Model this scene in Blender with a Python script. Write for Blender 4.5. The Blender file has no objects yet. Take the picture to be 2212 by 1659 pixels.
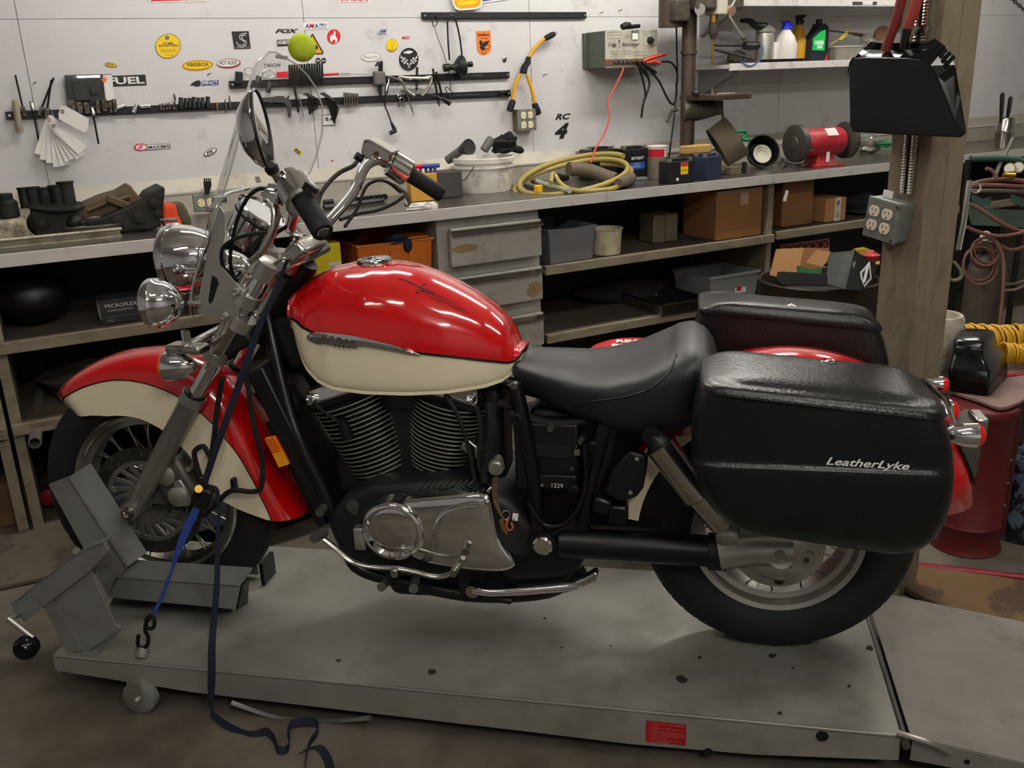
import bpy, math, random
import numpy as np
from mathutils import Matrix, Vector
random.seed(7)
SC = bpy.context.scene
COL = SC.collection
# ------------------------------------------------------------------ camera
F_PX = 1985.2; CX, CY = 1106.0, 829.5                # photograph is 2212 x 1659
PI_, RO_, WY_ = (math.radians(a) for a in (18.15, -2.24, 27.42))
CAM = np.array([0.0, 0.0, 1.529])
fw = np.array([0, math.cos(PI_), -math.sin(PI_)]); rt = np.array([1.0, 0, 0]); up = np.cross(rt, fw)
rt, up = math.cos(RO_)*rt + math.sin(RO_)*up, -math.sin(RO_)*rt + math.cos(RO_)*up
_M = np.array([[math.cos(WY_), math.sin(WY_), 0], [-math.sin(WY_), math.cos(WY_), 0], [0, 0, 1]])
rt, up, fw = _M @ rt, _M @ up, _M @ fw
cd = bpy.data.cameras.new('camera'); cam = bpy.data.objects.new('camera', cd); COL.objects.link(cam)
cd.sensor_fit = 'HORIZONTAL'; cd.sensor_width = 36.0; cd.lens = 36.0*F_PX/2212.0; cd.clip_start = 0.05
cam.matrix_world = Matrix(((rt[0], up[0], -fw[0], CAM[0]), (rt[1], up[1], -fw[1], CAM[1]), (rt[2], up[2], -fw[2], CAM[2]), (0, 0, 0, 1)))
SC.camera = cam
# ------------------------------------------------------------------ world, exposure
wd = bpy.data.worlds.new('world'); SC.world = wd; wd.use_nodes = True
wd.node_tree.nodes['Background'].inputs[0].default_value = (0.55, 0.6, 0.7, 1)
wd.node_tree.nodes['Background'].inputs[1].default_value = 0.02
SC.view_settings.view_transform = 'Standard'; SC.view_settings.look = 'None'
SC.view_settings.gamma = 1.0; SC.view_settings.use_curve_mapping = False
SC.view_settings.exposure = 0.0
# fluorescent fixtures hung from the ceiling: (x, y, z, length, angle, strength)
FIXTURES = [(1.0, 3.15, 2.72, 1.2, 0.0, 60.0), (2.75, 3.15, 2.72, 1.2, 0.0, 80.0), (4.6, 3.15, 2.72, 1.2, 0.0, 64.0),
            (1.3, 0.55, 2.95, 1.2, 0.0, 40.0), (-0.7, 0.9, 2.95, 1.2, 0.0, 28.0), (3.2, 0.7, 2.95, 1.2, 0.0, 38.0), (0.2, -1.3, 2.95, 1.2, 0.0, 130.0)]  # last one: unseen fill lamp, added to brighten the camera-facing sides
# ------------------------------------------------------------------ main dimensions (metres)
YW = 4.222      # back wall
ZB = 1.04       # worktop height
YF = 3.54       # front edge of the worktop
ZP = 0.14       # deck of the lift table
BO = np.array([1.5117, 1.5251, 0.0]); BA = math.radians(-38.59)      # rear axle of the bike, heading
PA = math.radians(-39.32)                                            # heading of the lift table
# ------------------------------------------------------------------ pixel -> place helpers
def ray(px, py): return fw + rt*(px-CX)/F_PX - up*(py-CY)/F_PX
def onz(px, py, z): d = ray(px, py); return CAM + d*((z-CAM[2])/d[2])
def ony(px, py, y): d = ray(px, py); return CAM + d*((y-CAM[1])/d[1])
def onx(px, py, x): d = ray(px, py); return CAM + d*((x-CAM[0])/d[0])
def W(px, py, o=0.0): return ony(px, py, YW-o)                        # on the back wall, o metres proud
def T(px, py, h=0.0): return onz(px, py, ZB+h)                        # on the worktop
def frame(o, a):
    return o, np.array([math.cos(a), math.sin(a), 0]), np.array([-math.sin(a), math.cos(a), 0])
def inframe(fr, px, py, y):
    o, ax, ay = fr; d = ray(px, py); t = (y-(CAM-o) @ ay)/(d @ ay); P = CAM+d*t-o
    return np.array([P @ ax, y, P[2]])
BF = frame(BO, BA); PF = frame(BO, PA)
def K(px, py, y): return inframe(BF, px, py, y)                       # bike frame: x rearwards, y away, z up
def V(*a): return np.array(a, float)
def lerp(a, b, t): return np.asarray(a, float)*(1-t)+np.asarray(b, float)*t
def nrm(v): v = np.asarray(v, float); return v/max(1e-9, np.linalg.norm(v))
# ------------------------------------------------------------------ mesh builder
def perp(a):
    a = nrm(a); h = V(0, 0, 1) if abs(a[2]) < .9 else V(1, 0, 0)
    u = nrm(np.cross(h, a)); return u, np.cross(a, u)
def spline(pts, k=6, closed=False):
    P = [np.asarray(p, float) for p in pts]; n = len(P); out = []
    for i in range(n if closed else n-1):
        if closed: a, b, c, d = P[(i-1) % n], P[i], P[(i+1) % n], P[(i+2) % n]
        else:
            b, c = P[i], P[i+1]; a = P[i-1] if i else 2*b-c; d = P[i+2] if i+2 < n else 2*c-b
        for j in range(k):
            t = j/k
            out.append(.5*((2*b)+(c-a)*t+(2*a-5*b+4*c-d)*t*t+(3*b-a-3*c+d)*t**3))
    if not closed: out.append(P[-1])
    return out
def resample(pts, n):
    P = np.array(pts, float); s = np.r_[0, np.cumsum(np.linalg.norm(np.diff(P, axis=0), axis=1))]
    t = np.linspace(0, s[-1], n)
    return np.stack([np.interp(t, s, P[:, i]) for i in range(P.shape[1])], 1)
class MB:
    def __init__(s): s.v = []; s.f = []
    def add(s, vs, fs):
        o = len(s.v); s.v += [tuple(map(float, p)) for p in vs]; s.f += [tuple(o+i for i in f) for f in fs]; return s
    def xf(s, fn): s.v = [tuple(map(float, fn(np.array(p)))) for p in s.v]; return s
    def box(s, c, sz, R=None, taper=1.0):
        c = np.asarray(c, float); x, y, z = [q/2 for q in sz]; vs = []
        for dz in (-1, 1):
            k = taper if dz > 0 else 1.0
            for dx, dy in ((-1, -1), (1, -1), (1, 1), (-1, 1)):
                p = V(dx*x*k, dy*y*k, dz*z); vs.append(c+(R @ p if R is not None else p))
        return s.add(vs, [(0, 3, 2, 1), (4, 5, 6, 7), (0, 1, 5, 4), (1, 2, 6, 5), (2, 3, 7, 6), (3, 0, 4, 7)])
    def rings(s, rs, cap=True, closed=True, loop=False):
        n = len(rs[0]); m = len(rs); vs = [p for r in rs for p in r]; fs = []
        for i in range(m if loop else m-1):
            a, b = i*n, ((i+1) % m)*n
            for j in range(n if closed else n-1):
                k = (j+1) % n; fs.append((a+j, a+k, b+k, b+j))
        if cap and closed and not loop: fs += [tuple(range(n))[::-1], tuple((m-1)*n+j for j in range(n))]
        return s.add(vs, fs)
    def tube(s, pts, r, n=8, cap=True, flat=None, closed=False):
        P = [np.asarray(p, float) for p in pts]; m = len(P); rs = []; u = None
        R = r if hasattr(r, '__len__') else [r]*m
        for i in range(m):
            if closed: t = nrm(P[(i+1) % m]-P[i-1])
            else: t = nrm(P[min(i+1, m-1)]-P[max(i-1, 0)])
            if u is None: u = perp(t)[0]
            u = u-(u @ t)*t
            u = nrm(u) if np.linalg.norm(u) > 1e-6 else perp(t)[0]
            w = np.cross(t, u)
            rs.append([P[i]+R[i]*(math.cos(2*math.pi*j/n)*u+math.sin(2*math.pi*j/n)*w*(flat or 1)) for j in range(n)])
        return s.rings(rs, cap=cap, loop=closed)
    def cyl(s, a, b, r, r2=None, n=16): return s.tube([a, b], [r, r if r2 is None else r2], n)
    def lathe(s, o, ax, prof, n=24, loop=False, arc=None):
        o = np.asarray(o, float); ax = nrm(ax); u, w = perp(ax); rs = []
        m = n if arc is None else n+1
        for t, r in prof:
            rs.append([o+ax*t+max(r, 1e-5)*(math.cos(q)*u+math.sin(q)*w) for q in ((2*math.pi*j/n if arc is None else arc[0]+(arc[1]-arc[0])*j/n) for j in range(m))])
        return s.rings(rs, cap=not loop and arc is None, loop=loop, closed=arc is None)
    def prism(s, poly, vec):
        n = len(poly); vec = np.asarray(vec, float); a = [np.asarray(p, float) for p in poly]
        return s.add(a+[p+vec for p in a], [tuple(range(n))[::-1], tuple(range(n, 2*n))]+[(i, (i+1) % n, n+(i+1) % n, n+i) for i in range(n)])
    def ell(s, c, rad, R=None, n=16, m=10, fn=None):
        rs = []
        for i in range(m+1):
            a = math.pi*i/m; ring = []
            for j in range(n):
                b = 2*math.pi*j/n; p = V(math.sin(a)*math.cos(b), math.sin(a)*math.sin(b), math.cos(a))
                if fn: p = fn(p)
                p = p*np.asarray(rad); ring.append(np.asarray(c)+(R @ p if R is not None else p))
            rs.append(ring)
        return s.rings(rs, cap=False)
    def sheet(s, g, thick=None):
        """grid of points -> surface; thick = offset vector or function(p,i,j)"""
        m, n = len(g), len(g[0]); vs = [p for r in g for p in r]; fs = []
        for i in range(m-1):
            for j in range(n-1): fs.append((i*n+j, i*n+j+1, (i+1)*n+j+1, (i+1)*n+j))
        if thick is not None:
            o = len(vs); G = np.array(g, float)
            if np.isscalar(thick):
                du = np.gradient(G, axis=0); dv = np.gradient(G, axis=1); N = np.cross(du, dv)
                N /= np.maximum(1e-9, np.linalg.norm(N, axis=2, keepdims=True)); back = G+N*thick
            else: back = G+np.asarray(thick, float)
            vs = list(vs)+[p for r in back for p in r]
            fs += [tuple(o+k for k in f[::-1]) for f in list(fs)]
            e = [(0, j, 0, j+1) for j in range(n-1)]+[(m-1, j+1, m-1, j) for j in range(n-1)]+[(i+1, 0, i, 0) for i in range(m-1)]+[(i, n-1, i+1, n-1) for i in range(m-1)]
            for a, b, c, d in e:
                p, q = a*n+b, c*n+d; fs.append((q, p, o+p, o+q))
        return s.add(vs, fs)
def rotz(a): c, s = math.cos(a), math.sin(a); return np.array([[c, -s, 0], [s, c, 0], [0, 0, 1]])
def roty(a): c, s = math.cos(a), math.sin(a); return np.array([[c, 0, s], [0, 1, 0], [-s, 0, c]])
def rotx(a): c, s = math.cos(a), math.sin(a); return np.array([[1, 0, 0], [0, c, -s], [0, s, c]])
def axes(x, y, z): return np.array([nrm(x), nrm(y), nrm(z)]).T
# ------------------------------------------------------------------ objects
ROOT = {}
def link(o): COL.objects.link(o); return o
def tag(o, label=None, cat=None, group=None, kind=None):
    if label: o['label'] = label
    if cat: o['category'] = cat
    if group: o['group'] = group
    if kind: o['kind'] = kind
    return o
def thing(name, label, cat, loc, a=0.0, group=None):
    o = link(bpy.data.objects.new(name, None)); o.empty_display_size = .05
    loc = np.asarray(loc, float); o.location = loc.tolist(); o.rotation_euler = (0, 0, a)
    ROOT[o.name] = (loc, rotz(a)); return tag(o, label, cat, group)
def part(name, mb, mat, parent=None, smooth=40, bev=0, local=False, label=None, seg=2, sub=0):
    """mesh object; points are in world metres unless local=True (then in the frame of the thing)"""
    me = bpy.data.meshes.new(name); vs = mb.v; fr = ROOT.get(parent.name) if parent is not None else None
    if parent is None:
        A = np.array(vs); lo, hi = A.min(0), A.max(0); org = V((lo[0]+hi[0])/2, (lo[1]+hi[1])/2, lo[2])
        fr = (org, np.eye(3)); local = False
    if fr is not None and not local:
        vs = ((np.array(vs)-fr[0]) @ fr[1]).tolist()
    me.from_pydata([tuple(v) for v in vs], [], mb.f); me.validate(); me.update()
    for m in (mat if isinstance(mat, (list, tuple)) else [mat]): me.materials.append(m)
    me.polygons.foreach_set('use_smooth', [bool(smooth)]*len(me.polygons))
    if smooth and smooth < 180: me.set_sharp_from_angle(angle=math.radians(smooth))
    o = link(bpy.data.objects.new(name, me))
    if parent is not None:
        o.parent = parent; ROOT[o.name] = fr
    else: o.location = fr[0].tolist(); ROOT[o.name] = fr
    if bev:
        b = o.modifiers.new('bevel', 'BEVEL'); b.width = bev; b.segments = seg; b.limit_method = 'ANGLE'; b.angle_limit = math.radians(35)
        me.polygons.foreach_set('use_smooth', [False]*len(me.polygons)) if not smooth else None
    if sub:
        b = o.modifiers.new('sub', 'SUBSURF'); b.levels = sub; b.render_levels = sub
    if label: o['label'] = label
    return o
def struct(name, mb, mat, **k): return tag(part(name, mb, mat, None, **k), kind='structure')
def solo(name, mb, mat, label, cat, group=None, **k): return tag(part(name, mb, mat, None, **k), label, cat, group)
def copy_tree(o, loc=None, a=None, label=None, group=None):
    def rec(s, par):
        c = s.copy(); link(c); c.parent = par
        for ch in s.children: rec(ch, c)
        return c
    c = rec(o, None)
    if loc is not None: c.location = np.asarray(loc, float).tolist()
    if a is not None: c.rotation_euler = (0, 0, a)
    if label: c['label'] = label
    if group: c['group'] = group
    return c
_txt = {}
def text2d(s, bold=0.0, font_shear=0.0):
    """outline text -> flat mesh verts/faces, about 0.7 high capitals"""
    key = (s, bold, font_shear)
    if key in _txt: return _txt[key]
    cu = bpy.data.curves.new('t', 'FONT'); cu.body = s; cu.offset = bold; cu.shear = font_shear; cu.fill_mode = 'FRONT'; cu.resolution_u = 2
    ob = bpy.data.objects.new('t', cu); me = ob.to_mesh()
    v = np.array([q.co[:] for q in me.vertices]) if len(me.vertices) else np.zeros((0, 3)); f = [tuple(p.vertices) for p in me.polygons]
    ob.to_mesh_clear(); bpy.data.objects.remove(ob); bpy.data.curves.remove(cu)
    if len(v):
        v[:, 0] -= (v[:, 0].min()+v[:, 0].max())/2; v[:, 1] -= (v[:, 1].min()+v[:, 1].max())/2
    _txt[key] = (v, f); return v, f
def text(mb, s, c, ux, uy, w=None, h=None, lift=0.0006, bold=0.0, shear=0.0):
    """text centred on c, along ux, up uy; w/h in metres"""
    v, f = text2d(s, bold, shear)
    if not len(v): return mb
    ux, uy = nrm(ux), nrm(uy); n = np.cross(ux, uy)
    W0 = v[:, 0].max()-v[:, 0].min(); H0 = v[:, 1].max()-v[:, 1].min()
    sx = w/W0 if w else h/H0; sy = h/H0 if h else sx
    return mb.add([np.asarray(c)+ux*p[0]*sx+uy*p[1]*sy+n*lift for p in v], f)
# ------------------------------------------------------------------ materials
def nodes(name):
    m = bpy.data.materials.new(name); m.use_nodes = True; nt = m.node_tree; b = nt.nodes['Principled BSDF']; return m, nt, b
def rgb(h):
    h = h.lstrip('#'); c = [int(h[i:i+2], 16)/255 for i in (0, 2, 4)]
    return tuple(x/12.92 if x <= .04045 else ((x+.055)/1.055)**2.4 for x in c)
def mat(name, col, rough=.5, metal=0.0, bump=0.0, bscale=40.0, var=0.0, vscale=6.0, dirt=None, dscale=3.0, damt=.5, dsharp=.12, dstart=.5, coat=0.0, trans=0.0, ior=1.45, emit=None, estr=0.0, alpha=1.0, rvar=0.0, stretch=None, spec=None, sss=0.0):
    if isinstance(col, str): col = rgb(col)
    m, nt, b = nodes(name); L = nt.links; N = nt.nodes
    b.inputs['Base Color'].default_value = (*col, 1); b.inputs['Roughness'].default_value = rough; b.inputs['Metallic'].default_value = metal
    b.inputs['IOR'].default_value = ior; b.inputs['Coat Weight'].default_value = coat; b.inputs['Coat Roughness'].default_value = .04
    b.inputs['Transmission Weight'].default_value = trans; b.inputs['Alpha'].default_value = alpha
    if spec is not None: b.inputs['Specular IOR Level'].default_value = spec
    if emit: b.inputs['Emission Color'].default_value = (*(rgb(emit) if isinstance(emit, str) else emit), 1); b.inputs['Emission Strength'].default_value = estr
    if not (bump or var or dirt or rvar): return m
    tc = N.new('ShaderNodeTexCoord'); src = tc.outputs['Object']
    if stretch:
        mp = N.new('ShaderNodeMapping'); mp.inputs['Scale'].default_value = stretch; L.new(src, mp.inputs[0]); src = mp.outputs[0]
    def noise(sc, det=4, rg=.6):
        n = N.new('ShaderNodeTexNoise'); n.inputs['Scale'].default_value = sc; n.inputs['Detail'].default_value = det; n.inputs['Roughness'].default_value = rg; L.new(src, n.inputs['Vector']); return n
    cur = None
    if var:
        n = noise(vscale); r = N.new('ShaderNodeValToRGB'); r.color_ramp.elements[0].position = .3; r.color_ramp.elements[1].position = .7
        r.color_ramp.elements[0].color = (*[max(0, c*(1-var)) for c in col], 1); r.color_ramp.elements[1].color = (*[min(1, c*(1+var)) for c in col], 1)
        L.new(n.outputs['Fac'], r.inputs[0]); cur = r.outputs[0]
    if dirt:
        dc = rgb(dirt) if isinstance(dirt, str) else dirt
        n = noise(dscale, 6, .7); r = N.new('ShaderNodeValToRGB'); r.color_ramp.elements[0].position = dstart; r.color_ramp.elements[1].position = dstart+dsharp
        r.color_ramp.elements[0].color = (0, 0, 0, 1); r.color_ramp.elements[1].color = (damt, damt, damt, 1); L.new(n.outputs['Fac'], r.inputs[0])
        x = N.new('ShaderNodeMixRGB'); x.inputs[2].default_value = (*dc, 1); L.new(r.outputs[0], x.inputs[0])
        if cur is not None: L.new(cur, x.inputs[1])
        else: x.inputs[1].default_value = (*col, 1)
        cur = x.outputs[0]
    if cur is not None: L.new(cur, b.inputs['Base Color'])
    if rvar:
        n = noise(vscale*2); r = N.new('ShaderNodeMapRange'); r.inputs['To Min'].default_value = max(.02, rough-rvar); r.inputs['To Max'].default_value = min(1, rough+rvar)
        L.new(n.outputs['Fac'], r.inputs[0]); L.new(r.outputs[0], b.inputs['Roughness'])
    if bump:
        n = noise(bscale, 3); bp = N.new('ShaderNodeBump'); bp.inputs['Strength'].default_value = bump; bp.inputs['Distance'].default_value = .004
        L.new(n.outputs['Fac'], bp.inputs['Height']); L.new(bp.outputs[0], b.inputs['Normal'])
    return m
MT = {}
def mk(k, *a, **kw): MT[k] = mat(k, *a, **kw); return MT[k]
mk('wall', '#cbcaca', .5, bump=.25, bscale=90, var=.05, vscale=1.3, dirt='#6e6a64', dscale=7, damt=.5, dstart=.58, dsharp=.2)
mk('ceiling', '#b9b6ae', .8, var=.05)
mk('concrete', '#5d564b', .75, bump=.4, bscale=30, var=.35, vscale=2.6, dirt='#332c25', dscale=2.2, damt=.7, dsharp=.2)
mk('deck', '#8a8982', .42, metal=.2, var=.2, vscale=3, dirt='#57503f', dscale=3.4, damt=.6, dsharp=.25, rvar=.1)
mk('ramp', '#84807a', .5, metal=.15, var=.12, vscale=4, dirt='#4d463b', dscale=5, damt=.6, dsharp=.25)
mk('chip', '#2b2a22', .8)
mk('steelpaint', '#7c7c7a', .5, metal=.2, var=.08, vscale=5, dirt='#4f4437', dscale=7, damt=.45, dsharp=.2)
mk('benchtop', '#7b7770', .3, metal=.85, var=.12, vscale=4, dirt='#4b443a', dscale=4, damt=.4, dsharp=.3, rvar=.12)
mk('benchlip', '#d6d3cd', .3, metal=.3, var=.06, vscale=3, dirt='#55504a', dscale=8, dstart=.56, damt=.5, dsharp=.2, rvar=.08)
mk('splash', '#b3aea0', .42, metal=.35, var=.06, vscale=5, dirt='#857d6c', dscale=7, damt=.4)
mk('cabinet', '#aaa8a0', .5, metal=.2, var=.08, vscale=4, dirt='#5a5142', dscale=6, damt=.5, dsharp=.2)
mk('shelfwood', '#7d735f', .75, bump=.2, var=.15, vscale=8, dirt='#3c3429', dscale=6, damt=.65, dsharp=.2, stretch=(1, 4, 4))
mk('shelfdark', '#4b4136', .8, var=.2, vscale=6, dirt='#241f1a', dscale=4, damt=.7)
mk('darkback', '#3b3b3d', .85, var=.15, vscale=3)
mk('shelfwhite', '#d5d2cf', .5, var=.05, dirt='#8d867b', dscale=9, damt=.4)
mk('rusttear', '#8d7450', .8, var=.2, vscale=20)
mk('post', '#7d715c', .8, bump=.4, bscale=25, var=.45, vscale=7, dirt='#372c20', dscale=7, damt=.85, dstart=.47, dsharp=.2, stretch=(1, 1, .35))
mk('red', '#c20a10', .16, coat=1.0, var=.03)
mk('cream', '#efe3c4', .22, coat=.8, var=.02)
mk('black_gloss', '#060606', .2)
mk('black', '#0c0c0d', .45)
mk('frame', '#0b0b0c', .32)
mk('engine_black', '#141415', .5, var=.2, vscale=20)
mk('fin', '#c9c5b6', .28, metal=.7)
mk('rubber', '#101012', .75, bump=.15, bscale=60, var=.15, vscale=8)
mk('chrome', '#e6e6e8', .06, metal=1.0)
mk('chrome_dull', '#b8b5ae', .22, metal=1.0, rvar=.06, var=.05)
mk('alu', '#b4b2ac', .36, metal=.85, var=.08, vscale=12)
mk('polished', '#d0cec9', .16, metal=1.0)
mk('alu_dark', '#5c5a55', .5, metal=.6, var=.15, vscale=14)
mk('disc', '#3a3834', .42, metal=.6, var=.1)
mk('carrier', '#74716b', .45, metal=.6, var=.1)
mk('fork', '#95938d', .36, metal=.7, var=.06, vscale=8)
mk('leather', '#1b1b1c', .42, bump=.35, bscale=140)
mk('seat', '#1d1d1f', .45, bump=.12, bscale=260)
mk('bagpaint', '#111112', .30, bump=.28, bscale=150)
mk('amber', '#d9660a', .2, coat=.5)
mk('amber_bright', '#e89a1c', .25, emit='#e08a10', estr=0.0)
mk('redlens', '#d01c12', .15, coat=.6)
mk('white', '#e8e6e0', .5)
mk('paper', '#dedcd8', .7)
mk('whitetext', '#e6e6e2', .6)
mk('ink', '#15151a', .6)
mk('strapnavy', '#141b2e', .8, bump=.3, bscale=200)
mk('strapblue', '#24408c', .75, bump=.3, bscale=200)
mk('brass', '#c9a24a', .25, metal=1.0)
mk('glass_clear', '#ffffff', .02, trans=1.0, ior=1.18)
mk('tennis', '#b9cf2a', .95, bump=.5, bscale=250)
SC.cycles.use_denoising = True
# ================================================================== room shell
struct('floor', MB().box((2, 0.6, -.05), (11, 9.4, .1)), MT['concrete'], smooth=0)
struct('ceiling', MB().box((2, .6, 3.25), (11, 9.4, .1)), MT['ceiling'], smooth=0)
wb = struct('wall_back', MB().box((2, YW+.06, 1.6), (11, .1, 3.2)), MT['wall'], smooth=0)
xs = [-3.4, .12, 1.237, 2.366, 4.018, 5.2, 7.4]
for i in range(len(xs)-1):
    for z0, z1 in ((0.02, 1.829), (1.831, 3.19)):
        part('panel', MB().box(((xs[i]+xs[i+1])/2, YW+.006, (z0+z1)/2), (xs[i+1]-xs[i]-.003, .012, z1-z0)), MT['wall'], wb, smooth=0)
struct('wall_left', MB().box((-3.45, .6, 1.6), (.1, 9.4, 3.2)), MT['wall'], smooth=0)
struct('wall_right', MB().box((7.45, .6, 1.6), (.1, 9.4, 3.2)), MT['wall'], smooth=0)
struct('wall_front', MB().box((2, -4.05, 1.6), (11, .1, 3.2)), MT['wall'], smooth=0)
# ---- fluorescent fixtures
mk('tube', '#ffffff', .4, emit='#fffaf3', estr=1.0)
def fixture(i, x, y, z, ln, a, st, label):
    t = thing('fluorescent_light', label, 'light', (x, y, z), a, 'fluorescent fixtures on the ceiling')
    d = rotz(a) @ V(1, 0, 0); n = rotz(a) @ V(0, 1, 0); c = V(x, y, z)
    part('housing', MB().box(c+V(0, 0, .05), (ln+.06, .16, .05), rotz(a)), MT['white'], t, smooth=0, bev=.006)
    m = MT['tube'].copy(); m.name = 'tube_lit'; m.node_tree.nodes['Principled BSDF'].inputs['Emission Strength'].default_value = st
    for k in (-1, 1):
        part('tube', MB().cyl(c-d*ln/2+n*k*.045, c+d*ln/2+n*k*.045, .016, n=10), m, t)
        for e in (-1, 1): part('socket', MB().box(c+d*e*(ln/2+.012)+n*k*.045+V(0, 0, .005), (.02, .03, .05), rotz(a)), MT['white'], t, smooth=0)
    for e in (-1, 1): part('hanger', MB().cyl(c+d*e*ln*.4+V(0, 0, .07), V(0, 0, 3.2)+(c+d*e*ln*.4)*V(1, 1, 0), .004, n=6), MT['alu'], t)
LL = ['ceiling tube light over the left end of the bench', 'ceiling tube light over the middle of the bench', 'ceiling tube light over the right end of the bench',
      'ceiling tube light above the motorcycle', 'ceiling tube light above the front wheel side', 'ceiling tube light above the wooden post', 'added fill tube light behind the camera']
for i, f_ in enumerate(FIXTURES): fixture(i, *f_, LL[i])
# ================================================================== workbench
X0, X1 = -1.3, 6.6
t = thing('worktop', 'long steel clad worktop running along the stickered back wall', 'worktop', ((X0+X1)/2, YF, ZB))
part('top', MB().box(((X0+X1)/2, (YF+YW-.03)/2, ZB-.02), (X1-X0, YW-YF-.03, .04)), MT['benchtop'], t, smooth=0, bev=.003)
part('front_lip', MB().box(((X0+X1)/2, YF-.003, ZB-.02), (X1-X0, .006, .046)), MT['benchlip'], t, smooth=0, bev=.0015)
part('backsplash', MB().prism([V(X0, YW-.05, ZB), V(X0, YW-.05, 1.135), V(X0, YW-.004, 1.19), V(X0, YW-.001, 1.19), V(X0, YW-.001, ZB)], (X1-X0, 0, 0)), MT['splash'], t, smooth=0)
part('ledge', MB().box(((X0+X1)/2, YW-.052, 1.134), (X1-X0, .006, .008)), MT['benchlip'], t, smooth=0)
for x, w in ((2.62, .03), (.95, .02)): part('tape_mark', MB().box((x, YW-.028, 1.163), (w, .002, .03), rotx(-.7)), MT['alu_dark'], t, smooth=0)
def shelf_unit(name, label, x0, x1, zs, left=True, right=True):
    t = thing(name, label, 'shelving', ((x0+x1)/2, YF+.03, 0))
    part('back_panel', MB().box(((x0+x1)/2, YW-.02, .5), (x1-x0, .02, .99)), MT['darkback'], t, smooth=0)
    for z in zs:
        part('shelf', MB().box(((x0+x1)/2, (YF+.02+YW-.03)/2, z-.012), (x1-x0-.01, YW-YF-.05, .022)), MT['shelfdark'], t, smooth=0)
        part('shelf_edge', MB().box(((x0+x1)/2, YF+.016, z-.018), (x1-x0-.01, .02, .042)), MT['shelfwood'], t, smooth=0, bev=.003)
    if left: part('upright', MB().box((x0+.02, (YF+YW)/2+.01, .5), (.036, YW-YF-.04, .985)), MT['shelfwood'], t, smooth=0, bev=.003)
    if right: part('upright', MB().box((x1-.02, (YF+YW)/2+.01, .5), (.036, YW-YF-.04, .985)), MT['shelfwood'], t, smooth=0, bev=.003)
    return t
shelf_unit('bench_shelving', 'dark open shelves under the worktop behind the front wheel', -.17, 1.525, (.735, .435), True, False)
shelf_unit('bench_shelving', 'open shelves under the worktop holding bins and a cardboard box', 2.03, 3.40, (.735, .415), False, True)
shelf_unit('bench_shelving', 'open shelf under the worktop behind the wooden post', 3.41, 6.2, (.745,), False, True)
shelf_unit('bench_shelving', 'shelves under the worktop at the left edge of the picture', -1.3, -.18, (.735, .43), False, True)
# ---- drawer cabinet
xa, xb = 1.53, 2.025
t = thing('drawer_cabinet', 'grey steel drawer cabinet under the worktop with worn paint', 'cabinet', ((xa+xb)/2, YF, 0))
part('body', MB().box(((xa+xb)/2, (YF+YW)/2+.015, .51), (xb-xa, YW-YF-.06, .96)), MT['cabinet'], t, smooth=0, bev=.002)
for z0, z1 in ((.795, .955), (.598, .745), (.385, .535), (.12, .32)):
    d = part('drawer', MB().box(((xa+xb)/2+.012, YF+.006, (z0+z1)/2), (xb-xa-.06, .028, z1-z0)), MT['cabinet'], t, smooth=0, bev=.002)
    xl, xr = xa+.038, xb-.02
    part('pull', MB().prism([V(xl, YF-.008, z1-.006), V(xl, YF-.040, z1-.018), V(xl, YF-.040, z1-.022), V(xl, YF-.006, z1-.012)], (xr-xl, 0, 0)), MT['chrome_dull'], d, smooth=0)
def blob(mb, cx, cz, w, h, y, seed, n=14):
    r = random.Random(seed); pts = []
    for i in range(n):
        a = 2*math.pi*i/n; k = .75+.35*r.random(); pts.append(V(cx+math.cos(a)*w/2*k, y, cz+math.sin(a)*h/2*k))
    return mb.prism(pts, (0, -.0008, 0))
part('bare_patch', blob(MB(), 1.63, .868, .15, .036, YF-.0082, 3), MT['rusttear'], t, smooth=0, label='brown bare patch on the top drawer')
part('bare_patch', blob(MB(), 1.965, .645, .085, .07, YF-.0082, 5), MT['rusttear'], t, smooth=0, label='brown bare patch on the second drawer')
# ---- wall shelves on the right
for z, d0, nm, lb in ((1.578, .30, 'wall_shelf', 'white edged wall shelf crowded with bottles right of the drill press'), (1.905, .30, 'wall_shelf', 'upper white edged wall shelf cut by the top of the picture')):
    th = .036 if z < 1.7 else .05
    t = thing(nm, lb, 'shelf', (4.2, YW-d0/2, z))
    part('board', MB().box((4.21, YW-d0/2, z-.012), (1.65, d0-.01, .02)), MT['shelfwhite'], t, smooth=0)
    part('front_edge', MB().box((4.21, YW-d0, z-th/2+.002), (1.66, .012, th)), MT['shelfwhite'], t, smooth=0, bev=.002)
    for x in (3.42, 4.9):
        part('bracket', MB().prism([V(x, YW-.002, z-th), V(x, YW-d0+.02, z-th), V(x, YW-d0+.02, z-th-.012), V(x, YW-.002, z-th-.13)], (.03, 0, 0)), MT['steelpaint'], t, smooth=0)
for i, (px, w) in enumerate(((1842, 21), (1867, 18), (1885, 9), (1910, 9))):
    p = W(px, 7, .3+.008); q = W(px+w, 7, .3+.008)
    part('label_mark', MB().box((p+q)/2, (q[0]-p[0], .001, .016)), MT['alu_dark' if i in (0, 2) else 'paper'], t, smooth=0)
# ---- wooden post with its steel corner strip
t = thing('wooden_post', 'weathered square wooden post standing behind the far saddlebag', 'post', (2.148, 1.697, 0))
part('timber', MB().box((2.114, 1.697, 1.6), (.067, .126, 3.19)), MT['post'], t, smooth=0, bev=.004)
part('timber', MB().box((2.183, 1.698, 1.6), (.067, .128, 3.19)), MT['post'], t, smooth=0, bev=.004)
part('corner_strip', MB().box((2.2215, 1.70, 1.75), (.010, .06, 1.9)), MT['alu_dark'], t, smooth=0)
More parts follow.
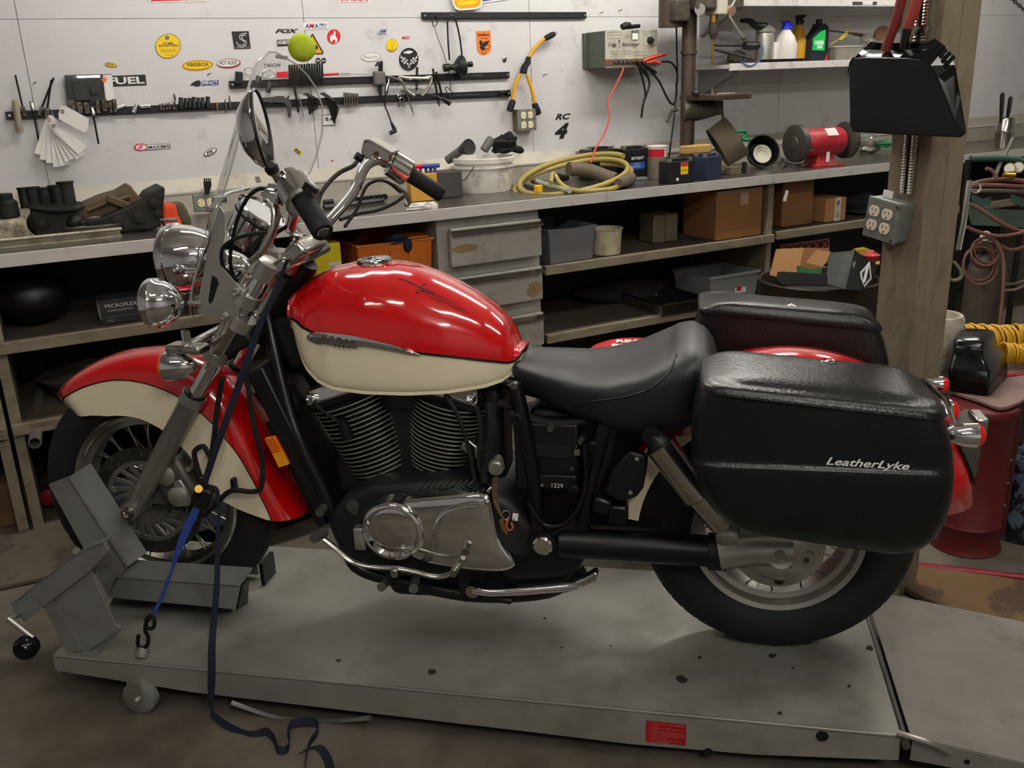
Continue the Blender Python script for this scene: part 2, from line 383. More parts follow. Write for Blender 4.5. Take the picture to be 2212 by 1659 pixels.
# ================================================================== lift table
def PW(x, y, z): o, ax, ay = PF; return o+ax*x+ay*y+V(0, 0, z)
LX0, LX1, LY0, LY1 = -1.85, .258, -.342, .302
Rp = rotz(PA)
t = thing('lift_table', 'low grey steel motorcycle lift table carrying the bike', 'lift table', PW((LX0+LX1)/2, 0, 0), PA)
LIFT = t
part('deck', MB().box(PW((LX0+LX1)/2, (LY0+LY1)/2, ZP-.004), (LX1-LX0, LY1-LY0, .008), Rp), MT['deck'], t, smooth=0, bev=.002)
prof = [(LX0, ZP-.009), (LX0, .092), (-1.45, .066), (-.6, .05), (-.33, .044), (-.05, .05), (LX1, .074), (LX1, ZP-.009)]
for y, s in ((LY0, 1), (LY1-.005, 1)):
    part('side_rail', MB().prism([PW(x, y, z) for x, z in prof], Rp @ V(0, .005, 0)), MT['deck'], t, smooth=0)
for x in (LX0, LX1-.006): part('end_rail', MB().box(PW(x+.003, (LY0+LY1)/2, .105), (.006, LY1-LY0-.012, .05), Rp), MT['deck'], t, smooth=0)
part('bright_edge', MB().tube([PW(LX0+.01, LY0+.002, ZP-.002), PW(LX1-.01, LY0+.002, ZP-.002)], .0028, 6), MT['alu'], t)
for x, y in ((-1.2, -.2), (-1.2, .16), (-.3, -.2), (-.3, .16)):
    part('scissor_arm', MB().box(PW(x, y, .06), (.9, .03, .05), Rp), MT['black'], t, smooth=0)
part('base_frame', MB().box(PW(-.85, -.02, .022), (1.5, .42, .03), Rp), MT['black'], t, smooth=0)
# skirt holes, dark discs set into the skirt
def skirt(px, py, y=LY0-.001): p = inframe(PF, px, py, y); return PW(*p)
for px, py, r in ((1776, 1590, .0135), (436, 1505, .005), (1530, 1625, .011)):
    c = skirt(px, py); part('hole', MB().cyl(c, c+Rp @ V(0, -.0012, 0), r, n=18), MT['black'], t)
c = skirt(1440, 1583, LY0-.001)
pl = [skirt(*q, LY0-.0015) for q in ((1396, 1556), (1483, 1566), (1481, 1610), (1395, 1602))]
st = part('warning_sticker', MB().prism(pl, Rp @ V(0, -.0006, 0)), mk('sticker_red', '#a3101a', .45), t, smooth=0)
tm = MB(); ux, uy = Rp @ V(1, 0, 0), V(0, 0, 1)
lines = ['1.  Center load on table 1000 lb.', 'maximum.', '2.  Overload to 100 lb. maximum', 'ramp on.', '3.  Keep safety bar in position at', 'all times  except when lowering.', '4.  Keep hands and limbs from', 'under carriage.', '5.  Do not operate lift when in', 'elevated position.']
tl, tr, bl = pl[0], pl[1], pl[3]
for i, s in enumerate(lines):
    n = len(s); w = min(.86, n/38); f_ = (i+.9)/10.6
    o = tl+(bl-tl)*f_+(tr-tl)*(.07+(.06 if i % 2 else 0)+w/2)+Rp @ V(0, -.0012, 0)
    text(tm, s, o, tr-tl, tl-bl, w=np.linalg.norm(tr-tl)*w, lift=0)
part('lettering', tm, mk('pinktext', '#d98a86', .6), st, smooth=0)
r = random.Random(4)
for px, py, s in ((932, 1450, .013), (1470, 1466, .016), (1669, 1416, .010), (1511, 1420, .006), (1177, 1336, .005), (1213, 1399, .004), (1713, 1443, .004), (1834, 1482, .006), (1685, 1540, .006), (1880, 1400, .010), (731, 1427, .007), (1320, 1395, .004)):
    c = onz(px, py, ZP+.0006); pts = []
    for i in range(9):
        a = 2*math.pi*i/9; k = s*(.55+.6*r.random()); pts.append(c+V(math.cos(a)*k*1.1, math.sin(a)*k*1.1, 0))
    part('paint_chip', MB().prism(pts, (0, 0, .0006)), MT['chip'], t, smooth=0)
# hinge and ramp
part('hinge_pin', MB().cyl(PW(LX1+.008, LY0-.02, ZP-.012), PW(LX1+.008, LY1+.01, ZP-.012), .009, n=10), MT['alu_dark'], t)
part('hinge_hook', MB().tube(spline([skirt(1938, 1583), PW(LX1+.02, LY0-.01, ZP+.006), PW(LX1+.06, LY0-.012, ZP-.004), PW(LX1+.1, LY0-.004, ZP-.03)], 5), .007, 8), MT['alu'], t)
RL = .78
t2 = thing('loading_ramp', 'grey scuffed steel ramp sloping from the lift table to the floor', 'ramp', PW(LX1+.02+RL/2, 0, 0), PA)
sl = math.atan2(ZP-.012, RL)
def RP(x, y, dz=0): return PW(LX1+.022+x, y, ZP-.008-x*math.tan(sl)+dz)
part('plate', MB().add([RP(0, LY0+.01), RP(RL, LY0+.01), RP(RL, LY1-.01), RP(0, LY1-.01), RP(0, LY0+.01, -.006), RP(RL, LY0+.01, -.006), RP(RL, LY1-.01, -.006), RP(0, LY1-.01, -.006)],
    [(0, 1, 2, 3), (7, 6, 5, 4), (0, 4, 5, 1), (1, 5, 6, 2), (2, 6, 7, 3), (3, 7, 4, 0)]), MT['ramp'], t2, smooth=0, bev=.002)
for y in (LY0+.008, LY1-.014):
    part('flange', MB().prism([RP(.004, y, -.004), RP(RL-.06, y, -.004), RP(RL-.1, y, -.022), RP(.004, y, -.06)], Rp @ V(0, .006, 0)), MT['ramp'], t2, smooth=0)
c = RP(.12, LY0+.007, -.03); part('hole', MB().cyl(c, c+Rp @ V(0, -.0012, 0), .006, n=12), MT['black'], t2)
# caster under the front corner
c = PW(-1.60, -.352, .046)
part('caster', MB().lathe(c-Rp @ V(0, .016, 0), Rp @ V(0, 1, 0), [(0, .02), (0, .040), (.004, .046), (.028, .046), (.032, .040), (.032, .02)], 24), MT['steelpaint'], t)
part('caster_fork', MB().box(c+V(0, 0, .03)+Rp @ V(0, -.02, 0), (.035, .005, .05), Rp).cyl(c-Rp @ V(0, .03, 0), c+Rp @ V(0, .03, 0), .01, n=10), MT['alu'], t, smooth=0)
# bent safety bar seen under the skirt
part('safety_bar', MB().tube(spline([skirt(500, 1518), skirt(610, 1552, LY0+.02), skirt(720, 1556, LY0+.02), skirt(800, 1551)], 6), .007, 8), MT['alu'], t)
# ------------------------------------------------------------------ wheel chock with clamp
t = thing('wheel_chock', 'grey steel wheel vise with screw crank gripping the front tyre', 'wheel chock', PW(-1.6, -.15, ZP), PA)
def Q(px, py, y): p = inframe(PF, px, py, y); return PW(*p)
def beam(a, b, w, d, side, bev=.003): # closed box beam between a and b, w along side vector, d along the third axis
    ax = nrm(b-a); s = nrm(side-(side @ ax)*ax); n = np.cross(ax, s)
    R = np.array([ax, s, n]).T
    return MB().box((a+b)/2, (np.linalg.norm(b-a), w, d), R)
ly, lz = Rp @ V(0, 1, 0), V(0, 0, 1)
yc = -.19
# near jaw: horizontal channel (angle section) and upright leg
def poly(pts, y): return [Q(px, py, y) for px, py in pts]
hz = poly([(232, 1290), (508, 1317), (520, 1262), (266, 1232)], yc)
part('jaw_channel', MB().prism(poly([(246, 1246), (520, 1264), (509, 1317), (233, 1291)], yc), ly*.008), MT['steelpaint'], t, smooth=0, bev=.0015)
a, b = Q(262, 1235, yc), Q(523, 1256, yc)
part('jaw_flange', MB().add([Q(246, 1246, yc), Q(518, 1265, yc), Q(518, 1265, yc)+ly*.075+lz*.012, Q(246, 1246, yc)+ly*.075+lz*.012,
     Q(246, 1246, yc)-lz*.006, Q(518, 1265, yc)-lz*.006, Q(518, 1265, yc)+ly*.075+lz*.006, Q(246, 1246, yc)+ly*.075+lz*.006],
    [(0, 1, 2, 3), (7, 6, 5, 4), (0, 4, 5, 1), (1, 5, 6, 2), (2, 6, 7, 3), (3, 7, 4, 0)]), MT['steelpaint'], t, smooth=0)
part('upright_channel', MB().prism(poly([(104, 1047), (148, 1030), (275, 1222), (234, 1291), (176, 1178)], yc), ly*.008), MT['steelpaint'], t, smooth=0, bev=.0015)
u0, u1 = Q(148, 1030, yc), Q(273, 1226, yc)
fl = ly*.07+(Rp @ V(.02, 0, .01))
part('upright_flange', MB().prism([u0, u1, u1+fl, u0+fl], Rp @ V(-.006, 0, -.004)), MT['steelpaint'], t, smooth=0)
part('clamp_arm', MB().prism(poly([(23, 1305), (165, 1196), (222, 1172), (233, 1192), (216, 1212), (190, 1238), (118, 1292), (52, 1345)], -.333), ly*.012), MT['steelpaint'], t, smooth=0, bev=.0015)
part('clamp_arm_top', MB().prism([Q(23, 1305, -.333), Q(165, 1196, -.333), Q(222, 1172, -.333), Q(222, 1172, -.333)+ly*.05, Q(165, 1196, -.333)+ly*.05, Q(23, 1305, -.333)+ly*.05], V(0, 0, -.005)), MT['steelpaint'], t, smooth=0)
part('post_plate', MB().prism(poly([(106, 1302), (195, 1232), (248, 1350), (262, 1358), (180, 1414), (150, 1404)], -.322), ly*.008), MT['steelpaint'], t, smooth=0, bev=.0015)
part('post_side', MB().prism(poly([(93, 1311), (114, 1297), (178, 1404), (148, 1410)], -.326), ly*.006), MT['steelpaint'], t, smooth=0)
bp = [onz(px, py, ZP+.001) for px, py in ((176, 1417), (208, 1417), (266, 1357), (250, 1352))]
part('foot_plate', MB().prism(bp, (0, 0, .006)), MT['steelpaint'], t, smooth=0)
s0, s1 = Q(25, 1332, -.36), Q(50, 1318, -.31)
part('screw_end', MB().cyl(s1, s0, .012, n=12), MT['alu'], t)
part('crank_arm', MB().tube([s0, Q(18, 1336, -.37), Q(72, 1378, -.37)], .008, 10), MT['alu'], t)
kc = Q(60, 1396, -.38)
part('crank_knob', MB().lathe(kc-ly*.03, ly, [(0, .012), (.002, .022), (.012, .030), (.03, .031), (.045, .026), (.05, .012)], 20), MT['black_gloss'], t)
part('screw', MB().cyl(Q(165, 1190, yc+.0), Q(178, 1195, yc+.12), .010, n=12), MT['alu_dark'], t)
part('base_plate', MB().prism([onz(px, py, ZP+.001) for px, py in ((240, 1308), (500, 1322), (540, 1255), (268, 1236))], (0, 0, .006)), MT['alu_dark'], t, smooth=0)
part('end_plate', MB().prism([Q(520, 1264, yc), Q(534, 1246, yc+.05), Q(531, 1303, yc+.05), Q(509, 1317, yc)], Rp @ V(.006, 0, 0)), MT['black'], t, smooth=0)
# far jaw
o = .235
part('jaw_channel', MB().box(PW(-1.66, .11, ZP+.045), (.36, .008, .07), Rp), MT['steelpaint'], t, smooth=0)
part('jaw_end', MB().box(PW(-1.445, .105, ZP+.036), (.012, .075, .072), Rp), MT['black'], t, smooth=0)
# ================================================================== motorcycle (points in the bike frame: x rearwards, y away from the camera, z up)
BK = thing('motorcycle', 'red and cream cruiser motorcycle strapped onto the lift table', 'motorcycle', BO, BA)
def bp_(name, mb, m, par=None, **k): return part(name, mb, MT[m] if isinstance(m, str) else m, par or BK, local=True, **k)
RA, FA = V(0, 0, .467), V(-1.664, 0, .479)
YA = V(0, 1, 0)
def inst(o, par, loc, rot):
    c = bpy.data.objects.new(o.name.split('.')[0], o.data); link(c); c.parent = par; c.location = tuple(loc); c.rotation_euler = rot; ROOT[c.name] = ROOT[par.name]; return c
def wheel(A, R, w, rr, name, rim_m):
    h = w/2; P = []
    for i in range(25):
        a = -math.pi*.78+2*math.pi*.78*i/24; k = .78 if abs(a) < 1.1 else 1
        P.append((h*math.sin(a)*1.0, R-h*.86+h*.86*math.cos(a)))
    P = [(p, max(q, rr)) for p, q in P]
    ty = bp_('tyre', MB().lathe(A, YA, P, 72, loop=True), 'rubber', label=name)
    b = []
    for s in (-1, 1):
        for i in range(44):
            a = 2*math.pi*(i+(.5 if s > 0 else 0))/44
            for k, (y0, y1, dr) in enumerate(((.10, .42, -.001), (.50, .86, -.006))):
                q0, q1 = a-.05+.02*k, a+.05+.02*k; pts = []
                for rr_, yy, qq in ((0, y0, q0), (0, y0, q1), (0, y1, q1+.05), (0, y1, q0+.05)):
                    y = s*yy*h*.86; rho = R-h*.86+h*.86*math.sqrt(max(0, 1-(yy*.86)**2))
                    for e in (-.002, .0025): pts.append(A+V(math.cos(qq)*(rho+e), y, math.sin(qq)*(rho+e)))
                b.append(pts)
    tm = MB()
    for p in b: tm.add(p, [(1, 3, 5, 7), (0, 1, 3, 2), (2, 3, 5, 4), (4, 5, 7, 6), (6, 7, 1, 0)])
    tag(bp_('tread', tm, 'rubber', ty, smooth=0), kind='stuff')
    hw = w*.36
    prof = [(-hw, rr+.012), (-hw-.004, rr+.006), (-hw, rr-.006), (-hw*.62, rr-.012), (-hw*.55, rr-.026), (hw*.55, rr-.026), (hw*.62, rr-.012), (hw, rr-.006), (hw+.004, rr+.006), (hw, rr+.012), (hw*.5, rr+.004), (-hw*.5, rr+.004)]
    rim = bp_('rim', MB().lathe(A, YA, prof, 72, loop=True), rim_m, smooth=30)
    return ty, rim
fty, frim = wheel(FA, .337, .122, .232, 'black front tyre', 'chrome_dull')
rty, rrim = wheel(RA, .327, .172, .200, 'fat black rear tyre', 'alu')
def spokes(A, r0, r1, y0, y1, n, par, m):
    base = None
    for i in range(n):
        s = 1 if i % 2 else -1; a = 2*math.pi*i/n; d = .35*(1 if (i//2) % 2 else -1)
        if base is None or i < 4:
            o = bp_('spoke', MB().tube([V(math.cos(d)*r0, s*y0, math.sin(d)*r0), V(r1, s*y1, 0)], .0024, 5), m, par)
            if i < 4:
                if base is None: base = {}
                base[(s, d)] = o; o.location = tuple(A); o.rotation_euler = (0, -a, 0); continue
        inst(base[(s, d)], par, A, (0, -a, 0))
spokes(FA, .045, .207, .032, .012, 40, frim, 'chrome_dull')
spokes(RA, .09, .176, .05, .02, 32, rrim, 'chrome_dull')
bp_('front_hub', MB().lathe(FA, YA, [(-.062, .02), (-.06, .052), (-.05, .055), (-.045, .035), (.045, .035), (.05, .055), (.06, .052), (.062, .02)], 28), 'alu')
bp_('rear_hub', MB().lathe(RA, YA, [(-.07, .02), (-.068, .075), (-.055, .085), (-.05, .05), (.05, .05), (.055, .07), (.07, .06), (.072, .02)], 28), 'alu')
# brake disc
DA = FA+V(0, -.072, 0)
dk = bp_('brake_disc', MB().lathe(DA, YA, [(-.0025, .118), (-.0025, .157), (.0025, .157), (.0025, .118)], 64, loop=True), 'disc')
dm = MB()
for i in range(30):
    a = 2*math.pi*i/30
    for r_ in ((.127, .148) if i % 2 else (.137,)): c = DA+V(math.cos(a+r_*2)*r_, -.0024, math.sin(a+r_*2)*r_); dm.cyl(c, c+V(0, -.0008, 0), .0028, n=8)
bp_('disc_holes', dm, 'chrome_dull', dk)
cm = MB().lathe(DA, YA, [(-.004, .108), (-.004, .120), (.003, .120), (.003, .108)], 48, loop=True)
ck = bp_('disc_carrier', cm.lathe(DA, YA, [(-.006, .03), (-.006, .062), (.004, .066), (.004, .03)], 32, loop=True), 'carrier')
v0 = None
for i in range(20):
    a = 2*math.pi*i/20
    if v0 is None:
        v0 = bp_('carrier_vane', MB().prism([V(.060, -.004, -.006), V(.060, -.004, .006), V(.111, -.004, .046), V(.111, -.004, .034)], (0, .007, 0)), 'carrier', ck, bev=.001); v0.location = tuple(DA)
    else: inst(v0, ck, DA, (0, -a, 0))
for i in range(5):
    a = 2*math.pi*i/5+.3; c = DA+V(math.cos(a)*.104, -.004, math.sin(a)*.104); bp_('disc_bolt', MB().cyl(c, c+V(0, -.006, 0), .008, n=8), 'alu', ck)
# fork
def fork(s):
    a, b, c, d = [V(p[0], s*.118, p[2]) for p in (K(292, 1096, -.12), K(421, 852, -.118), K(520, 672, -.118), K(575, 585, -.118))]
    ax = nrm(b-a)
    lo = bp_('fork_lower', MB().tube([a-ax*.012, a+ax*.05, a+ax*.12, b-ax*.03, b-ax*.025, b], [.018, .024, .028, .029, .033, .032], 24), 'fork')
    if s < 0:
        bp_('axle_clamp', MB().cyl(a+V(0, -.034, 0), a+V(0, .03, 0), .024, n=20), 'fork', lo)
        bp_('axle_bolt', MB().lathe(a+V(0, -.046, 0), YA, [(.006, .006), (0, .009), (0, .015), (.006, .017), (.012, .017)], 20), 'chrome_dull', lo)
    bp_('dust_seal', MB().tube([b, b+ax*.006], .028, 20), 'black', lo)
    bp_('fork_tube', MB().tube([b-ax*.1, d+ax*.02], .0215, 24), 'chrome', lo)
    up_ = bp_('fork_cover', MB().tube([b+ax*.125, b+ax*.13, c, c+ax*.002], [.026, .0275, .0275, .0275], 24), 'chrome_dull', lo)
    bp_('clamp_ring', MB().tube([b+ax*.115, b+ax*.14], .0295, 24), 'alu', lo)
    bp_('top_cap', MB().tube([d-ax*.02, d+ax*.025, d+ax*.032], [.032, .032, .02], 24), 'alu', lo)
    return a, b, c, d, ax
fa, fb, fc, fd, fax = fork(-1); fork(1)
bp_('top_yoke', MB().box(fd+V(.02, .118, .0), (.10, .27, .035), roty(-.45)), 'chrome_dull', bev=.01)
bp_('lower_yoke', MB().box(lerp(fb, fd, .45)+V(.03, .118, .0), (.09, .27, .05), roty(-.45)), 'black', bev=.01)
bp_('steering_head', MB().cyl(lerp(fb, fd, .42)+V(.045, .118, -.02), fd+V(.05, .118, 0), .035, n=20), 'frame')
# front fender, swept round the front axle
def polar(px, py, y): p = K(px, py, y)-FA; a = math.atan2(p[2], -p[0]); return (a+2*math.pi if a < -1.2 else a), math.hypot(p[0], p[2])
def curve(pts, y):
    q = sorted(polar(a, b, y) for a, b in pts); return [x for x, _ in q], [r for _, r in q]
cO = curve([(101, 884), (130, 842), (160, 815), (200, 790), (240, 775), (290, 766), (335, 763), (400, 772), (450, 798), (500, 850), (545, 920), (575, 985), (610, 1050), (640, 1095), (655, 1112)], -.035)
cS = curve([(103, 886), (150, 851), (208, 827), (250, 820), (287, 822), (330, 832), (371, 848), (425, 883), (487, 946), (538, 1021), (565, 1075), (588, 1125)], -.088)
cI = curve([(104, 889), (130, 899), (160, 904), (230, 900), (300, 905), (350, 930), (390, 965), (425, 1010), (450, 1045), (475, 1082), (520, 1105), (585, 1128)], -.090)
th0, th1 = max(cO[0][0], cS[0][0], cI[0][0]), min(cO[0][-1], cI[0][-1], cS[0][-1])
NT = 64; red, crN, crF, pin, lipp = [], [], [], [], []
for i in range(NT+1):
    a = th0+(th1-th0)*i/NT
    ro, rs, ri = (np.interp(a, *c) for c in (cO, cS, cI)); ro += .004; rs = min(rs, ro-.004); ri = min(ri, rs-.002)
    def at(r_, y): return FA+V(-math.cos(a)*r_, y, math.sin(a)*r_)
    e = min(1, i/7.0); dep = max(.005, ro-rs)
    wdt = .088*(.25+.75*math.sin(e*math.pi/2))
    half = [(ro, 0), (ro-.03*dep, .25*wdt), (ro-.10*dep, .48*wdt), (ro-.22*dep, .68*wdt), (ro-.42*dep, .85*wdt), (ro-.7*dep, .96*wdt), (rs, wdt)]
    red.append([at(r_, -y) for r_, y in reversed(half)]+[at(r_, y) for r_, y in half[1:]])
    crN.append([at(lerp(rs, ri, t), -wdt-.001*math.sin(t*3.1)) for t in (0, .25, .5, .75, 1)])
    crF.append([at(lerp(rs, ri, t), wdt) for t in (0, .25, .5, .75, 1)])
    pin.append(at(rs, -wdt-.0005))
fd_ = bp_('front_fender', MB().sheet(red, .003), 'red', smooth=60)
bp_('cream_panel', MB().sheet(crN, .003), 'cream', fd_, smooth=60); bp_('cream_panel', MB().sheet(crF, .003), 'cream', fd_, smooth=60)
bp_('pinstripe', MB().tube(pin, .0028, 6), 'black_gloss', fd_)
# caliper
cc = K(385, 1040, -.085)
cal = bp_('brake_caliper', MB().box(cc, (.10, .05, .13), roty(-.45)), 'alu_dark', bev=.012)
for dx, dz in ((-.015, .03), (.012, -.03)):
    c = cc+V(dx, -.026, dz); bp_('caliper_piston', MB().lathe(c, -YA, [(0, .028), (.008, .028), (.012, .022)], 24), 'alu', cal)
c2 = K(398, 1062, -.115); bp_('caliper_cover', MB().prism([K(x, y, -.115) for x, y in ((372, 1042), (388, 1036), (405, 1062), (412, 1090), (398, 1098), (385, 1080))], (0, .02, 0)), 'alu', cal, bev=.004)
for q in ((382, 990), (365, 1003), (400, 1035), (405, 1015), (370, 975)): c = K(*q, -.105); bp_('caliper_bolt', MB().cyl(c, c+V(0, .02, 0), .007, n=8), 'alu', cal)
# brake and clutch hoses
def hose(name, pts, y, r_=.005, m='rubber', par=None):
    P = [K(p[0], p[1], p[2] if len(p) > 2 else y) for p in pts]; return bp_(name, MB().tube(spline(P, 6), r_, 7), m, par)
hose('brake_hose', [(480, 815, -.13), (470, 880), (462, 950), (455, 985), (440, 965), (425, 970), (420, 985), (432, 1030)], -.125, .007)
hose('speedometer_cable', [(530, 780, -.11), (545, 900, -.13), (566, 990), (565, 1050), (545, 1062), (500, 1060), (470, 1085), (440, 1115)], -.13, .007)
bp_('cable_clip', MB().box(K(506, 1046, -.105), (.012, .02, .035)), 'black', bev=.003)
bp_('fork_lower_brace', MB().tube([K(330, 1092, -.1), K(400, 1100, -.11)], .006, 8), 'black')
# ---------------------------------------------------------------- tank
tops = [K(x, y, -.02) for x, y in ((634, 650), (645, 628), (660, 610), (690, 590), (720, 578), (760, 570), (810, 567), (860, 570), (900, 579), (940, 594), (980, 613), (1020, 636), (1060, 662), (1095, 695), (1112, 725), (1117, 750))]
bots = [K(x, y, -.15) for x, y in ((620, 715), (628, 760), (645, 795), (680, 825), (720, 838), (780, 844), (870, 848), (960, 848), (1040, 843), (1080, 834), (1100, 815), (1114, 792))]
spl = [K(x, y, -.16) for x, y in ((620, 700), (640, 712), (665, 721), (700, 730), (760, 741), (830, 752), (905, 765), (960, 774), (1030, 790), (1090, 806), (1104, 800), (1116, 782))]
def fx(P): q = sorted(P, key=lambda p: p[0]); return [p[0] for p in q], [p[2] for p in q]
ft, fb_, fs_ = fx(tops), fx(bots), fx(spl)
TX0, TX1 = -1.192, -.612
def wid(x): return float(np.interp(x, [-1.195, -1.185, -1.165, -1.13, -1.07, -.97, -.87, -.78, -.70, -.65, -.625, -.608], [.062, .088, .112, .134, .153, .162, .158, .143, .115, .089, .066, .03]))
rows_r, rows_c, edge, seamr = [], [], [], []
NS = 56
for i in range(NS+1):
    u = i/NS; u = .5-.5*math.cos(math.pi*u)*(.35)-(.5-u)*.65 if False else u
    x = TX0+(TX1-TX0)*u
    zt, zb, zs = np.interp(x, *ft), np.interp(x, *fb_), np.interp(x, *fs_)
    w = wid(x); zm = zb+.40*(zt-zb)
    e = min(1.0, (x-TX0+.004)/.05, (TX1-x+.004)/.05); k = math.sqrt(max(0, 1-(1-e)**2))
    zt2 = lerp(zm+.02, zt, k) if x > -.66 else zt
    def pt(a):
        if a <= math.pi/2: n_ = 2.3; c_, s_ = math.cos(a), math.sin(a); return w*max(0, s_)**(2/n_), zm+(zt2-zm)*max(0, c_)**(2/n_)
        b_ = a-math.pi/2; n_ = 2.8; return w*(.90+.10*max(0, math.cos(b_))**(2/n_)), zm-(zm-zb)*math.sin(b_)
    lo, hi = .05, math.pi-.02
    zs = min(max(zs, zb+.004), zt2-.01)
    for _ in range(40):
        mid = (lo+hi)/2
        if pt(mid)[1] > zs: lo = mid
        else: hi = mid
    asp = lo
    up_ = [pt(asp*j/14) for j in range(15)]; dn = [pt(asp+(math.pi-asp)*j/8) for j in range(9)]
    dn += [(dn[-1][0]+.006, zb-.001), (dn[-1][0]+.006, zb-.008), (dn[-1][0]*.5, zb-.006)] if .0 < u < 1 else [dn[-1]]*3
    rows_r.append([V(x, y, z) for y, z in reversed(up_)]+[V(x, -y, z) for y, z in up_[1:]])
    rows_c.append(([V(x, -y, z) for y, z in dn], [V(x, y, z) for y, z in dn]))
    edge.append(V(x, -dn[0][0]-.0006, dn[0][1]))
tk = bp_('fuel_tank', MB().sheet(rows_r), 'red', smooth=60)
mf = MB(); a_ = rows_r[0]; mf.add(a_, [tuple(range(len(a_)))]); a_ = rows_r[-1]; mf.add(a_, [tuple(range(len(a_)))[::-1]]); bp_('tank_end', mf, 'red', tk)
bp_('cream_side', MB().sheet([r_[0] for r_ in rows_c]), 'cream', tk, smooth=50); bp_('cream_side', MB().sheet([r_[1] for r_ in rows_c]), 'cream', tk, smooth=50)
bp_('pinstripe', MB().tube(edge, .0032, 6), 'black_gloss', tk)
# tank front edge bead
bp_('front_bead', MB().tube(rows_r[1], .004, 6), 'red', tk)
def tanky(x, z):        # near side surface y
    zt, zb = np.interp(x, *ft), np.interp(x, *fb_); w = wid(x); zm = zb+.40*(zt-zb)
    if z < zm: return -w
    k = min(1, (z-zm)/(zt-zm)); return -w*(max(0, 1-k**2.3))**(1/2.3)
# filler cap
cp = K(810, 583, 0); cp[2] = np.interp(cp[0], *ft)-.010
cap = bp_('filler_cap', MB().lathe(cp, V(-.05, 0, 1), [(0, .043), (.012, .043), (.017, .040), (.018, .030), (.015, .012), (.017, .006)], 36), 'chrome', smooth=35)
ckk = MB()
for i in range(16):
    a = 2*math.pi*i/16; ckk.box(cp+V(math.cos(a)*.026, math.sin(a)*.026, .0165), (.018, .005, .002), rotz(a))
bp_('cap_flutes', ckk, 'chrome', cap, smooth=0)
bp_('cap_flap', MB().lathe(cp+V(.026, -.008, .0165), V(.1, 0, 1), [(0, .02), (.003, .02), (.004, .016)], 24), 'chrome', cap)
# chrome side emblem with winged script
emb_top = [(662, 726), (668, 719), (685, 715), (720, 718), (760, 723), (800, 732), (840, 742), (880, 754), (908, 766)]
emb_bot = [(664, 733), (680, 743), (710, 748), (768, 756), (772, 750), (800, 752), (850, 760), (890, 767), (908, 768)]
def onTank(px, py, o=.004):
    y = -.16
    for _ in range(6): p = K(px, py, y); y = tanky(p[0], p[2])-o
    return K(px, py, y)
et = resample([V(*p, 0) for p in emb_top], 22); eb = resample([V(*p, 0) for p in emb_bot], 22)
g = []
for k, o in ((0, .001), (.06, .006), (.45, .008), (.55, .007), (.92, .007), (1, .001)):
    g.append([onTank(*(lerp(et[i], eb[i], k)[:2]), o) for i in range(22)])
em = bp_('tank_emblem', MB().sheet(g), 'chrome', tk, smooth=50)
lm = MB()
for i, ch in enumerate('Honda'):
    q = onTank(700+i*15, 729+i*3.0, .0085); q2 = onTank(708+i*15, 730.6+i*3.0, .0085); text(lm, ch, q, q2-q, V(0, 0, 1), h=.014, lift=.0005, shear=.4, bold=.02)
bp_('emblem_script', lm, 'chrome', em, smooth=0)
bm = MB()
for i in range(6):
    p = [onTank(786+i*11, 738+i*3, .0085), onTank(796+i*11, 741+i*3, .0085)]; bm.tube(p, .0013, 5)
for j in range(3): bm.tube([onTank(675+6*k, 720+j*4+k*.9, .009) for k in range(6)], .0011, 5)
bp_('emblem_feathers', bm, 'chrome', em)
lm2 = MB()
for i, ch in enumerate('AERO'):
    q = onTank(724+i*9.5, 748.2+i*1.1, .0085); q2 = onTank(730+i*9.5, 749+i*1.1, .0085); text(lm2, ch, q, q2-q, V(0, 0, 1), h=.006, lift=.0006, bold=.03)
bp_('emblem_model_lettering', lm2, mk('emblem_dark', '#1b0d08', .3), em, smooth=0)
# black pinstriping scroll on the red top
sm = MB()
def topTank(px, py, o=.0006):
    y = -.06
    for _ in range(12):
        p = K(px, py, y); zt, zb = np.interp(p[0], *ft), np.interp(p[0], *fb_); w = wid(p[0]); zm = zb+.40*(zt-zb)
        k = min(.999, max(0, (p[2]-zm)/(zt-zm))); ny = -w*(max(0, 1-k**2.3))**(1/2.3); y = .5*y+.5*max(-.15, min(-.005, ny))
    return K(px, py, y-o)
for c_, r_ in (([(861, 601), (878, 606), (900, 617), (930, 634), (975, 660), (1000, 672)], .0010), ([(905, 618), (925, 628), (955, 642), (1005, 670)], .0008), ([(905, 624), (930, 640), (960, 655)], .0008), ([(922, 614), (912, 615), (905, 622), (910, 628), (918, 626)], .0014), ([(886, 608), (892, 616)], .0008), ([(880, 604), (884, 612)], .0014), ([(898, 630), (906, 632)], .0022), ([(920, 622), (945, 637), (985, 655)], .0006)):
    sm.tube(spline([topTank(*q) for q in c_], 4), r_, 5)
bp_('scroll_pinstriping', sm, 'ink', tk)
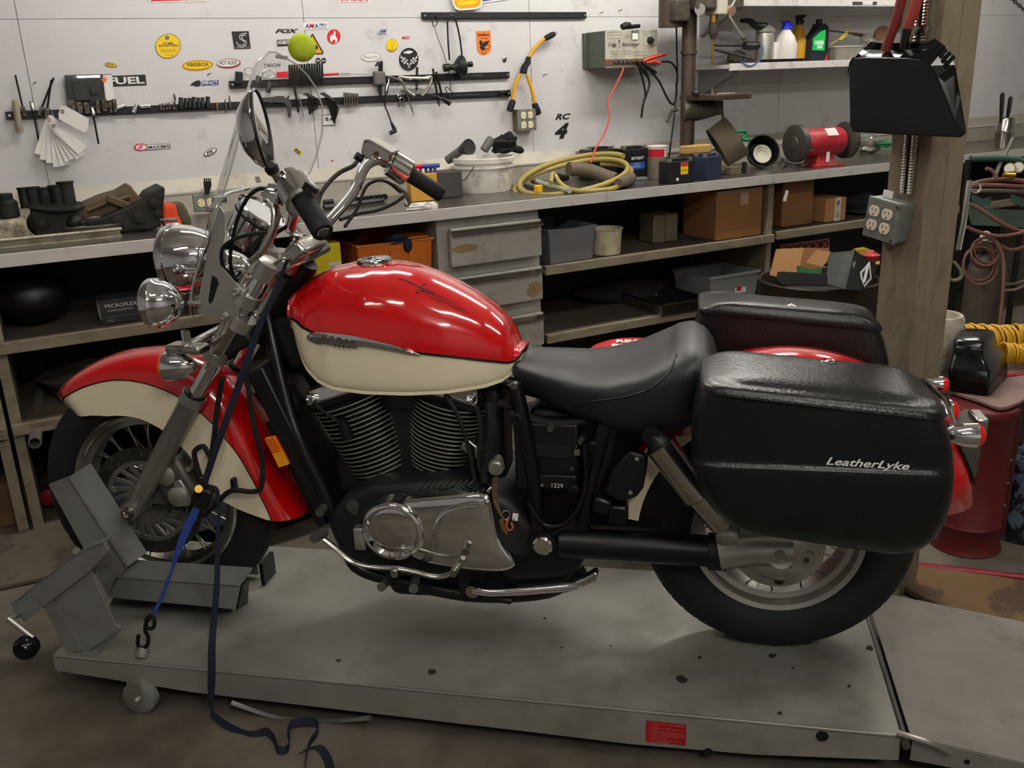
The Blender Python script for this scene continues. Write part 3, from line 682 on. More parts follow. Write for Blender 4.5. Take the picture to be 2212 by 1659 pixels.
# ---------------------------------------------------------------- seat
st_ = [K(x, y, 0) for x, y in ((1112, 772), (1125, 760), (1150, 763), (1200, 768), (1260, 775), (1320, 772), (1380, 756), (1430, 734), (1470, 716), (1500, 713), (1530, 730), (1548, 762), (1556, 800))]
sx = [p[0] for p in st_]; sz = [p[2] for p in st_]
sb = [(-.645, .86), (-.60, .815), (-.55, .79), (-.46, .763), (-.39, .742), (-.32, .732), (-.25, .738), (-.19, .765), (-.15, .80), (-.12, .83)]
rows = []
def seatsec(x):
    zt = np.interp(x, sx, sz); zb = np.interp(x, *zip(*sb)); w = np.interp(x, [-.65, -.6, -.5, -.4, -.3, -.22, -.16, -.12], [.085, .105, .15, .185, .198, .195, .18, .15]); return zt, zb, w
for i in range(41):
    u = i/40; x = -.64+(.64-.135)*u; zt, zb, w = seatsec(x)
    e = min(1, (u+.02)/.06, (1.02-u)/.07); k = math.sqrt(max(.02, 1-(1-e)**2)); zc = (zt+zb)/2+.2*(zt-zb); ring = []
    for j in range(36):
        a = 2*math.pi*j/36; n_ = 2.6 if math.sin(a) > 0 else 3.2
        y = w*k*math.copysign(abs(math.cos(a))**(2/n_), math.cos(a)); s_ = math.sin(a)
        z = zc+(zt-zc)*k*abs(s_)**(2/n_) if s_ > 0 else zc-(zc-zb)*k*abs(s_)**(2/n_)
        if s_ > 0 and -.62 < x < -.26: z -= .012*math.exp(-(y/(.5*w))**2)
        ring.append(V(x, y, z))
    rows.append(ring)
se = bp_('seat', MB().rings(rows), 'seat', smooth=70)
def onSeat(px, py, o=.001):
    y = -.18
    for _ in range(8):
        p = K(px, py, y); zt, zb, w = seatsec(p[0]); zc = (zt+zb)/2+.2*(zt-zb)
        k = min(.98, abs(p[2]-zc)/((zt-zc) if p[2] > zc else (zc-zb))); n_ = 2.6 if p[2] > zc else 3.2
        y = .5*y+.5*(-w*(1-k**n_)**(1/n_)-o)
    return K(px, py, y)
bp_('seat_seam', MB().tube(spline([onSeat(*q) for q in ((1222, 905), (1240, 880), (1262, 870), (1310, 864), (1360, 855), (1400, 842), (1430, 820), (1450, 795), (1462, 765))], 5), .0022, 6), 'black', se)
# ---------------------------------------------------------------- rear fender
def rpol(r_, a, y): return RA+V(math.cos(a)*r_, y, math.sin(a)*r_)
rr_, cr_ = [], []
for i in range(57):
    a = math.radians(172-161*i/56); ro = np.interp(math.degrees(a), [-20, 0, 20, 50, 90, 120, 172], [.44, .445, .452, .452, .448, .44, .40]); 
    rs = ro-np.interp(math.degrees(a), [0, 118, 140], [.135, .135, .03]); ri = .335
    e = min(1, (56-i)/5); w = .115*(.55+.45*math.sin(e*math.pi/2))
    half = [(ro, 0), (ro-.003, .3*w), (ro-.012, .55*w), (ro-.03, .78*w), (ro-.06, .93*w), (rs, w)]
    rr_.append([rpol(r_, a, -y) for r_, y in reversed(half)]+[rpol(r_, a, y) for r_, y in half[1:]])
    if i < 44: cr_.append(([rpol(lerp(rs, min(ri, rs-.01), t), a, -w-.001) for t in (0, .5, 1)], [rpol(lerp(rs, min(ri, rs-.01), t), a, w) for t in (0, .5, 1)]))
rf = bp_('rear_fender', MB().sheet(rr_, .003), 'red', smooth=60)
for k in (0, 1): bp_('cream_panel', MB().sheet([c[k] for c in cr_], .003), 'cream', rf, smooth=60)
for q in ((1825, 771), (1768, 797)):
    pass
c = RA+V(.175, -.02, .408); bp_('fender_bolt', MB().lathe(c, V(.35, 0, 1), [(-.004, .009), (.004, .009), (.007, .005)], 16), 'chrome', rf)
bp_('mudflap', MB().sheet([[rpol(.455, math.radians(34-4*i), y) for y in (-.04, 0, .04)] for i in range(5)], .003), 'black', rf)
# ---------------------------------------------------------------- saddlebags
def bag(s):
    zl = [.600, .604, .615, .635, .665, .70, .74, .775, .79, .7975, .8005, .806, .812, .84, .87, .90, .918, .922]
    def sil(z):
        xf = np.interp(z, [.60, .615, .64, .67, .72, .78, .82, .88, .93, .98], [-.06, -.11, -.148, -.172, -.198, -.212, -.214, -.205, -.19, -.172])
        xr = np.interp(z, [.60, .615, .64, .68, .74, .78, .84, .90, .95, .98], [.15, .222, .258, .278, .285, .284, .277, .262, .240, .225])
        yo = np.interp(z, [.60, .61, .63, .67, .74, .79, .796, .803, .81, .88, .93, .98], [.33, .37, .40, .420, .431, .434, .434, .4255, .4255, .426, .424, .40]); return xf, xr, yo
    def ring(z, g=0.0, yi=.205, top=0, k=1.0):
        xf, xr, yo = sil(z); xf -= g; xr += g; yo += g; r_ = .05; out = []
        cx_, cy_ = (xf+xr)/2, (yi+yo)/2
        for (qx, qy, a0) in ((xr-r_, yo-r_, 0), (xf+r_, yo-r_, 90), (xf+r_*.6, yi+r_*.6, 180), (xr-r_*.6, yi+r_*.6, 270)):
            rr2 = r_ if a0 < 180 else r_*.6
            for j in range(7):
                a = math.radians(a0+90*j/6); x, y = qx+rr2*math.cos(a), qy+rr2*math.sin(a)
                x, y = cx_+(x-cx_)*k, cy_+(y-cy_)*k
                zz = z-(x-.03)*np.interp(z, [.60, .80, .93, .96], [.12, 0, .10, .085])-(top*(y-yi)/(yo-yi)*.012 if top else 0)
                out.append(V(x, s*y, zz))
        return out
    b = bp_('saddlebag', MB().rings([ring(z) for z in zl]), 'bagpaint', smooth=32, label='black textured hard saddlebag, %s side' % ('near' if s < 0 else 'far'))
    bp_('inner_gap', MB().rings([ring(.921, -.006), ring(.932, -.006)]), 'black', b, smooth=0)
    L = [ring(.924, .004), ring(.926, .008), ring(.934, .009), ring(.940, .006), ring(.945, -.002, k=.99), ring(.953, -.006, top=1, k=.965), ring(.959, -.008, top=1, k=.91), ring(.963, -.008, top=1, k=.82), ring(.966, -.008, top=1, k=.6), ring(.967, -.008, top=1, k=.3)]
    lid = bp_('lid', MB().rings(L), 'bagpaint', b, smooth=60)
    c = V(.06 if s < 0 else .03, s*.245, .959); bp_('lock', MB().lathe(c, V(0, -.2*s*0, 1), [(-.004, .016), (.003, .016), (.005, .012), (.004, .009), (.006, .004)], 20), 'chrome', lid)
    return b
bn_ = bag(-1); bag(1)
tm = MB(); c = K(1874, 1006, -.4312); c2 = K(1964, 1014, -.4312); c1 = K(1784, 1002, -.4312)
text(tm, 'LeatherLyke', (c1+c2)/2+V(0, -.0003, .004), c2-c1, V(0, 0, 1), w=np.linalg.norm(c2-c1), h=.021, lift=0, bold=.018, shear=.35)
bp_('lettering', tm, 'whitetext', bn_, smooth=0)
# tail lamps, signals, plate bracket
def bullet(name, c, ax, r_, ln, lens, par=None):
    o = bp_(name, MB().lathe(c, ax, [(-ln, .004), (-ln*.95, r_*.35), (-ln*.7, r_*.7), (-ln*.35, r_*.93), (0, r_), (.004, r_)], 28), 'chrome', par)
    bp_('lens', MB().lathe(c, ax, [(.003, r_*.93), (.012, r_*.88), (.02, r_*.6), (.023, .002)], 24), lens, o); return o
c = K(2103, 940, -.18); bullet('rear_turn_signal', c, V(1, .1, -.05), .027, .065, 'redlens')
c = K(2030, 832, .22); bullet('rear_turn_signal', c, V(1, -.1, -.05), .024, .055, 'redlens')
bp_('signal_bar', MB().tube([K(2060, 920, -.18), V(.36, 0, .80), K(1995, 822, .22)], .008, 8), 'chrome')
tc_ = K(2050, 890, 0); tl = bp_('tail_light', MB().lathe(tc_, V(1, 0, -.15), [(-.06, .012), (-.04, .024), (-.01, .03), (0, .03)], 24), 'chrome'); bp_('lens', MB().lathe(tc_, V(1, 0, -.15), [(0, .028), (.01, .026), (.018, .018), (.02, .004)], 24), 'redlens', tl)
pq = [K(x, y, -.03) for x, y in ((2072, 938), (2122, 920), (2124, 945), (2110, 1030), (2085, 1032))]
bp_('plate_bracket', MB().prism(pq, (0, .12, 0)), 'alu_dark', bev=.002)
bp_('plate_lamp', MB().box(K(2113, 932, -.03)+V(.012, .05, 0), (.03, .07, .05)), 'chrome_dull', bev=.006)
bp_('bracket_rod', MB().tube([K(2025, 865, .1), K(2072, 905, .02)], .004, 6), 'chrome')
# ---------------------------------------------------------------- engine
def cylinder(base, top, n, r_, label, skew):
    ax = nrm(top-base); L = np.linalg.norm(top-base)
    u = nrm(np.cross(YA, ax)); root = bp_('cylinder', MB().tube([base, top], [r_*.62, r_*.88], 28), 'engine_black', label=label)
    fm = None
    for i in range(n):
        k = i/(n-1); rad = r_*(.70+.30*k**.75)
        c = base+ax*L*(.03+.94*k); rx, ry = rad*1.0, rad*.98
        def ringat(o, s): return [c+ax*o+u*math.cos(a)*rx*s*(1.0)+YA*math.sin(a)*ry*s for a in (2*math.pi*j/36 for j in range(36))]
        bp_('cooling_fin', MB().rings([ringat(-.0012, .985), ringat(-.0012, 1.0), ringat(.0012, 1.0), ringat(.0012, .985)]), 'fin', root, smooth=30)
        bp_('fin_body', MB().rings([ringat(-.0022, .97), ringat(.0022, .97)]), 'engine_black', root, smooth=30)
    return root, ax, u
b1, t1 = V(-1.000, -.005, .582), V(-1.068, -.005, .785)
b2, t2 = V(-.853, -.005, .590), V(-.803, -.005, .79)
c1_, ax1, u1 = cylinder(b1, t1, 17, .115, 'front cylinder with thin polished fins', 1)
c2_, ax2, u2 = cylinder(b2, t2, 17, .108, 'rear cylinder with thin polished fins', -1)
for c_, t_, ax_, u_, s in ((c1_, t1, ax1, u1, -1), (c2_, t2, ax2, u2, 1)):
    R = np.array([u_, YA, ax_]).T
    hd = bp_('cylinder_head', MB().box(t_+ax_*.018, (.185, .19, .05), R), 'engine_black', c_, bev=.02, seg=3)
    cv = bp_('head_cover', MB().box(t_+ax_*.042, (.18, .215, .045), R, taper=.82), 'chrome', c_, bev=.012, seg=3)
    for e in (-1, 1):
        p = t_+ax_*.04+u_*e*.062+YA*-.105
        bp_('cover_bolt', MB().lathe(p, -YA+ax_*.5, [(-.01, .014), (.004, .014), (.008, .009), (.006, .005)], 16), 'chrome', cv)
bp_('engine_core', MB().box((-.90, .02, .68), (.46, .14, .34)), 'engine_black', bev=.02)
bp_('air_box', MB().box((-.42, 0, .62), (.36, .16, .32)), 'black', bev=.02)
# spark plug caps and leads
p0 = K(745, 930, -.115); bp_('plug_cap', MB().tube([K(737, 905, -.12), K(752, 945, -.11)], [.012, .016], 10), 'black', c1_)
hose('plug_lead', [(683, 875, -.12), (700, 890, -.125), (722, 905, -.13), (738, 918)], -.125, .004)
hose('plug_lead', [(960, 852, -.12), (985, 890, -.125), (1010, 960), (1030, 1060)], -.125, .0055)
# crankcase
CC = [(705, 1120), (745, 1070), (800, 1048), (880, 1045), (960, 1040), (1040, 1055), (1100, 1085), (1150, 1140), (1150, 1200), (1090, 1240), (960, 1250), (840, 1250), (770, 1225), (725, 1180)]
cr = bp_('crankcase', MB().prism([K(x, y, -.15) for x, y in CC], (0, .30, 0)), 'engine_black', bev=.02, seg=3)
bp_('crankcase_lower', MB().box((-.88, 0, .40), (.42, .26, .13)), 'engine_black', cr, bev=.03, seg=3)
bp_('oil_pan', MB().box((-.82, 0, .30), (.34, .2, .11)), 'engine_black', cr, bev=.03, seg=3)
cv = [(862, 1085), (900, 1074), (960, 1068), (1020, 1063), (1048, 1066), (1062, 1076), (1068, 1110), (1080, 1160), (1110, 1205), (1113, 1222), (1090, 1232), (1030, 1230), (970, 1222), (930, 1215), (890, 1200), (855, 1170), (845, 1120)]
P = [K(x, y, -.19) for x, y in cv]; ce = sum(P)/len(P)
def inset(P, k, dy): return [ce+(p-ce)*k+V(0, dy, 0) for p in P]
cs = [np.array(q) for q in spline(P, 3, closed=True)]
cover = bp_('crankcase_cover', MB().rings([inset(cs, 1.0, .04), inset(cs, 1.0, 0), inset(cs, .985, -.006), inset(cs, .95, -.011), inset(cs, .88, -.014), inset(cs, .5, -.016), inset(cs, .01, -.016)]), 'chrome', smooth=50)
rc = K(847, 1150, -.215)
ring = bp_('alternator_cover', MB().lathe(rc+V(0, .06, 0), -YA, [(0, .080), (.045, .080), (.058, .0775), (.064, .071), (.064, .066), (.058, .062), (.054, .059), (.056, .052), (.058, .03), (.059, .001)], 48), 'chrome', cover, smooth=45)
tm = MB()
for i, ch in enumerate('HONDA'):
    a = math.radians(-125+i*14); text(tm, ch, rc+V(math.cos(a)*.045, .001, math.sin(a)*.045), V(-math.sin(a), 0, math.cos(a)), V(-math.cos(a), 0, -math.sin(a)), h=.009, lift=.0012)
bp_('cover_lettering', tm, 'chrome_dull', ring, smooth=0)
# moulded arch on the cover
arch = [K(x, y, -.208) for x, y in ((940, 1185), (938, 1160), (945, 1130), (962, 1108), (985, 1096), (1015, 1090), (1050, 1086))]
bp_('cover_arch', MB().tube(spline(arch, 5), .010, 10, flat=.7), 'chrome', cover)
bp_('sprocket_boss', MB().box(K(780, 1160, -.18), (.03, .03, .06)), 'alu', cover, bev=.004)
# finned top rib of the case
rb = MB()
for i in range(9):
    a = K(900+i*14, 1058-i*1.2, -.15); rb.tube([a, a+V(.016, 0, .018)], .0018, 5)
bp_('case_ribs', rb, 'alu_dark', cr)
for q, r_ in (((760, 1095), .016), ((765, 1105), .009), ((690, 1108), .012)): c = K(*q, -.16); bp_('engine_bolt', MB().cyl(c+V(0, .03, 0), c, r_, n=14), 'alu_dark', cr)
# gear lever
lv = bp_('gear_lever', MB().tube(spline([K(x, y, -.245) for x, y in ((694, 1160), (720, 1180), (752, 1208), (780, 1220), (820, 1226), (860, 1228), (900, 1236), (930, 1244), (955, 1245), (980, 1236), (992, 1222), (1000, 1205))], 4), .0085, 10, flat=.7), 'chrome_dull')
bp_('toe_peg', MB().cyl(K(678, 1163, -.285), K(700, 1150, -.235), .0125, n=16), 'alu_dark', lv)
bp_('heel_peg', MB().cyl(K(978, 1240, -.285), K(1000, 1207, -.22), .010, n=16), 'chrome_dull', lv)
bp_('lever_pivot', MB().box(K(853, 1236, -.255), (.018, .02, .022)), 'chrome_dull', lv, bev=.004)
for q0, q1 in (((824, 1268, -.26), (842, 1248, -.15)), ((893, 1272, -.26), (900, 1245, -.15))):
    bp_('footpeg_stud', MB().cyl(K(*q0), K(*q1), .0115, n=12), 'alu_dark')
# ---------------------------------------------------------------- frame
def tube_(name, pts, r_, m='frame', **k): return bp_(name, MB().tube(spline([np.asarray(p, float) for p in pts], 5), r_, 14), m, **k)
for s in (-1, 1):
    dn = [K(x, y, -.125) for x, y in ((560, 760), (605, 880), (650, 975), (700, 1080), (745, 1190), (775, 1235))]
    pts = [V(p[0], s*.11, p[2]) for p in dn]+[V(-.93, s*.11, .30), V(-.75, s*.11, .275), V(-.56, s*.11, .30), V(-.47, s*.11, .37)]
    pts[0] = V(-1.27, s*.03, 1.0); pts[1][1] = s*.085
    tube_('frame_tube', pts, .0185)
    tube_('frame_tube', [V(-1.2, s*.03, 1.0), V(-1.0, s*.04, .98), V(-.7, s*.07, .86), V(-.45, s*.09, .80), V(-.2, s*.1, .78)], .016)
    tube_('frame_tube', [V(-.62, s*.13, .86), V(-.60, s*.135, .76), V(-.58, s*.135, .62), V(-.575, s*.135, .50), V(-.56, s*.13, .42)], .018)
    tube_('frame_tube', [V(-.40, s*.13, .80), V(-.42, s*.135, .72), V(-.45, s*.135, .60), V(-.465, s*.135, .50)], .02)
    # seat post plate, drawn round the open side loop
pl = [K(x, y, -.145) for x, y in ((1092, 1085), (1108, 1100), (1122, 1120), (1150, 1140), (1190, 1150), (1225, 1135), (1255, 1105), (1268, 1060), (1275, 1000), (1285, 940), (1305, 905), (1335, 925), (1320, 1000), (1285, 1080), (1272, 1130), (1270, 1195), (1255, 1230), (1215, 1262), (1120, 1268), (1080, 1240), (1110, 1225), (1115, 1200), (1090, 1150))]
bp_('frame_plate', MB().prism(pl, (0, .03, 0)), 'frame', bev=.006, smooth=0)
lp = [K(x, y, -.165) for x, y in ((1262, 955), (1266, 1010), (1262, 1060), (1245, 1105), (1215, 1133), (1180, 1135), (1160, 1115), (1140, 1085))]
tube_('side_loop', lp, .006)
pc = K(1173, 1176, -.155); pv = bp_('pivot_boss', MB().cyl(pc+V(0, .03, 0), pc+V(0, -.006, 0), .034, n=24), 'frame'); bp_('pivot_cap', MB().lathe(pc+V(0, -.004, 0), -YA, [(0, .025), (.006, .025), (.010, .020), (.009, .009), (.011, .003)], 28), 'chrome', pv)
bp_('lower_case', MB().box((-.60, 0, .36), (.22, .2, .16)), 'engine_black', bev=.03, seg=3)
# battery / control box behind the missing side cover
xb0, xb1 = K(1125, 1010, -.13), K(1258, 1010, -.13)
eb_ = bp_('battery_box', MB().box((-.56+.01, -.06, .675), (.155, .14, .175)), 'black', bev=.006)
EBX = -.55
for q, w, h, m in (((1190, 975), .10, .03, 'engine_black'), ((1152, 1002), .012, .006, 'whitetext')):
    c = K(*q, -.133); bp_('box_panel', MB().box(c, (w, .006, h)), m, eb_, smooth=0, bev=.001)
bp_('lower_strap', MB().box(K(1195, 1040, -.137), (.115, .012, .036)), 'black', eb_, bev=.003)
for q in ((1137, 970), (1247, 975)):
    c = K(*q, -.135); bp_('terminal', MB().box(c, (.014, .014, .016)).cyl(c+V(0, 0, .01), c+V(0, 0, .02), .004, n=8), 'chrome_dull', eb_, smooth=0)
tm = MB(); c = K(1204, 1049, -.1435); text(tm, '1229', c, V(1, 0, -.03), V(0, 0, 1), h=.011, lift=.0); c = K(1164, 1047, -.1435); text(tm, '-Hot', c, V(1, 0, -.03), V(0, 0, 1), h=.008, lift=0)
bp_('paint_marks', tm, 'whitetext', eb_, smooth=0)
for q in ((1145, 1012), (1235, 1012)): c = K(*q, -.136); bp_('box_screw', MB().cyl(c, c+V(0, -.004, 0), .005, n=10), 'alu_dark', eb_)
for q, r_ in (((1240, 1060), .014), ((1115, 905), .016), ((1280, 965), .014)):
    c = K(*q, -.15); bp_('mount_grommet', MB().lathe(c+V(0, .01, 0), -YA, [(0, r_), (.012, r_), (.014, r_*.6), (.008, r_*.45)], 18), 'black')
for q in ((1188, 927), (1110, 835), (1255, 955)): c = K(*q, -.15); bp_('frame_bolt', MB().cyl(c, c+V(0, .02, 0), .008, n=8), 'alu_dark')
hose('wiring_loom', [(1080, 870, -.14), (1110, 880), (1150, 905), (1210, 915), (1290, 905)], -.12, .010)
hose('wiring_loom', [(1058, 870, -.13), (1062, 920), (1055, 980), (1048, 1040)], -.14, .012)
hose('fuel_hose', [(1030, 880, -.13), (1040, 930), (1035, 1000), (1045, 1030)], -.13, .006)
# side triangle cover
sp = [K(x, y, -.16) for x, y in ((1360, 975), (1400, 985), (1398, 1010), (1390, 1055), (1375, 1075), (1340, 1085), (1310, 1070), (1305, 1060), (1325, 1010))]
sc_ = bp_('side_panel', MB().prism(sp, (0, .02, 0)), 'black', bev=.006)
for q in ((1376, 991), (1362, 1064)): c = K(*q, -.163); bp_('panel_screw', MB().lathe(c, -YA, [(0, .006), (.003, .005), (.004, .001)], 12), 'alu', sc_)
bp_('linkage', MB().box(K(1300, 1090, -.15), (.045, .03, .04), roty(.3)), 'frame', bev=.008)
bp_('linkage', MB().box(K(1335, 1105, -.13), (.05, .05, .05)), 'frame', bev=.008)
# swingarm, shock, final drive
sw = bp_('swingarm', MB().tube([V(-.52, -.135, .455), V(-.15, -.135, .453)], .038, 20), 'frame'); bp_('swingarm_boot', MB().tube([V(-.165, -.135, .453), V(-.125, -.135, .453)], [.044, .046], 20), 'black', sw)
bp_('swingarm', MB().tube([V(-.52, .135, .455), V(-.02, .135, .46)], .032, 20), 'frame')
def shock(s):
    a, b = V(-.281, s*.185, .742), V(-.143, s*.185, .548); ax = nrm(b-a)
    o = bp_('shock_absorber', MB().tube([a-ax*.004, a, a+ax*.15, a+ax*.155, b, b+ax*.01], [.030, .036, .036, .03, .024, .02], 24), 'chrome_dull')
    bp_('shock_top', MB().tube([a-ax*.03, a-ax*.004], [.02, .03], 18), 'black', o)
    bp_('shock_eye', MB().cyl(a-ax*.035+V(0, -.02, 0), a-ax*.035+V(0, .02, 0), .02, n=18), 'black', o)
shock(-1); shock(1)
fdv = bp_('final_drive', MB().lathe(RA+V(-.005, -.10, -.0), -YA, [(-.03, .10), (0, .112), (.02, .108), (.035, .075), (.05, .055), (.055, .03)], 36), 'alu', smooth=40)
bp_('drive_arm', MB().tube([V(-.14, -.14, .455), V(-.06, -.14, .47), V(.02, -.13, .468)], [.045, .040, .045], 18), 'alu', fdv)
bp_('drive_axle_nut', MB().cyl(K(1687, 1203, -.165), K(1687, 1203, -.19), .014, n=6), 'chrome_dull', fdv)
bp_('axle_boss', MB().cyl(K(1687, 1203, -.14), K(1687, 1203, -.168), .028, n=20), 'alu', fdv)
c = K(1741, 1206, -.14); bp_('filler_plug', MB().cyl(c+V(0, .02, 0), c+V(0, -.01, 0), .021, n=20), 'alu', fdv); bp_('plug_socket', MB().cyl(c+V(0, -.009, 0), c+V(0, -.011, 0), .008, n=6), 'alu_dark', fdv)
c = K(1683, 1253, -.13); bp_('drain_plug', MB().cyl(c+V(0, .03, 0), c, .013, n=14), 'black', fdv)
c = K(1570, 1162, -.16); bp_('shock_mount', MB().lathe(c+V(0, .03, 0), -YA, [(0, .026), (.035, .026), (.04, .02), (.042, .008)], 20), 'alu', fdv)
bp_('drive_web', MB().prism([K(x, y, -.135) for x, y in ((1585, 1180), (1660, 1170), (1720, 1200), (1735, 1240), (1690, 1258), (1640, 1245), (1620, 1220), (1560, 1215))], (0, .03, 0)), 'alu', fdv, bev=.006)
# kickstand
kp = K(1022, 1273, -.165); ks = bp_('side_stand', MB().tube(spline([K(x, y, -.17) for x, y in ((1022, 1273), (1060, 1279), (1140, 1275), (1220, 1268), (1248, 1264))], 4), [.0115]*17, 12), 'chrome')
bp_('stand_foot', MB().prism([K(x, y, -.18) for x, y in ((1240, 1258), (1262, 1250), (1284, 1237), (1292, 1240), (1290, 1256), (1262, 1268), (1242, 1272))], (0, .03, 0)), 'chrome', ks, bev=.004)
bp_('stand_pivot', MB().cyl(kp+V(0, .02, 0), kp+V(0, -.014, 0), .017, n=20), 'chrome_dull', ks)
bp_('stand_bracket', MB().prism([K(x, y, -.13) for x, y in ((990, 1220), (1050, 1225), (1045, 1265), (1030, 1300), (1003, 1302), (990, 1280))], (0, .03, 0)), 'black', bev=.004)
bp_('stand_spring', MB().tube([K(1040, 1290, -.14), K(1105, 1298, -.13)], .009, 10), 'black')
hose('drain_hose', [(1205, 1235, -.12), (1215, 1260), (1205, 1245)], -.12, .003, 'black')
# reflector and radiator area
bp_('radiator', MB().box((-1.205, .02, .68), (.05, .28, .42), roty(-.36)), 'black', bev=.006)
bp_('wiring_cluster', MB().box((-1.17, .02, .93), (.16, .16, .16), roty(-.3)), 'black', bev=.03)
ra = [K(x, y, -.13) for x, y in ((570, 948), (592, 943), (624, 1003), (602, 1010))]
rfx = bp_('side_reflector', MB().prism(ra, (0, .012, 0)), 'amber', bev=.002); ra2 = [K(x, y, -.1305) for x, y in ((588, 980), (612, 975), (624, 1003), (602, 1010))]
bp_('reflector_bright', MB().prism(ra2, (0, .002, 0)), 'amber_bright', rfx, smooth=0)
bp_('horn_cover', MB().ell(K(620, 870, -.05), (.05, .05, .05)), 'black')
tube_('front_bar', [K(585, 905, -.09), K(640, 1010, -.09), K(700, 1130, -.09)], .02, 'frame')
# air / carb body between the cylinders
bp_('carburettor', MB().box((-.925, 0, .80), (.10, .16, .08)), 'engine_black', bev=.02)
bp_('inlet_trim', MB().box(K(1022, 970, -.1), (.06, .02, .035), roty(.6)), 'chrome_dull', bev=.006)
c = K(1070, 1003, -.155); bp_('choke_knob', MB().lathe(c+V(0, .03, .0), V(.1, -1, -.1), [(0, .014), (.02, .016), (.03, .02), (.045, .02), (.05, .016)], 20), 'alu', smooth=40)
# ---------------------------------------------------------------- handlebars
gR0, gR1 = K(872, 368, .36), K(955, 421, .41); gL0, gL1 = K(652, 428, -.36), K(699, 503, -.42)
barR = [V(-1.16, .05, 1.155), V(-1.13, .06, 1.20), K(760, 420, .17), K(785, 368, .24), K(803, 350, .275), K(835, 348, .32), gR0, gR1]
barL = [V(-1.16, -.05, 1.155), V(-1.15, -.06, 1.20), K(628, 490, -.18), K(645, 440, -.25), K(648, 420, -.29), gL0, gL1]
hb = bp_('handlebar', MB().tube(spline(barR, 8), .0135, 16), 'chrome'); bp_('handlebar_half', MB().tube(spline(barL, 8), .0135, 16), 'chrome', hb)
bp_('handlebar_bridge', MB().cyl(V(-1.16, -.06, 1.155), V(-1.16, .06, 1.155), .0135), 'chrome', hb)
for s in (-1, 1): bp_('riser', MB().cyl(V(-1.19, s*.05, 1.11), V(-1.155, s*.05, 1.17), .022, n=18), 'chrome_dull', hb)
c = K(660, 535, -.045); bp_('riser_clamp', MB().box(c, (.05, .14, .045), roty(-.7)), 'chrome_dull', hb, bev=.012, seg=3)
for q in ((630, 512), (661, 545)): cc_ = K(*q, -.12); bp_('clamp_bolt', MB().cyl(cc_, cc_+V(.004, -.006, .005), .006, n=6), 'alu_dark', hb)
for nm, a, b in (('grip', gL0, gL1), ('grip', gR0, gR1)):
    ax = nrm(b-a); g0 = lerp(a, b, .12)
    gr = bp_(nm, MB().tube([g0, g0+ax*.004, lerp(a, b, .5), b-ax*.004, b], [.021, .022, .0215, .0225, .020], 20), 'rubber', hb)
    bp_('grip_end', MB().cyl(b-ax*.002, b+ax*.0015, .010, n=14), 'alu_dark', gr)
def housing(a, b, s):
    ax = nrm(b-a); c = a-ax*.012
    h = bp_('switch_housing', MB().tube([c-ax*.035, c-ax*.03, c+ax*.022, c+ax*.028], [.03, .038, .0395, .034], 24), 'polished', hb)
    h2 = bp_('switch_clamp', MB().tube([c-ax*.058, c-ax*.038], .024, 20), 'polished', h)
    u_, w_ = perp(ax); nb = V(0, -1, .5)
    bp_('switch_rocker', MB().box(c+V(.012, 0, .026) if s > 0 else c+V(.026, -.006, .012), (.022, .012, .016), roty(.6)), mk('switch_red', '#a53322', .4) if s > 0 else 'black', h, bev=.002)
    return c, ax
cR, axR = housing(gR0, gR1, 1); cL, axL = housing(gL0, gL1, -1)
bp_('choke_lever', MB().box(cL+V(0, 0, .034), (.04, .008, .006), rotz(.4)), 'alu_dark', hb, bev=.002)
bp_('horn_button', MB().box(K(672, 405, -.395), (.030, .012, .012), roty(.6)), 'black', hb, bev=.002)
# front master cylinder
mq = [K(x, y, .29) for x, y in ((783, 305), (797, 302), (845, 328), (846, 334), (838, 352), (812, 346), (790, 345), (778, 330))]
mc = bp_('brake_reservoir', MB().prism(mq, (0, .055, 0)), 'polished', hb, bev=.006, seg=3)
bp_('reservoir_lid', MB().prism([K(x, y, .285) for x, y in ((781, 303), (797, 299), (848, 328), (846, 334), (796, 307))], (0, .065, 0)), 'alu', mc, bev=.002)
c = K(812, 333, .288); bp_('sight_glass', MB().cyl(c, c+V(0, -.002, 0), .007, n=16), mk('sight', '#4a2f1c', .1), mc)
bp_('banjo', MB().cyl(K(768, 335, .29), K(783, 345, .30), .011, n=14), 'black', mc)
for q in ((853, 343), (845, 369)): c = K(*q, .30); bp_('clamp_bolt', MB().cyl(c, c+V(0, -.004, 0), .005, n=8), 'alu_dark', mc)
hose('brake_line', [(770, 350, .27), (760, 360, .24), (735, 372, .2), (712, 392, .15), (690, 425, .1), (680, 470, .04)], .2, .006, par=hb)
hose('throttle_cable', [(872, 425, .33), (850, 440, .3), (815, 455, .24), (775, 462, .2), (735, 475, .1)], .2, .0045, par=hb)
hose('throttle_cable', [(865, 415, .33), (840, 395, .28), (815, 390, .22), (790, 405, .2), (772, 450, .16), (745, 490, .1)], .2, .0045, par=hb)
hose('front_brake_lever', [(850, 400, .33), (870, 412, .36), (880, 425, .40), (884, 440, .42)], .3, .006, 'alu', par=hb)
c = K(879, 441, .42); bp_('lever_ball', MB().ell(c, (.009, .009, .009)), 'alu', hb)
bp_('cable_tie', MB().lathe(K(770, 402, .2), K(785, 368, .24)-K(760, 420, .17), [(-.002, .0155), (.002, .0155)], 16), 'black', hb)
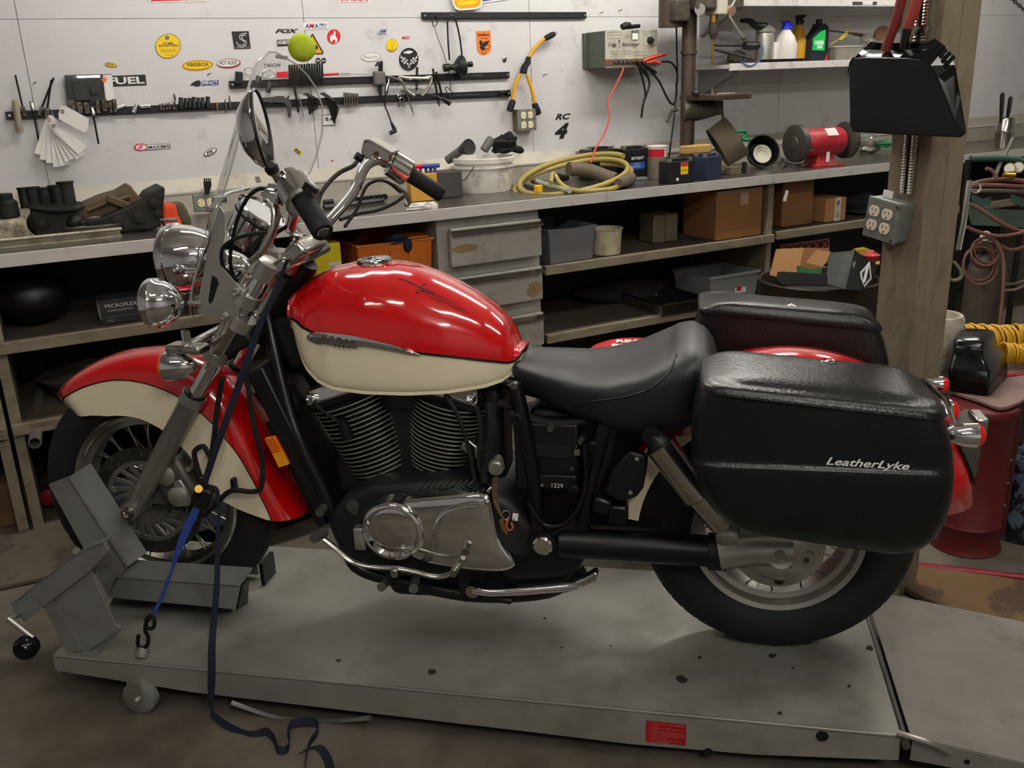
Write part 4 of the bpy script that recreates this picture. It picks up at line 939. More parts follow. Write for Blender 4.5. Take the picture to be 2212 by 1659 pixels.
# clutch lever and perch
lv = [(583, 430), (593, 445), (596, 462), (594, 485), (584, 512), (565, 545), (545, 562), (538, 567)]
L0 = resample([V(*p, 0) for p in lv], 14)
bp_('clutch_lever', MB().tube([K(p[0], p[1], -.34-.04*i/13) for i, p in enumerate(L0)], [.012-.004*i/13 for i in range(14)], 10, flat=.6), 'chrome_dull', hb)
bp_('clutch_perch', MB().box(K(590, 425, -.335), (.035, .03, .03), roty(.3)), 'polished', hb, bev=.006)
bp_('clutch_bracket', MB().tube([K(603, 405, -.33), K(620, 440, -.33)], .013, 12), 'alu_dark', hb)
hose('clutch_cable', [(576, 408, -.32), (555, 410, -.3), (530, 435, -.26), (508, 490, -.2), (497, 560, -.14), (505, 600, -.1)], -.2, .0045, par=hb)
hose('switch_cable', [(640, 470, -.2), (600, 500, -.18), (545, 505, -.2), (500, 520, -.2), (480, 540, -.18), (482, 575, -.14), (510, 605, -.1)], -.2, .0045, par=hb)
# mirror
ms = [K(x, y, -.345) for x, y in ((612, 408), (606, 395), (600, 385))]
mcn = K(560, 280, -.36)
bp_('mirror_stem', MB().tube([K(622, 425, -.335), K(610, 402, -.34), K(598, 380, -.35), K(588, 366, -.355)], [.008, .009, .010, .011], 12), 'chrome_dull', hb)
mx = nrm(K(574, 352, -.36)-K(545, 208, -.36))
nv = nrm(V(.978, .19, -.02)); nv = nrm(nv-(nv @ mx)*mx); sv = np.cross(mx, nv)
def mring(o, s): return [mcn+nv*o+mx*.078*math.cos(a)*s+sv*.056*math.sin(a)*s for a in (2*math.pi*j/40 for j in range(40))]
mir = bp_('mirror', MB().rings([mring(-.044, .05), mring(-.042, .25), mring(-.034, .55), mring(-.018, .84), mring(-.004, .97), mring(.004, 1.0), mring(.006, .985)]), 'chrome', hb, smooth=60)
bp_('mirror_rim', MB().tube(mring(.006, .975), .0035, 8, closed=True), 'black', mir)
bp_('mirror_glass', MB().rings([mring(.003, .97), mring(.0055, .965)]), mk('mirror_glass', '#f4f6f8', .01, metal=1.0), mir, smooth=20)
bp_('mirror_boot', MB().tube([K(578, 352, -.357), K(586, 362, -.356), K(592, 372, -.352)], [.010, .015, .013], 14), 'black', mir)
# ---------------------------------------------------------------- instruments
ic = K(560, 468, 0); iax = nrm(V(.62, 0, .78))
sp_ = bp_('speedometer', MB().lathe(ic, iax, [(-.085, .02), (-.08, .045), (-.06, .055), (.0, .062), (.008, .066), (.012, .066)], 36), 'chrome', smooth=45)
bp_('bezel', MB().lathe(ic+iax*.012, iax, [(0, .066), (.006, .066), (.008, .058), (.004, .056)], 36), 'chrome', sp_)
bp_('dial', MB().lathe(ic+iax*.012, iax, [(.0, .057), (.002, .057)], 32), 'paper', sp_)
bp_('speedometer_band', MB().lathe(ic-iax*.004, iax, [(0, .063), (.004, .0645), (.008, .063)], 36, loop=True), 'black', sp_)
bp_('ignition_barrel', MB().cyl(K(600, 572, 0), K(600, 540, 0), .03, n=20), 'alu')
# ---------------------------------------------------------------- head lamp and passing lamps
def lamp(name, c, r_, ln, ax, lens='white', lab=None):
    o = bp_(name, MB().lathe(c, -ax, [(-.012, r_*.96), (-.008, r_*1.0), (.008, r_*1.0), (.010, r_*.95), (ln*.3, r_*.92), (ln*.55, r_*.80), (ln*.78, r_*.60), (ln*.92, r_*.36), (ln, r_*.14), (ln, .002)], 40), 'chrome', smooth=50, label=lab)
    bp_('lens', MB().lathe(c, ax, [(.008, r_*.94), (.016, r_*.8), (.022, r_*.4), (.023, .002)], 32), mk('lamp_lens_'+name, '#cfd4d8', .08, trans=.6), o); return o
lamp('headlamp', K(383, 560, 0), .092, .13, nrm(V(-1, 0, -.05)))
sc0 = K(335, 655, -.19); lamp('passing_lamp', sc0, .060, .068, nrm(V(-1, -.05, -.02)), lab='chrome passing lamp on the near side')
lamp('passing_lamp', V(sc0[0], .19, sc0[2]), .060, .068, nrm(V(-1, .05, -.02)), lab='chrome passing lamp on the far side')
lb = bp_('lamp_bar', MB().tube([V(-1.405, -.215, .955), V(-1.405, .215, .955)], .012, 12), 'chrome')
for s in (-1, 1):
    bp_('bar_end', MB().box(V(-1.405, s*.19, .952), (.10, .05, .022), rotz(s*.15)), 'chrome_dull', lb, bev=.008, seg=3)
    bp_('lamp_stud', MB().cyl(V(-1.405, s*.19, .955), V(-1.405, s*.19, .995), .011, n=12), 'chrome', lb)
    c = K(365, 790, -.2) if s < 0 else V(K(365, 790, -.2)[0], .2, K(365, 790, -.2)[2])
    o = bp_('front_turn_signal', MB().lathe(c, V(1, 0, 0), [(-.004, .036), (0, .037), (.02, .035), (.045, .028), (.065, .016), (.072, .003)], 28), 'chrome', lb)
    bp_('lens', MB().lathe(c, V(-1, 0, 0), [(.002, .0355), (.012, .033), (.02, .02), (.022, .003)], 24), 'amber', o)
    bp_('signal_stem', MB().cyl(c+V(.03, 0, .03), V(c[0]+.03, s*.19, .945), .009, n=10), 'chrome', o)
# ---------------------------------------------------------------- windshield and its brackets
rows = []
zt, zb0 = 1.617, 1.0
for i in range(29):
    v = i/28; z = zb0+(zt-zb0)*v
    xc = np.interp(z, [1.0, 1.1, 1.3, 1.5, 1.617], [-1.455, -1.43, -1.345, -1.25, -1.190])
    w = np.interp(v, [0, .05, .15, .30, .45, .6, .72, .82, .90, .95, .985, 1], [.075, .125, .165, .205, .238, .250, .245, .225, .185, .140, .08, .02])
    row = []
    for j in range(25):
        u = -1+2*j/24; y = w*u; row.append(V(xc+1.55*y*y, y, z+(-.35*y*y)))
    rows.append(row)
gm, nt, b_ = nodes('windshield_clear')
mx_ = nt.nodes.new('ShaderNodeMixShader'); tr = nt.nodes.new('ShaderNodeBsdfTransparent'); gl = nt.nodes.new('ShaderNodeBsdfGlossy')
lw = nt.nodes.new('ShaderNodeLayerWeight'); lw.inputs[0].default_value = .5; pw = nt.nodes.new('ShaderNodeMath'); pw.operation = 'POWER'; pw.inputs[1].default_value = 5.0; mr = nt.nodes.new('ShaderNodeMapRange'); mr.inputs['To Min'].default_value = .06; mr.inputs['To Max'].default_value = .9
nt.links.new(lw.outputs['Facing'], pw.inputs[0]); nt.links.new(pw.outputs[0], mr.inputs[0])
tr.inputs[0].default_value = (.93, .935, .93, 1); gl.inputs[0].default_value = (.9, .9, .9, 1); gl.inputs[1].default_value = .04
nt.links.new(mr.outputs[0], mx_.inputs[0]); nt.links.new(tr.outputs[0], mx_.inputs[1]); nt.links.new(gl.outputs[0], mx_.inputs[2]); nt.links.new(mx_.outputs[0], nt.nodes['Material Output'].inputs[0])
ws = bp_('windshield', MB().sheet(rows), gm, smooth=60, label='clear curved plastic windshield')
ed = [r_[0] for r_ in rows]+[rows[-1][j] for j in range(1, 24)]+[r_[-1] for r_ in reversed(rows)]
mk('acrylic_edge', '#c9c9c4', .15, alpha=.55)
bp_('windshield_edge', MB().tube(ed, .0024, 6), 'acrylic_edge', ws)
for s in (-1, 1):
    pp = [(520, 480), (505, 470), (492, 500), (478, 530), (455, 560), (440, 620), (432, 690), (520, 703), (540, 660), (520, 620), (490, 570), (498, 520)]
    P_ = [K(x, y, -.145) for x, y in ((455, 455), (473, 444), (484, 460), (485, 505), (478, 540), (478, 575), (522, 627), (515, 690), (487, 697), (425, 675), (432, 630), (445, 560), (450, 500))]
    P_ = [V(p[0], s*.145, p[2]) for p in P_]
    br = bp_('windshield_bracket', MB().prism(P_, (0, .004, 0)), 'alu', bev=.001, smooth=0)
    sl_ = [K(x, y, -.1455) for x, y in ((458, 595), (468, 600), (473, 612), (468, 625), (459, 653), (452, 656), (450, 648))]
    if s < 0: bp_('bracket_slot', MB().prism([V(p[0], -.1456, p[2]) for p in sl_], (0, .0008, 0)), 'black', br, smooth=0)
    for q in ((508, 631), (484, 683)):
        c = K(*q, -.148); c[1] = s*.150; bp_('bracket_bolt', MB().lathe(c, V(0, s, 0), [(-.004, .011), (.004, .011), (.008, .007), (.006, .003)], 16), 'chrome', br)
    for q in ((535, 645), (522, 697)):
        c = K(*q, -.118); bp_('fork_clamp', MB().tube([V(c[0], s*.118, c[2])-fax*.016, V(c[0], s*.118, c[2])+fax*.016], .0315, 20), 'alu', br)
    for q in ((412, 586), (418, 655), (455, 452), (470, 432)):
        c = K(*q, -.15); c[1] = s*.15; bp_('screen_bolt', MB().cyl(c+V(-.012, 0, 0), c+V(.02, 0, 0), .0065, n=12), 'chrome', br)
    up_ = [V(p[0], s*.14, p[2]) for p in [K(x, y, -.14) for x, y in ((432, 560), (452, 530), (462, 480), (468, 445))]]
    bp_('bracket_strip', MB().tube(up_, .008, 8, flat=.3), 'alu_dark', br)
arm = [K(x, y, -.1) for x, y in ((458, 450), (475, 425), (500, 412), (530, 408))]
bp_('crossbar', MB().tube(spline([K(458, 452, -.16), K(470, 432, -.14), K(490, 418, -.08), K(530, 408, .03)], 5), .013, 10, flat=.35), 'chrome')
# tennis ball pushed onto the top edge of the screen
c = K(652, 103, .135)
tb = solo('tennis_ball', MB().ell(BO+rotz(BA) @ c, (.0335, .0335, .0335), n=28, m=18), MT['tennis'], 'lime green tennis ball slit and pushed onto the windshield edge', 'ball')
sm_ = MB(); cw = BO+rotz(BA) @ c; vd = nrm(CAM-cw); rr2 = np.cross(V(0, 0, 1), vd)
sm_.tube([cw+.0337*nrm(vd*math.cos(a)+V(0, 0, 1)*math.sin(a)+rr2*(.35+.12*math.sin(2*a))) for a in np.linspace(-1.2, 1.2, 16)], .0012, 5)
part('seam', sm_, mk('ballseam', '#c9d08a', .9), tb)
# ---------------------------------------------------------------- tie-down straps
def ribbon(pts, w, side, th=.0018, k=5):
    P_ = spline(pts, k); W_ = w if hasattr(w, '__len__') else [w]*len(P_); g = [[], []]
    S = side if isinstance(side, list) else [side]*len(P_)
    for p, w_, s in zip(P_, np.interp(np.linspace(0, 1, len(P_)), np.linspace(0, 1, len(W_)), W_), (S if len(S) == len(P_) else [S[0]]*len(P_))):
        s = nrm(s); g[0].append(p-s*w_/2); g[1].append(p+s*w_/2)
    return MB().sheet(list(map(list, zip(*g))), th)
def KK(px, py, y): return BO+rotz(BA) @ K(px, py, y)
t = thing('tie_down_strap', 'navy ratchet strap from the handlebar down to the lift table', 'strap', KK(420, 1060, -.2))
part('upper_webbing', ribbon([KK(622, 560, -.17), KK(590, 640, -.17), KK(555, 720, -.175), KK(510, 850, -.18), KK(470, 960, -.19), KK(440, 1050, -.2)], [.012, .016, .024, .026, .026, .024], rotz(BA) @ V(1, -.2, .3)), MT['strapnavy'], t)
c = KK(440, 1072, -.21)
part('buckle', MB().box(c, (.05, .035, .06), rotz(BA) @ roty(.4)), MT['black'], t, bev=.006)
part('buckle_roller', MB().cyl(KK(429, 1056, -.235), KK(434, 1060, -.19), .010, n=14), MT['brass'], t)
part('lower_webbing', ribbon([KK(430, 1088, -.21), KK(415, 1120, -.22), KK(395, 1165, -.23), KK(372, 1230, -.25), KK(350, 1290, -.27), KK(332, 1325, -.29)], [.026, .034, .030, .010, .014, .016], rotz(BA) @ V(1, -.2, .3)), MT['strapblue'], t)
hk = [KK(x, y, -.292) for x, y in ((326, 1330), (316, 1338), (317, 1355), (328, 1358), (334, 1348), (330, 1332), (316, 1345), (314, 1362), (320, 1376), (319, 1392), (308, 1400), (298, 1393), (299, 1372))]
part('hook', MB().tube(spline(hk, 4), .0052, 8), MT['black'], t)
c = onz(310, 1418, ZP)
solo('anchor_loop', MB().lathe(c+V(0, 0, .014), V(.3, .3, .9), [(-.014, .010), (-.012, .016), (.006, .015), (.012, .011), (.012, .007), (-.014, .006)], 16, loop=True), MT['steelpaint'], 'pale steel anchor ring welded to the deck under the strap hook', 'ring')
tail = [KK(452, 1048, -.215), KK(470, 1060, -.23), KK(473, 1120, -.24), KK(470, 1180, -.25), KK(469, 1260, -.28), KK(462, 1340, -.31), KK(458, 1400, -.345), KK(458, 1440, -.36), KK(457, 1480, -.365), KK(456, 1530, -.36)]
t = thing('strap_tail', 'loose dark strap tail hanging over the lift edge onto the floor', 'strap', onz(600, 1600, 0))
part('webbing', ribbon(tail, [.012, .010, .009, .012, .016, .018, .020, .021, .020, .014], rotz(BA) @ V(1, 0, .05)), MT['strapnavy'], t)
fl = [onz(456, 1540, .03), onz(480, 1560, .02), onz(515, 1580, .004), onz(545, 1588, .004), onz(575, 1580, .012), onz(592, 1595, .012), onz(602, 1620, .010), onz(620, 1618, .010), onz(625, 1600, .012), onz(622, 1575, .014), onz(640, 1560, .018), onz(680, 1560, .018), onz(688, 1578, .014), onz(670, 1605, .010), onz(662, 1640, .004), onz(658, 1680, .004)]
part('webbing', ribbon(fl, .021, V(.25, .2, 1)), MT['strapnavy'], t)
part('webbing', ribbon([onz(650, 1625, .004), onz(670, 1615, .006), onz(690, 1615, .006), onz(708, 1640, .004), onz(716, 1675, .004)], .022, V(.8, -.3, .35)), MT['strapnavy'], t)
ORD = ['first', 'second', 'third', 'fourth', 'fifth', 'sixth', 'seventh', 'eighth', 'ninth', 'tenth', 'eleventh', 'twelfth', 'thirteenth', 'fourteenth']
# ================================================================== stickers on the back wall
UX, UY = V(1, 0, 0), V(0, 0, 1)
mk('st_yellow', '#e8c413', .4); mk('st_orange', '#e0762a', .45); mk('st_red', '#c41f2c', .4); mk('st_blue', '#2c3a86', .45); mk('st_white', '#e4e2dd', .45); mk('st_black', '#1a1a19', .45); mk('st_grey', '#6d6a63', .5); mk('st_amber', '#d99a12', .4); mk('st_dkred', '#8e1b20', .5)
def quad(pts, o=.0015): return [W(x, y, o) for x, y in pts]
def oval(cx, cy, rx, ry, o=.0015, tilt=0.0, n=28):
    t = math.radians(tilt); return [W(cx+rx*math.cos(a)*math.cos(t)-ry*math.sin(a)*math.sin(t), cy-.045*rx*math.cos(a)+ry*math.sin(a)*math.cos(t)+rx*math.cos(a)*math.sin(t), o) for a in (2*math.pi*i/n for i in range(n))]
def flat(pts, th=.0006): return MB().prism(pts, (0, -th, 0))
def wt(mb, s, cx, cy, w, h, o=.003, bold=.02, shear=0.0, tilt=0.0):
    c = W(cx, cy, o); a, b = W(cx-w/2, cy, o), W(cx+w/2, cy, o); wm = abs(b[0]-a[0]); hm = abs(W(cx, cy-h/2, o)[2]-W(cx, cy+h/2, o)[2]); t = math.radians(tilt)
    return text(mb, s, c, V(math.cos(t), 0, math.sin(t)), V(-math.sin(t), 0, math.cos(t)), w=wm, h=hm, lift=0, bold=bold, shear=shear)
def sticker(label, base, m, layers=(), name='wall_sticker'):
    o = solo(name, flat(base) if not isinstance(base, MB) else base, MT[m], label, 'sticker', smooth=0)
    for nm, mb, mm in layers: part(nm, mb, MT[mm], o, smooth=0)
    return o
def strokes(lines, r_, o=.0028):
    mb = MB()
    for l in lines: mb.tube([W(x, y, o) for x, y in l], r_, 5)
    return mb
sticker('red battery maker sticker cut by the top edge of the picture', quad([(323, -24), (448, -27), (447, 3), (323, 6)]), 'st_white', [('panel', flat(quad([(326, -21), (445, -24), (444, 0), (326, 3)], .0023)), 'st_red'), ('lettering', wt(MB(), 'BATTERIES', 388, -8, 72, 17, .0034), 'st_white')])
sticker('round yellow adapter company sticker on the left of the wall', oval(363, 99.5, 27.5, 27), 'st_black', [('disc', flat(oval(363, 99.5, 26.5, 26, .0023)), 'st_yellow'), ('lettering', wt(wt(wt(wt(wt(MB(), 'ACME', 363, 93.5, 22, 4.5, .0034), 'ADAPTERS', 364, 98.5, 44, 4.5, .0034), 'QUALITY WORKSHOP', 364, 108, 32, 2.6, .0034, 0), 'PRECISION FITTINGS', 364, 111, 35, 2.6, .0034, 0), 'SINCE 1949', 367, 119, 18, 2.3, .0034, 0), 'st_black'), ('rivet', flat(oval(361, 81.5, 5, 5, .0034)), 'st_grey')])
sticker('square black sticker with a white outlined letter S', quad([(500, 68), (537, 67), (542, 105), (506, 106)]), 'st_black', [('curl', strokes([[(533, 72), (523, 73), (517, 78), (518, 84), (527, 89), (528, 95), (521, 98), (513, 96), (511, 90)], [(530, 76), (524, 77), (521, 80), (524, 85), (532, 90), (531, 98), (522, 102), (512, 100)]], .0016), 'st_white'), ('lettering', wt(MB(), 'SUICIDE MACHINES', 524, 102.5, 34, 4, .003), 'st_grey')])
sticker('yellow oval sticker with black capitals beside the hot rod oval', oval(427, 141, 34, 11.5), 'st_amber', [('rim', flat(oval(427, 141, 31.5, 9.5, .0022)), 'st_black'), ('panel', flat(oval(427, 141, 30.5, 8.7, .0029)), 'st_yellow'), ('lettering', wt(MB(), 'WINDEROSA', 427, 139.5, 48, 8.5, .004), 'st_black')])
sticker('white oval hot rod sticker with a dark red rim', oval(494, 137, 26, 10.5), 'st_dkred', [('panel', flat(oval(493, 136, 24, 8, .0022)), 'st_white'), ('lettering', wt(MB(), 'HOT RODS', 493, 135.5, 38, 9, .0032), 'st_black')])
sticker('tiny yellow oval sticker above the blister pack', oval(239.5, 140.5, 13.5, 5, tilt=13), 'st_black', [('panel', flat(oval(239.5, 140.5, 12, 4, .0022, 13)), 'st_yellow'), ('lettering', wt(MB(), 'FX', 240, 140.5, 15, 5.5, .0032, tilt=-10), 'st_black')])
sticker('blue and black brand sticker with a small rider mark', quad([(435, 175), (472, 173), (472, 183), (435, 185)]), 'st_blue', [('lettering', wt(MB(), 'IMPACT', 453.5, 179, 34, 8, .0032), 'st_white'), ('rider', flat(quad([(410, 186), (414, 180), (422, 175), (430, 173), (434, 178), (432, 186), (424, 187), (416, 184)])), 'st_black')])
sticker('black fuel sticker with bold white letters half behind the pack', quad([(232, 164), (314, 161), (317, 184), (236, 187)]), 'st_black', [('lettering', wt(MB(), 'FUEL', 272, 174, 80, 15.5, .0032, .03), 'st_white')])
sticker('red and white oil brand sticker low on the wall', quad([(312, 312), (367, 310), (369, 321), (314, 325)]), 'st_grey', [('oval', flat(oval(304, 318, 15, 8, .0022)), 'st_red'), ('oval_white', flat(oval(305, 318, 12, 6, .0028)), 'st_white'), ('oval_mark', strokes([[(299, 322), (304, 313)], [(303, 322), (308, 313)]], .002, .0042), 'st_red'), ('panel', flat(quad([(316, 313), (365, 311.5), (366, 320), (317, 323)], .0022)), 'st_white'), ('lettering', wt(MB(), 'MAXIMA', 342, 317, 46, 6.5, .0034, .02, .3), 'st_black')])
sticker('small tilted black and white oval sticker under the tool bars', oval(454, 329, 15.5, 7, tilt=-24), 'st_black', [('panel', flat(oval(454, 328.5, 13.5, 5.5, .0022, -24)), 'st_white'), ('lettering', wt(MB(), 'FX', 454, 329, 18, 8, .0032, .04, .3, 24), 'st_black')])
sticker('slanted black three letter decal above the tennis ball', wt(MB(), 'FOX', 620, 67, 53, 9.5, .0012, .05, .45), 'st_black')
sticker('white rectangular racing association sticker', quad([(654, 49), (707, 47), (709, 62.5), (655, 64)]), 'st_white', [('letters_blue', wt(wt(wt(wt(MB(), 'A', 663, 56, 9, 10, .0032, .03, .2), 'A', 684, 56, 9, 10, .0032, .03, .0), 'PRO', 698, 53.5, 16, 6, .0032, .03), 'RACING', 698, 59.5, 15.5, 3, .0032, .01), 'st_blue'), ('letters_red', wt(MB(), 'M', 673.5, 55.5, 12, 10, .0036, .03, .2), 'st_red')])
sticker('round red sticker with a white flame', oval(721, 79, 14.5, 16), 'st_red', [('flame', flat(quad([(722, 64.5), (725, 71), (724, 77), (729, 84), (728, 91), (723, 94), (725, 88), (721, 85), (718, 88), (716, 92), (713, 87), (713, 79), (717, 74), (718, 78), (721, 72)], .0022)), 'st_white')])
sticker('black framed double lettered sign partly behind the tennis ball', quad([(598, 86), (632, 85), (632, 99), (599, 100)]), 'st_black', [('panel', flat(quad([(599.5, 88), (631, 87), (631, 94.5), (600, 95.5)], .0022)), 'st_white'), ('lettering', wt(MB(), 'DIST ENT', 615, 91.5, 29, 6, .0032, .03), 'st_black')])
sticker('yellow warning triangle sticker showing right of the tennis ball', quad([(673, 74), (676, 73), (699, 113), (697, 117), (655, 117), (654, 113)]), 'st_black', [('panel', flat(quad([(674.5, 77), (696.5, 115), (657, 115)], .0022)), 'st_amber'), ('hand_mark', flat(quad([(681, 100), (683, 96), (684, 99), (686, 97), (687, 104), (684, 108), (681, 106)], .003)), 'st_black')])
sticker('black outlined wordmark decal behind the top of the windshield', wt(MB(), 'TAICHI', 588, 141, 37, 7.5, .0012, .01, .2), 'st_black')
sticker('small grey text strip behind the top of the windshield', quad([(595, 118), (622, 121), (621, 128), (595, 125)]), 'st_grey')
for x in (687, 699): sticker('tiny round black sticker with a white bar, %s of two under the warning triangle' % ('left' if x < 690 else 'right'), oval(x, 131, 5.5, 6.5), 'st_black', [('bar', flat(quad([(x-3, 130), (x+3, 129.7), (x+3, 132), (x-3, 132.3)], .0022)), 'st_white')])
sticker('small blue motor company decal left of the red wordmark', wt(wt(MB(), 'AM', 827, 67, 17, 8, .0012, .03, .4), 'E-MOTOR', 825, 73.5, 21, 3.5, .0012, .02), 'st_blue')
sticker('small slanted red three letter decal above the smiley', wt(MB(), 'MSD', 877, 81.5, 18, 6.5, .0012, .02, .3), 'st_red')
sticker('round yellow smiling face sticker', oval(846.5, 98, 13.5, 15), 'st_white', [('rim', flat(oval(846.5, 98, 12.8, 14.3, .0022)), 'st_black'), ('disc', flat(oval(846.5, 98, 12.2, 13.7, .0029)), 'st_yellow'), ('face', strokes([[(839.5, 106), (843, 109), (848, 110), (853, 108), (856, 104)], [(843, 94), (843, 97)], [(851, 94), (851, 97)], [(847, 90), (847, 92)], [(847, 98), (847.5, 108)]], .0011, .0042), 'st_black')])
sticker('white oval sticker with handwritten style script', oval(801, 123.5, 21, 9.5), 'st_grey', [('panel', flat(oval(801, 123.5, 20, 8.7, .0022)), 'st_white'), ('lettering', wt(MB(), 'Motion Pro', 801, 123.5, 32, 8, .0032, 0, .3), 'st_grey')])
ck = []
for fx_, s in ((872, 1), (895, -1)):
    for i in range(4):
        for j in range(4):
            if (i+j) % 2 == 0:
                x = fx_+s*(-7+i*3.6+j*.9); y = 121+j*3.7+i*1.3-(i-2)*.6; ck.append(quad([(x, y), (x+s*3.4, y+1.2), (x+s*4.2, y+4.6), (x+s*.8, y+3.4)], .003))
fm = MB()
for q in ck: fm.prism(q, (0, -.0006, 0))
fm.tube([W(865, 118, .003), W(886, 147, .003)], .0012, 5); fm.tube([W(903, 118, .003), W(881, 147, .003)], .0012, 5)
sticker('black oval sticker with crossed chequered flags', oval(883, 128, 22.5, 26), 'st_white', [('panel', flat(oval(883, 128, 21.5, 25, .0022)), 'st_black'), ('flags', fm, 'st_white'), ('cross_badge', flat(quad([(873, 111.5), (879, 111), (879.5, 109.5), (887, 109), (887, 110.5), (892, 110), (890.5, 114), (887, 114.2), (886.5, 116), (879, 116.5), (879, 115), (872, 115.5)], .003)), 'st_white')])
sticker('orange shield sticker with a winged dragon mark', quad([(1028, 67.5), (1059.5, 66), (1061, 105), (1057, 114), (1048, 119), (1038, 118), (1031, 110)]), 'st_orange', [('lettering', wt(wt(MB(), 'tobc', 1044, 74.5, 26, 7, .003, .03), 'racing', 1045, 83, 16, 4, .003, .01), 'st_black'), ('dragon', flat(quad([(1036, 88), (1041, 87), (1042, 93), (1050, 89), (1058, 88), (1055, 93), (1051, 99), (1046, 101), (1049, 106), (1044, 108), (1036, 104), (1038, 98), (1035, 93)], .003)), 'st_black'), ('wheel', MB().tube([W(1045+4.5*math.cos(a), 111+5*math.sin(a), .003) for a in np.linspace(0, 6.28, 15)], .0014, 5), 'st_black'), ('tail', strokes([[(1050, 107), (1056, 104), (1058, 98), (1054, 96)]], .0013), 'st_black')])
sticker('tiny black fox head decal right of the orange shield', quad([(1083, 125), (1088, 128), (1092, 125), (1096, 124), (1093, 130), (1094, 133), (1090, 135), (1085, 133), (1087, 130)]), 'st_black')
sticker('black two letter decal above the number four', wt(MB(), 'RC', 1216, 252, 34, 13.5, .0012, .04, .35), 'st_black')
sticker('big slanted black number four decal', wt(MB(), '4', 1213.5, 283, 32, 34, .0012, .05, .35), 'st_black')
sticker('tiny tilted yellow and black sticker behind the windshield', quad([(634, 324), (639, 319), (653, 331), (648, 336)]), 'st_yellow', [('lettering', wt(MB(), 'FX', 643.5, 327.5, 14, 7, .0032, .05, 0, -38), 'st_black')])
sticker('tiny red fish shaped sticker above the worktop', oval(718, 347, 3.5, 1.6, tilt=-20), 'st_red')
sticker('white bracket maker sticker cut by the top edge', quad([(732, -18), (800, -20), (800, 4.5), (732, 5.5)]), 'st_white', [('lettering', wt(MB(), 'BRACKETS', 766, -3, 60, 11, .0032, .02), 'st_red')])
sticker('white number plate sticker behind the black hex keys', quad([(697, 248), (725, 246), (724, 271), (695, 272)]), 'st_black', [('panel', flat(quad([(698.5, 249.5), (723.5, 247.5), (722.5, 269.5), (697, 270.5)], .0022)), 'st_white'), ('digits', wt(MB(), '8.4', 711, 257, 17, 9, .0032, .03), 'st_black')])
sticker('beer glass shaped sign cut by the top edge', quad([(973, -30), (1044, -34), (1042, 8), (1039, 15), (1028, 20), (993, 23), (983, 19), (978, 8)], .02), 'st_white', [('beer', flat(quad([(977, -28), (1040, -32), (1038, 7), (1035, 12), (1026, 16.5), (994, 19), (986, 15), (981, 6)], .0208)), 'st_amber'), ('beer_shine', flat(quad([(988, 4), (1030, 1), (1028, 9), (990, 12)], .0216)), 'st_yellow')], name='beer_sign')
sticker('dark blue printed banner edge at the top of the wall', quad([(1043, -14), (1118, -20), (1118, -4), (1043, 7)], .004), 'st_white', [('print', flat(quad([(1043, -14), (1118, -20), (1118, -7), (1043, 3)], .0048)), 'st_blue')])
# ================================================================== magnetic tool bars
def toolbar(label, x0, y0, x1, y1, h, nm='magnetic_tool_bar'):
    a, b = W(x0, y0, .012), W(x1, y1, .012); z = (a[2]+b[2])/2; hm = h
    t = thing(nm, label, 'tool bar', ((a[0]+b[0])/2, YW-.012, z))
    part('rail', MB().box(((a[0]+b[0])/2, YW-.008, z), (b[0]-a[0], .016, hm)), MT['black'], t, smooth=0, bev=.001)
    part('magnet_strip', MB().box(((a[0]+b[0])/2, YW-.0165, z), (b[0]-a[0]-.05, .003, hm*.62)), MT['engine_black'], t, smooth=0)
    for x in (a[0]+.012, b[0]-.012): part('screw', MB().cyl((x, YW-.016, z), (x, YW-.0195, z), .005, n=10), MT['alu'], t)
    return z
zT = toolbar('short black magnetic tool bar high on the wall', 912, 37, 1266, 30, .030)
zM = toolbar('middle black magnetic tool bar behind the windshield top', 495, 178, 1100, 166, .030)
zL = toolbar('long low black magnetic tool bar across the left wall', 12, 245, 1103, 205, .030)
tm = MB(); wt(tm, '11-0216   18" Magnetic Holder', 1010, 205, 54, 3.6, .0195, 0); wt(tm, '18" Mag', 1020, 163, 46, 3.5, .0195, 0); solo('tool_bar_print', tm, MT['st_grey'], 'faint printed part number on the magnetic bars', 'print', smooth=0)
# ---- generic hung tools; sizes in metres, directions in wall plane by pixel vectors
def wdir(dx, dy): return nrm(W(600+dx, 200+dy)-W(600, 200))
def socket(px, py, ln, r_, dx=0, dy=1, m='chrome_dull', label='', group=None, rod=None, o=.03):
    c = W(px, py, o); d = wdir(dx, dy)
    s = solo('socket', MB().lathe(c-d*ln/2, d, [(0, r_*.5), (0, r_), (ln*.55, r_), (ln*.62, r_*.86), (ln, r_*.86), (ln, r_*.45), (ln*.5, r_*.45)], 14), MT[m], label, 'socket', group)
    if rod: # rod = (px,py) far end
        part('hex_shank', MB().tube([c, W(*rod, o)], .0042, 6), MT['black'], s, smooth=20)
    return s
for px, py, rod, lb in ((51, 240, (33, 162), 'leaning left'), (70, 229, (84, 306), 'pointing down, left of the paper tags'), (87, 240, (116, 168), 'leaning right'), (101, 243, (111, 172), 'nearly upright beside another'), (200, 240, (213, 311), 'pointing down below the blister pack')):
    socket(px, py, .035, .009, (px-rod[0])/70, (py-rod[1])/70, 'chrome_dull', 'long black hex bit socket '+lb+' on the low bar', 'hex bit sockets on the low bar', rod)
for i, (px, py, r_, ln) in enumerate(((157, 229, .015, .042), (172, 232, .015, .042), (187, 233, .014, .042), (212, 230, .010, .05), (225, 227, .012, .045), (239, 232, .008, .04), (248, 228, .009, .05))):
    socket(px, py, ln, r_, .08, 1, 'chrome_dull', 'chrome socket right of the paper tags, %s from the left' % ORD[i], 'chrome sockets on the low bar')
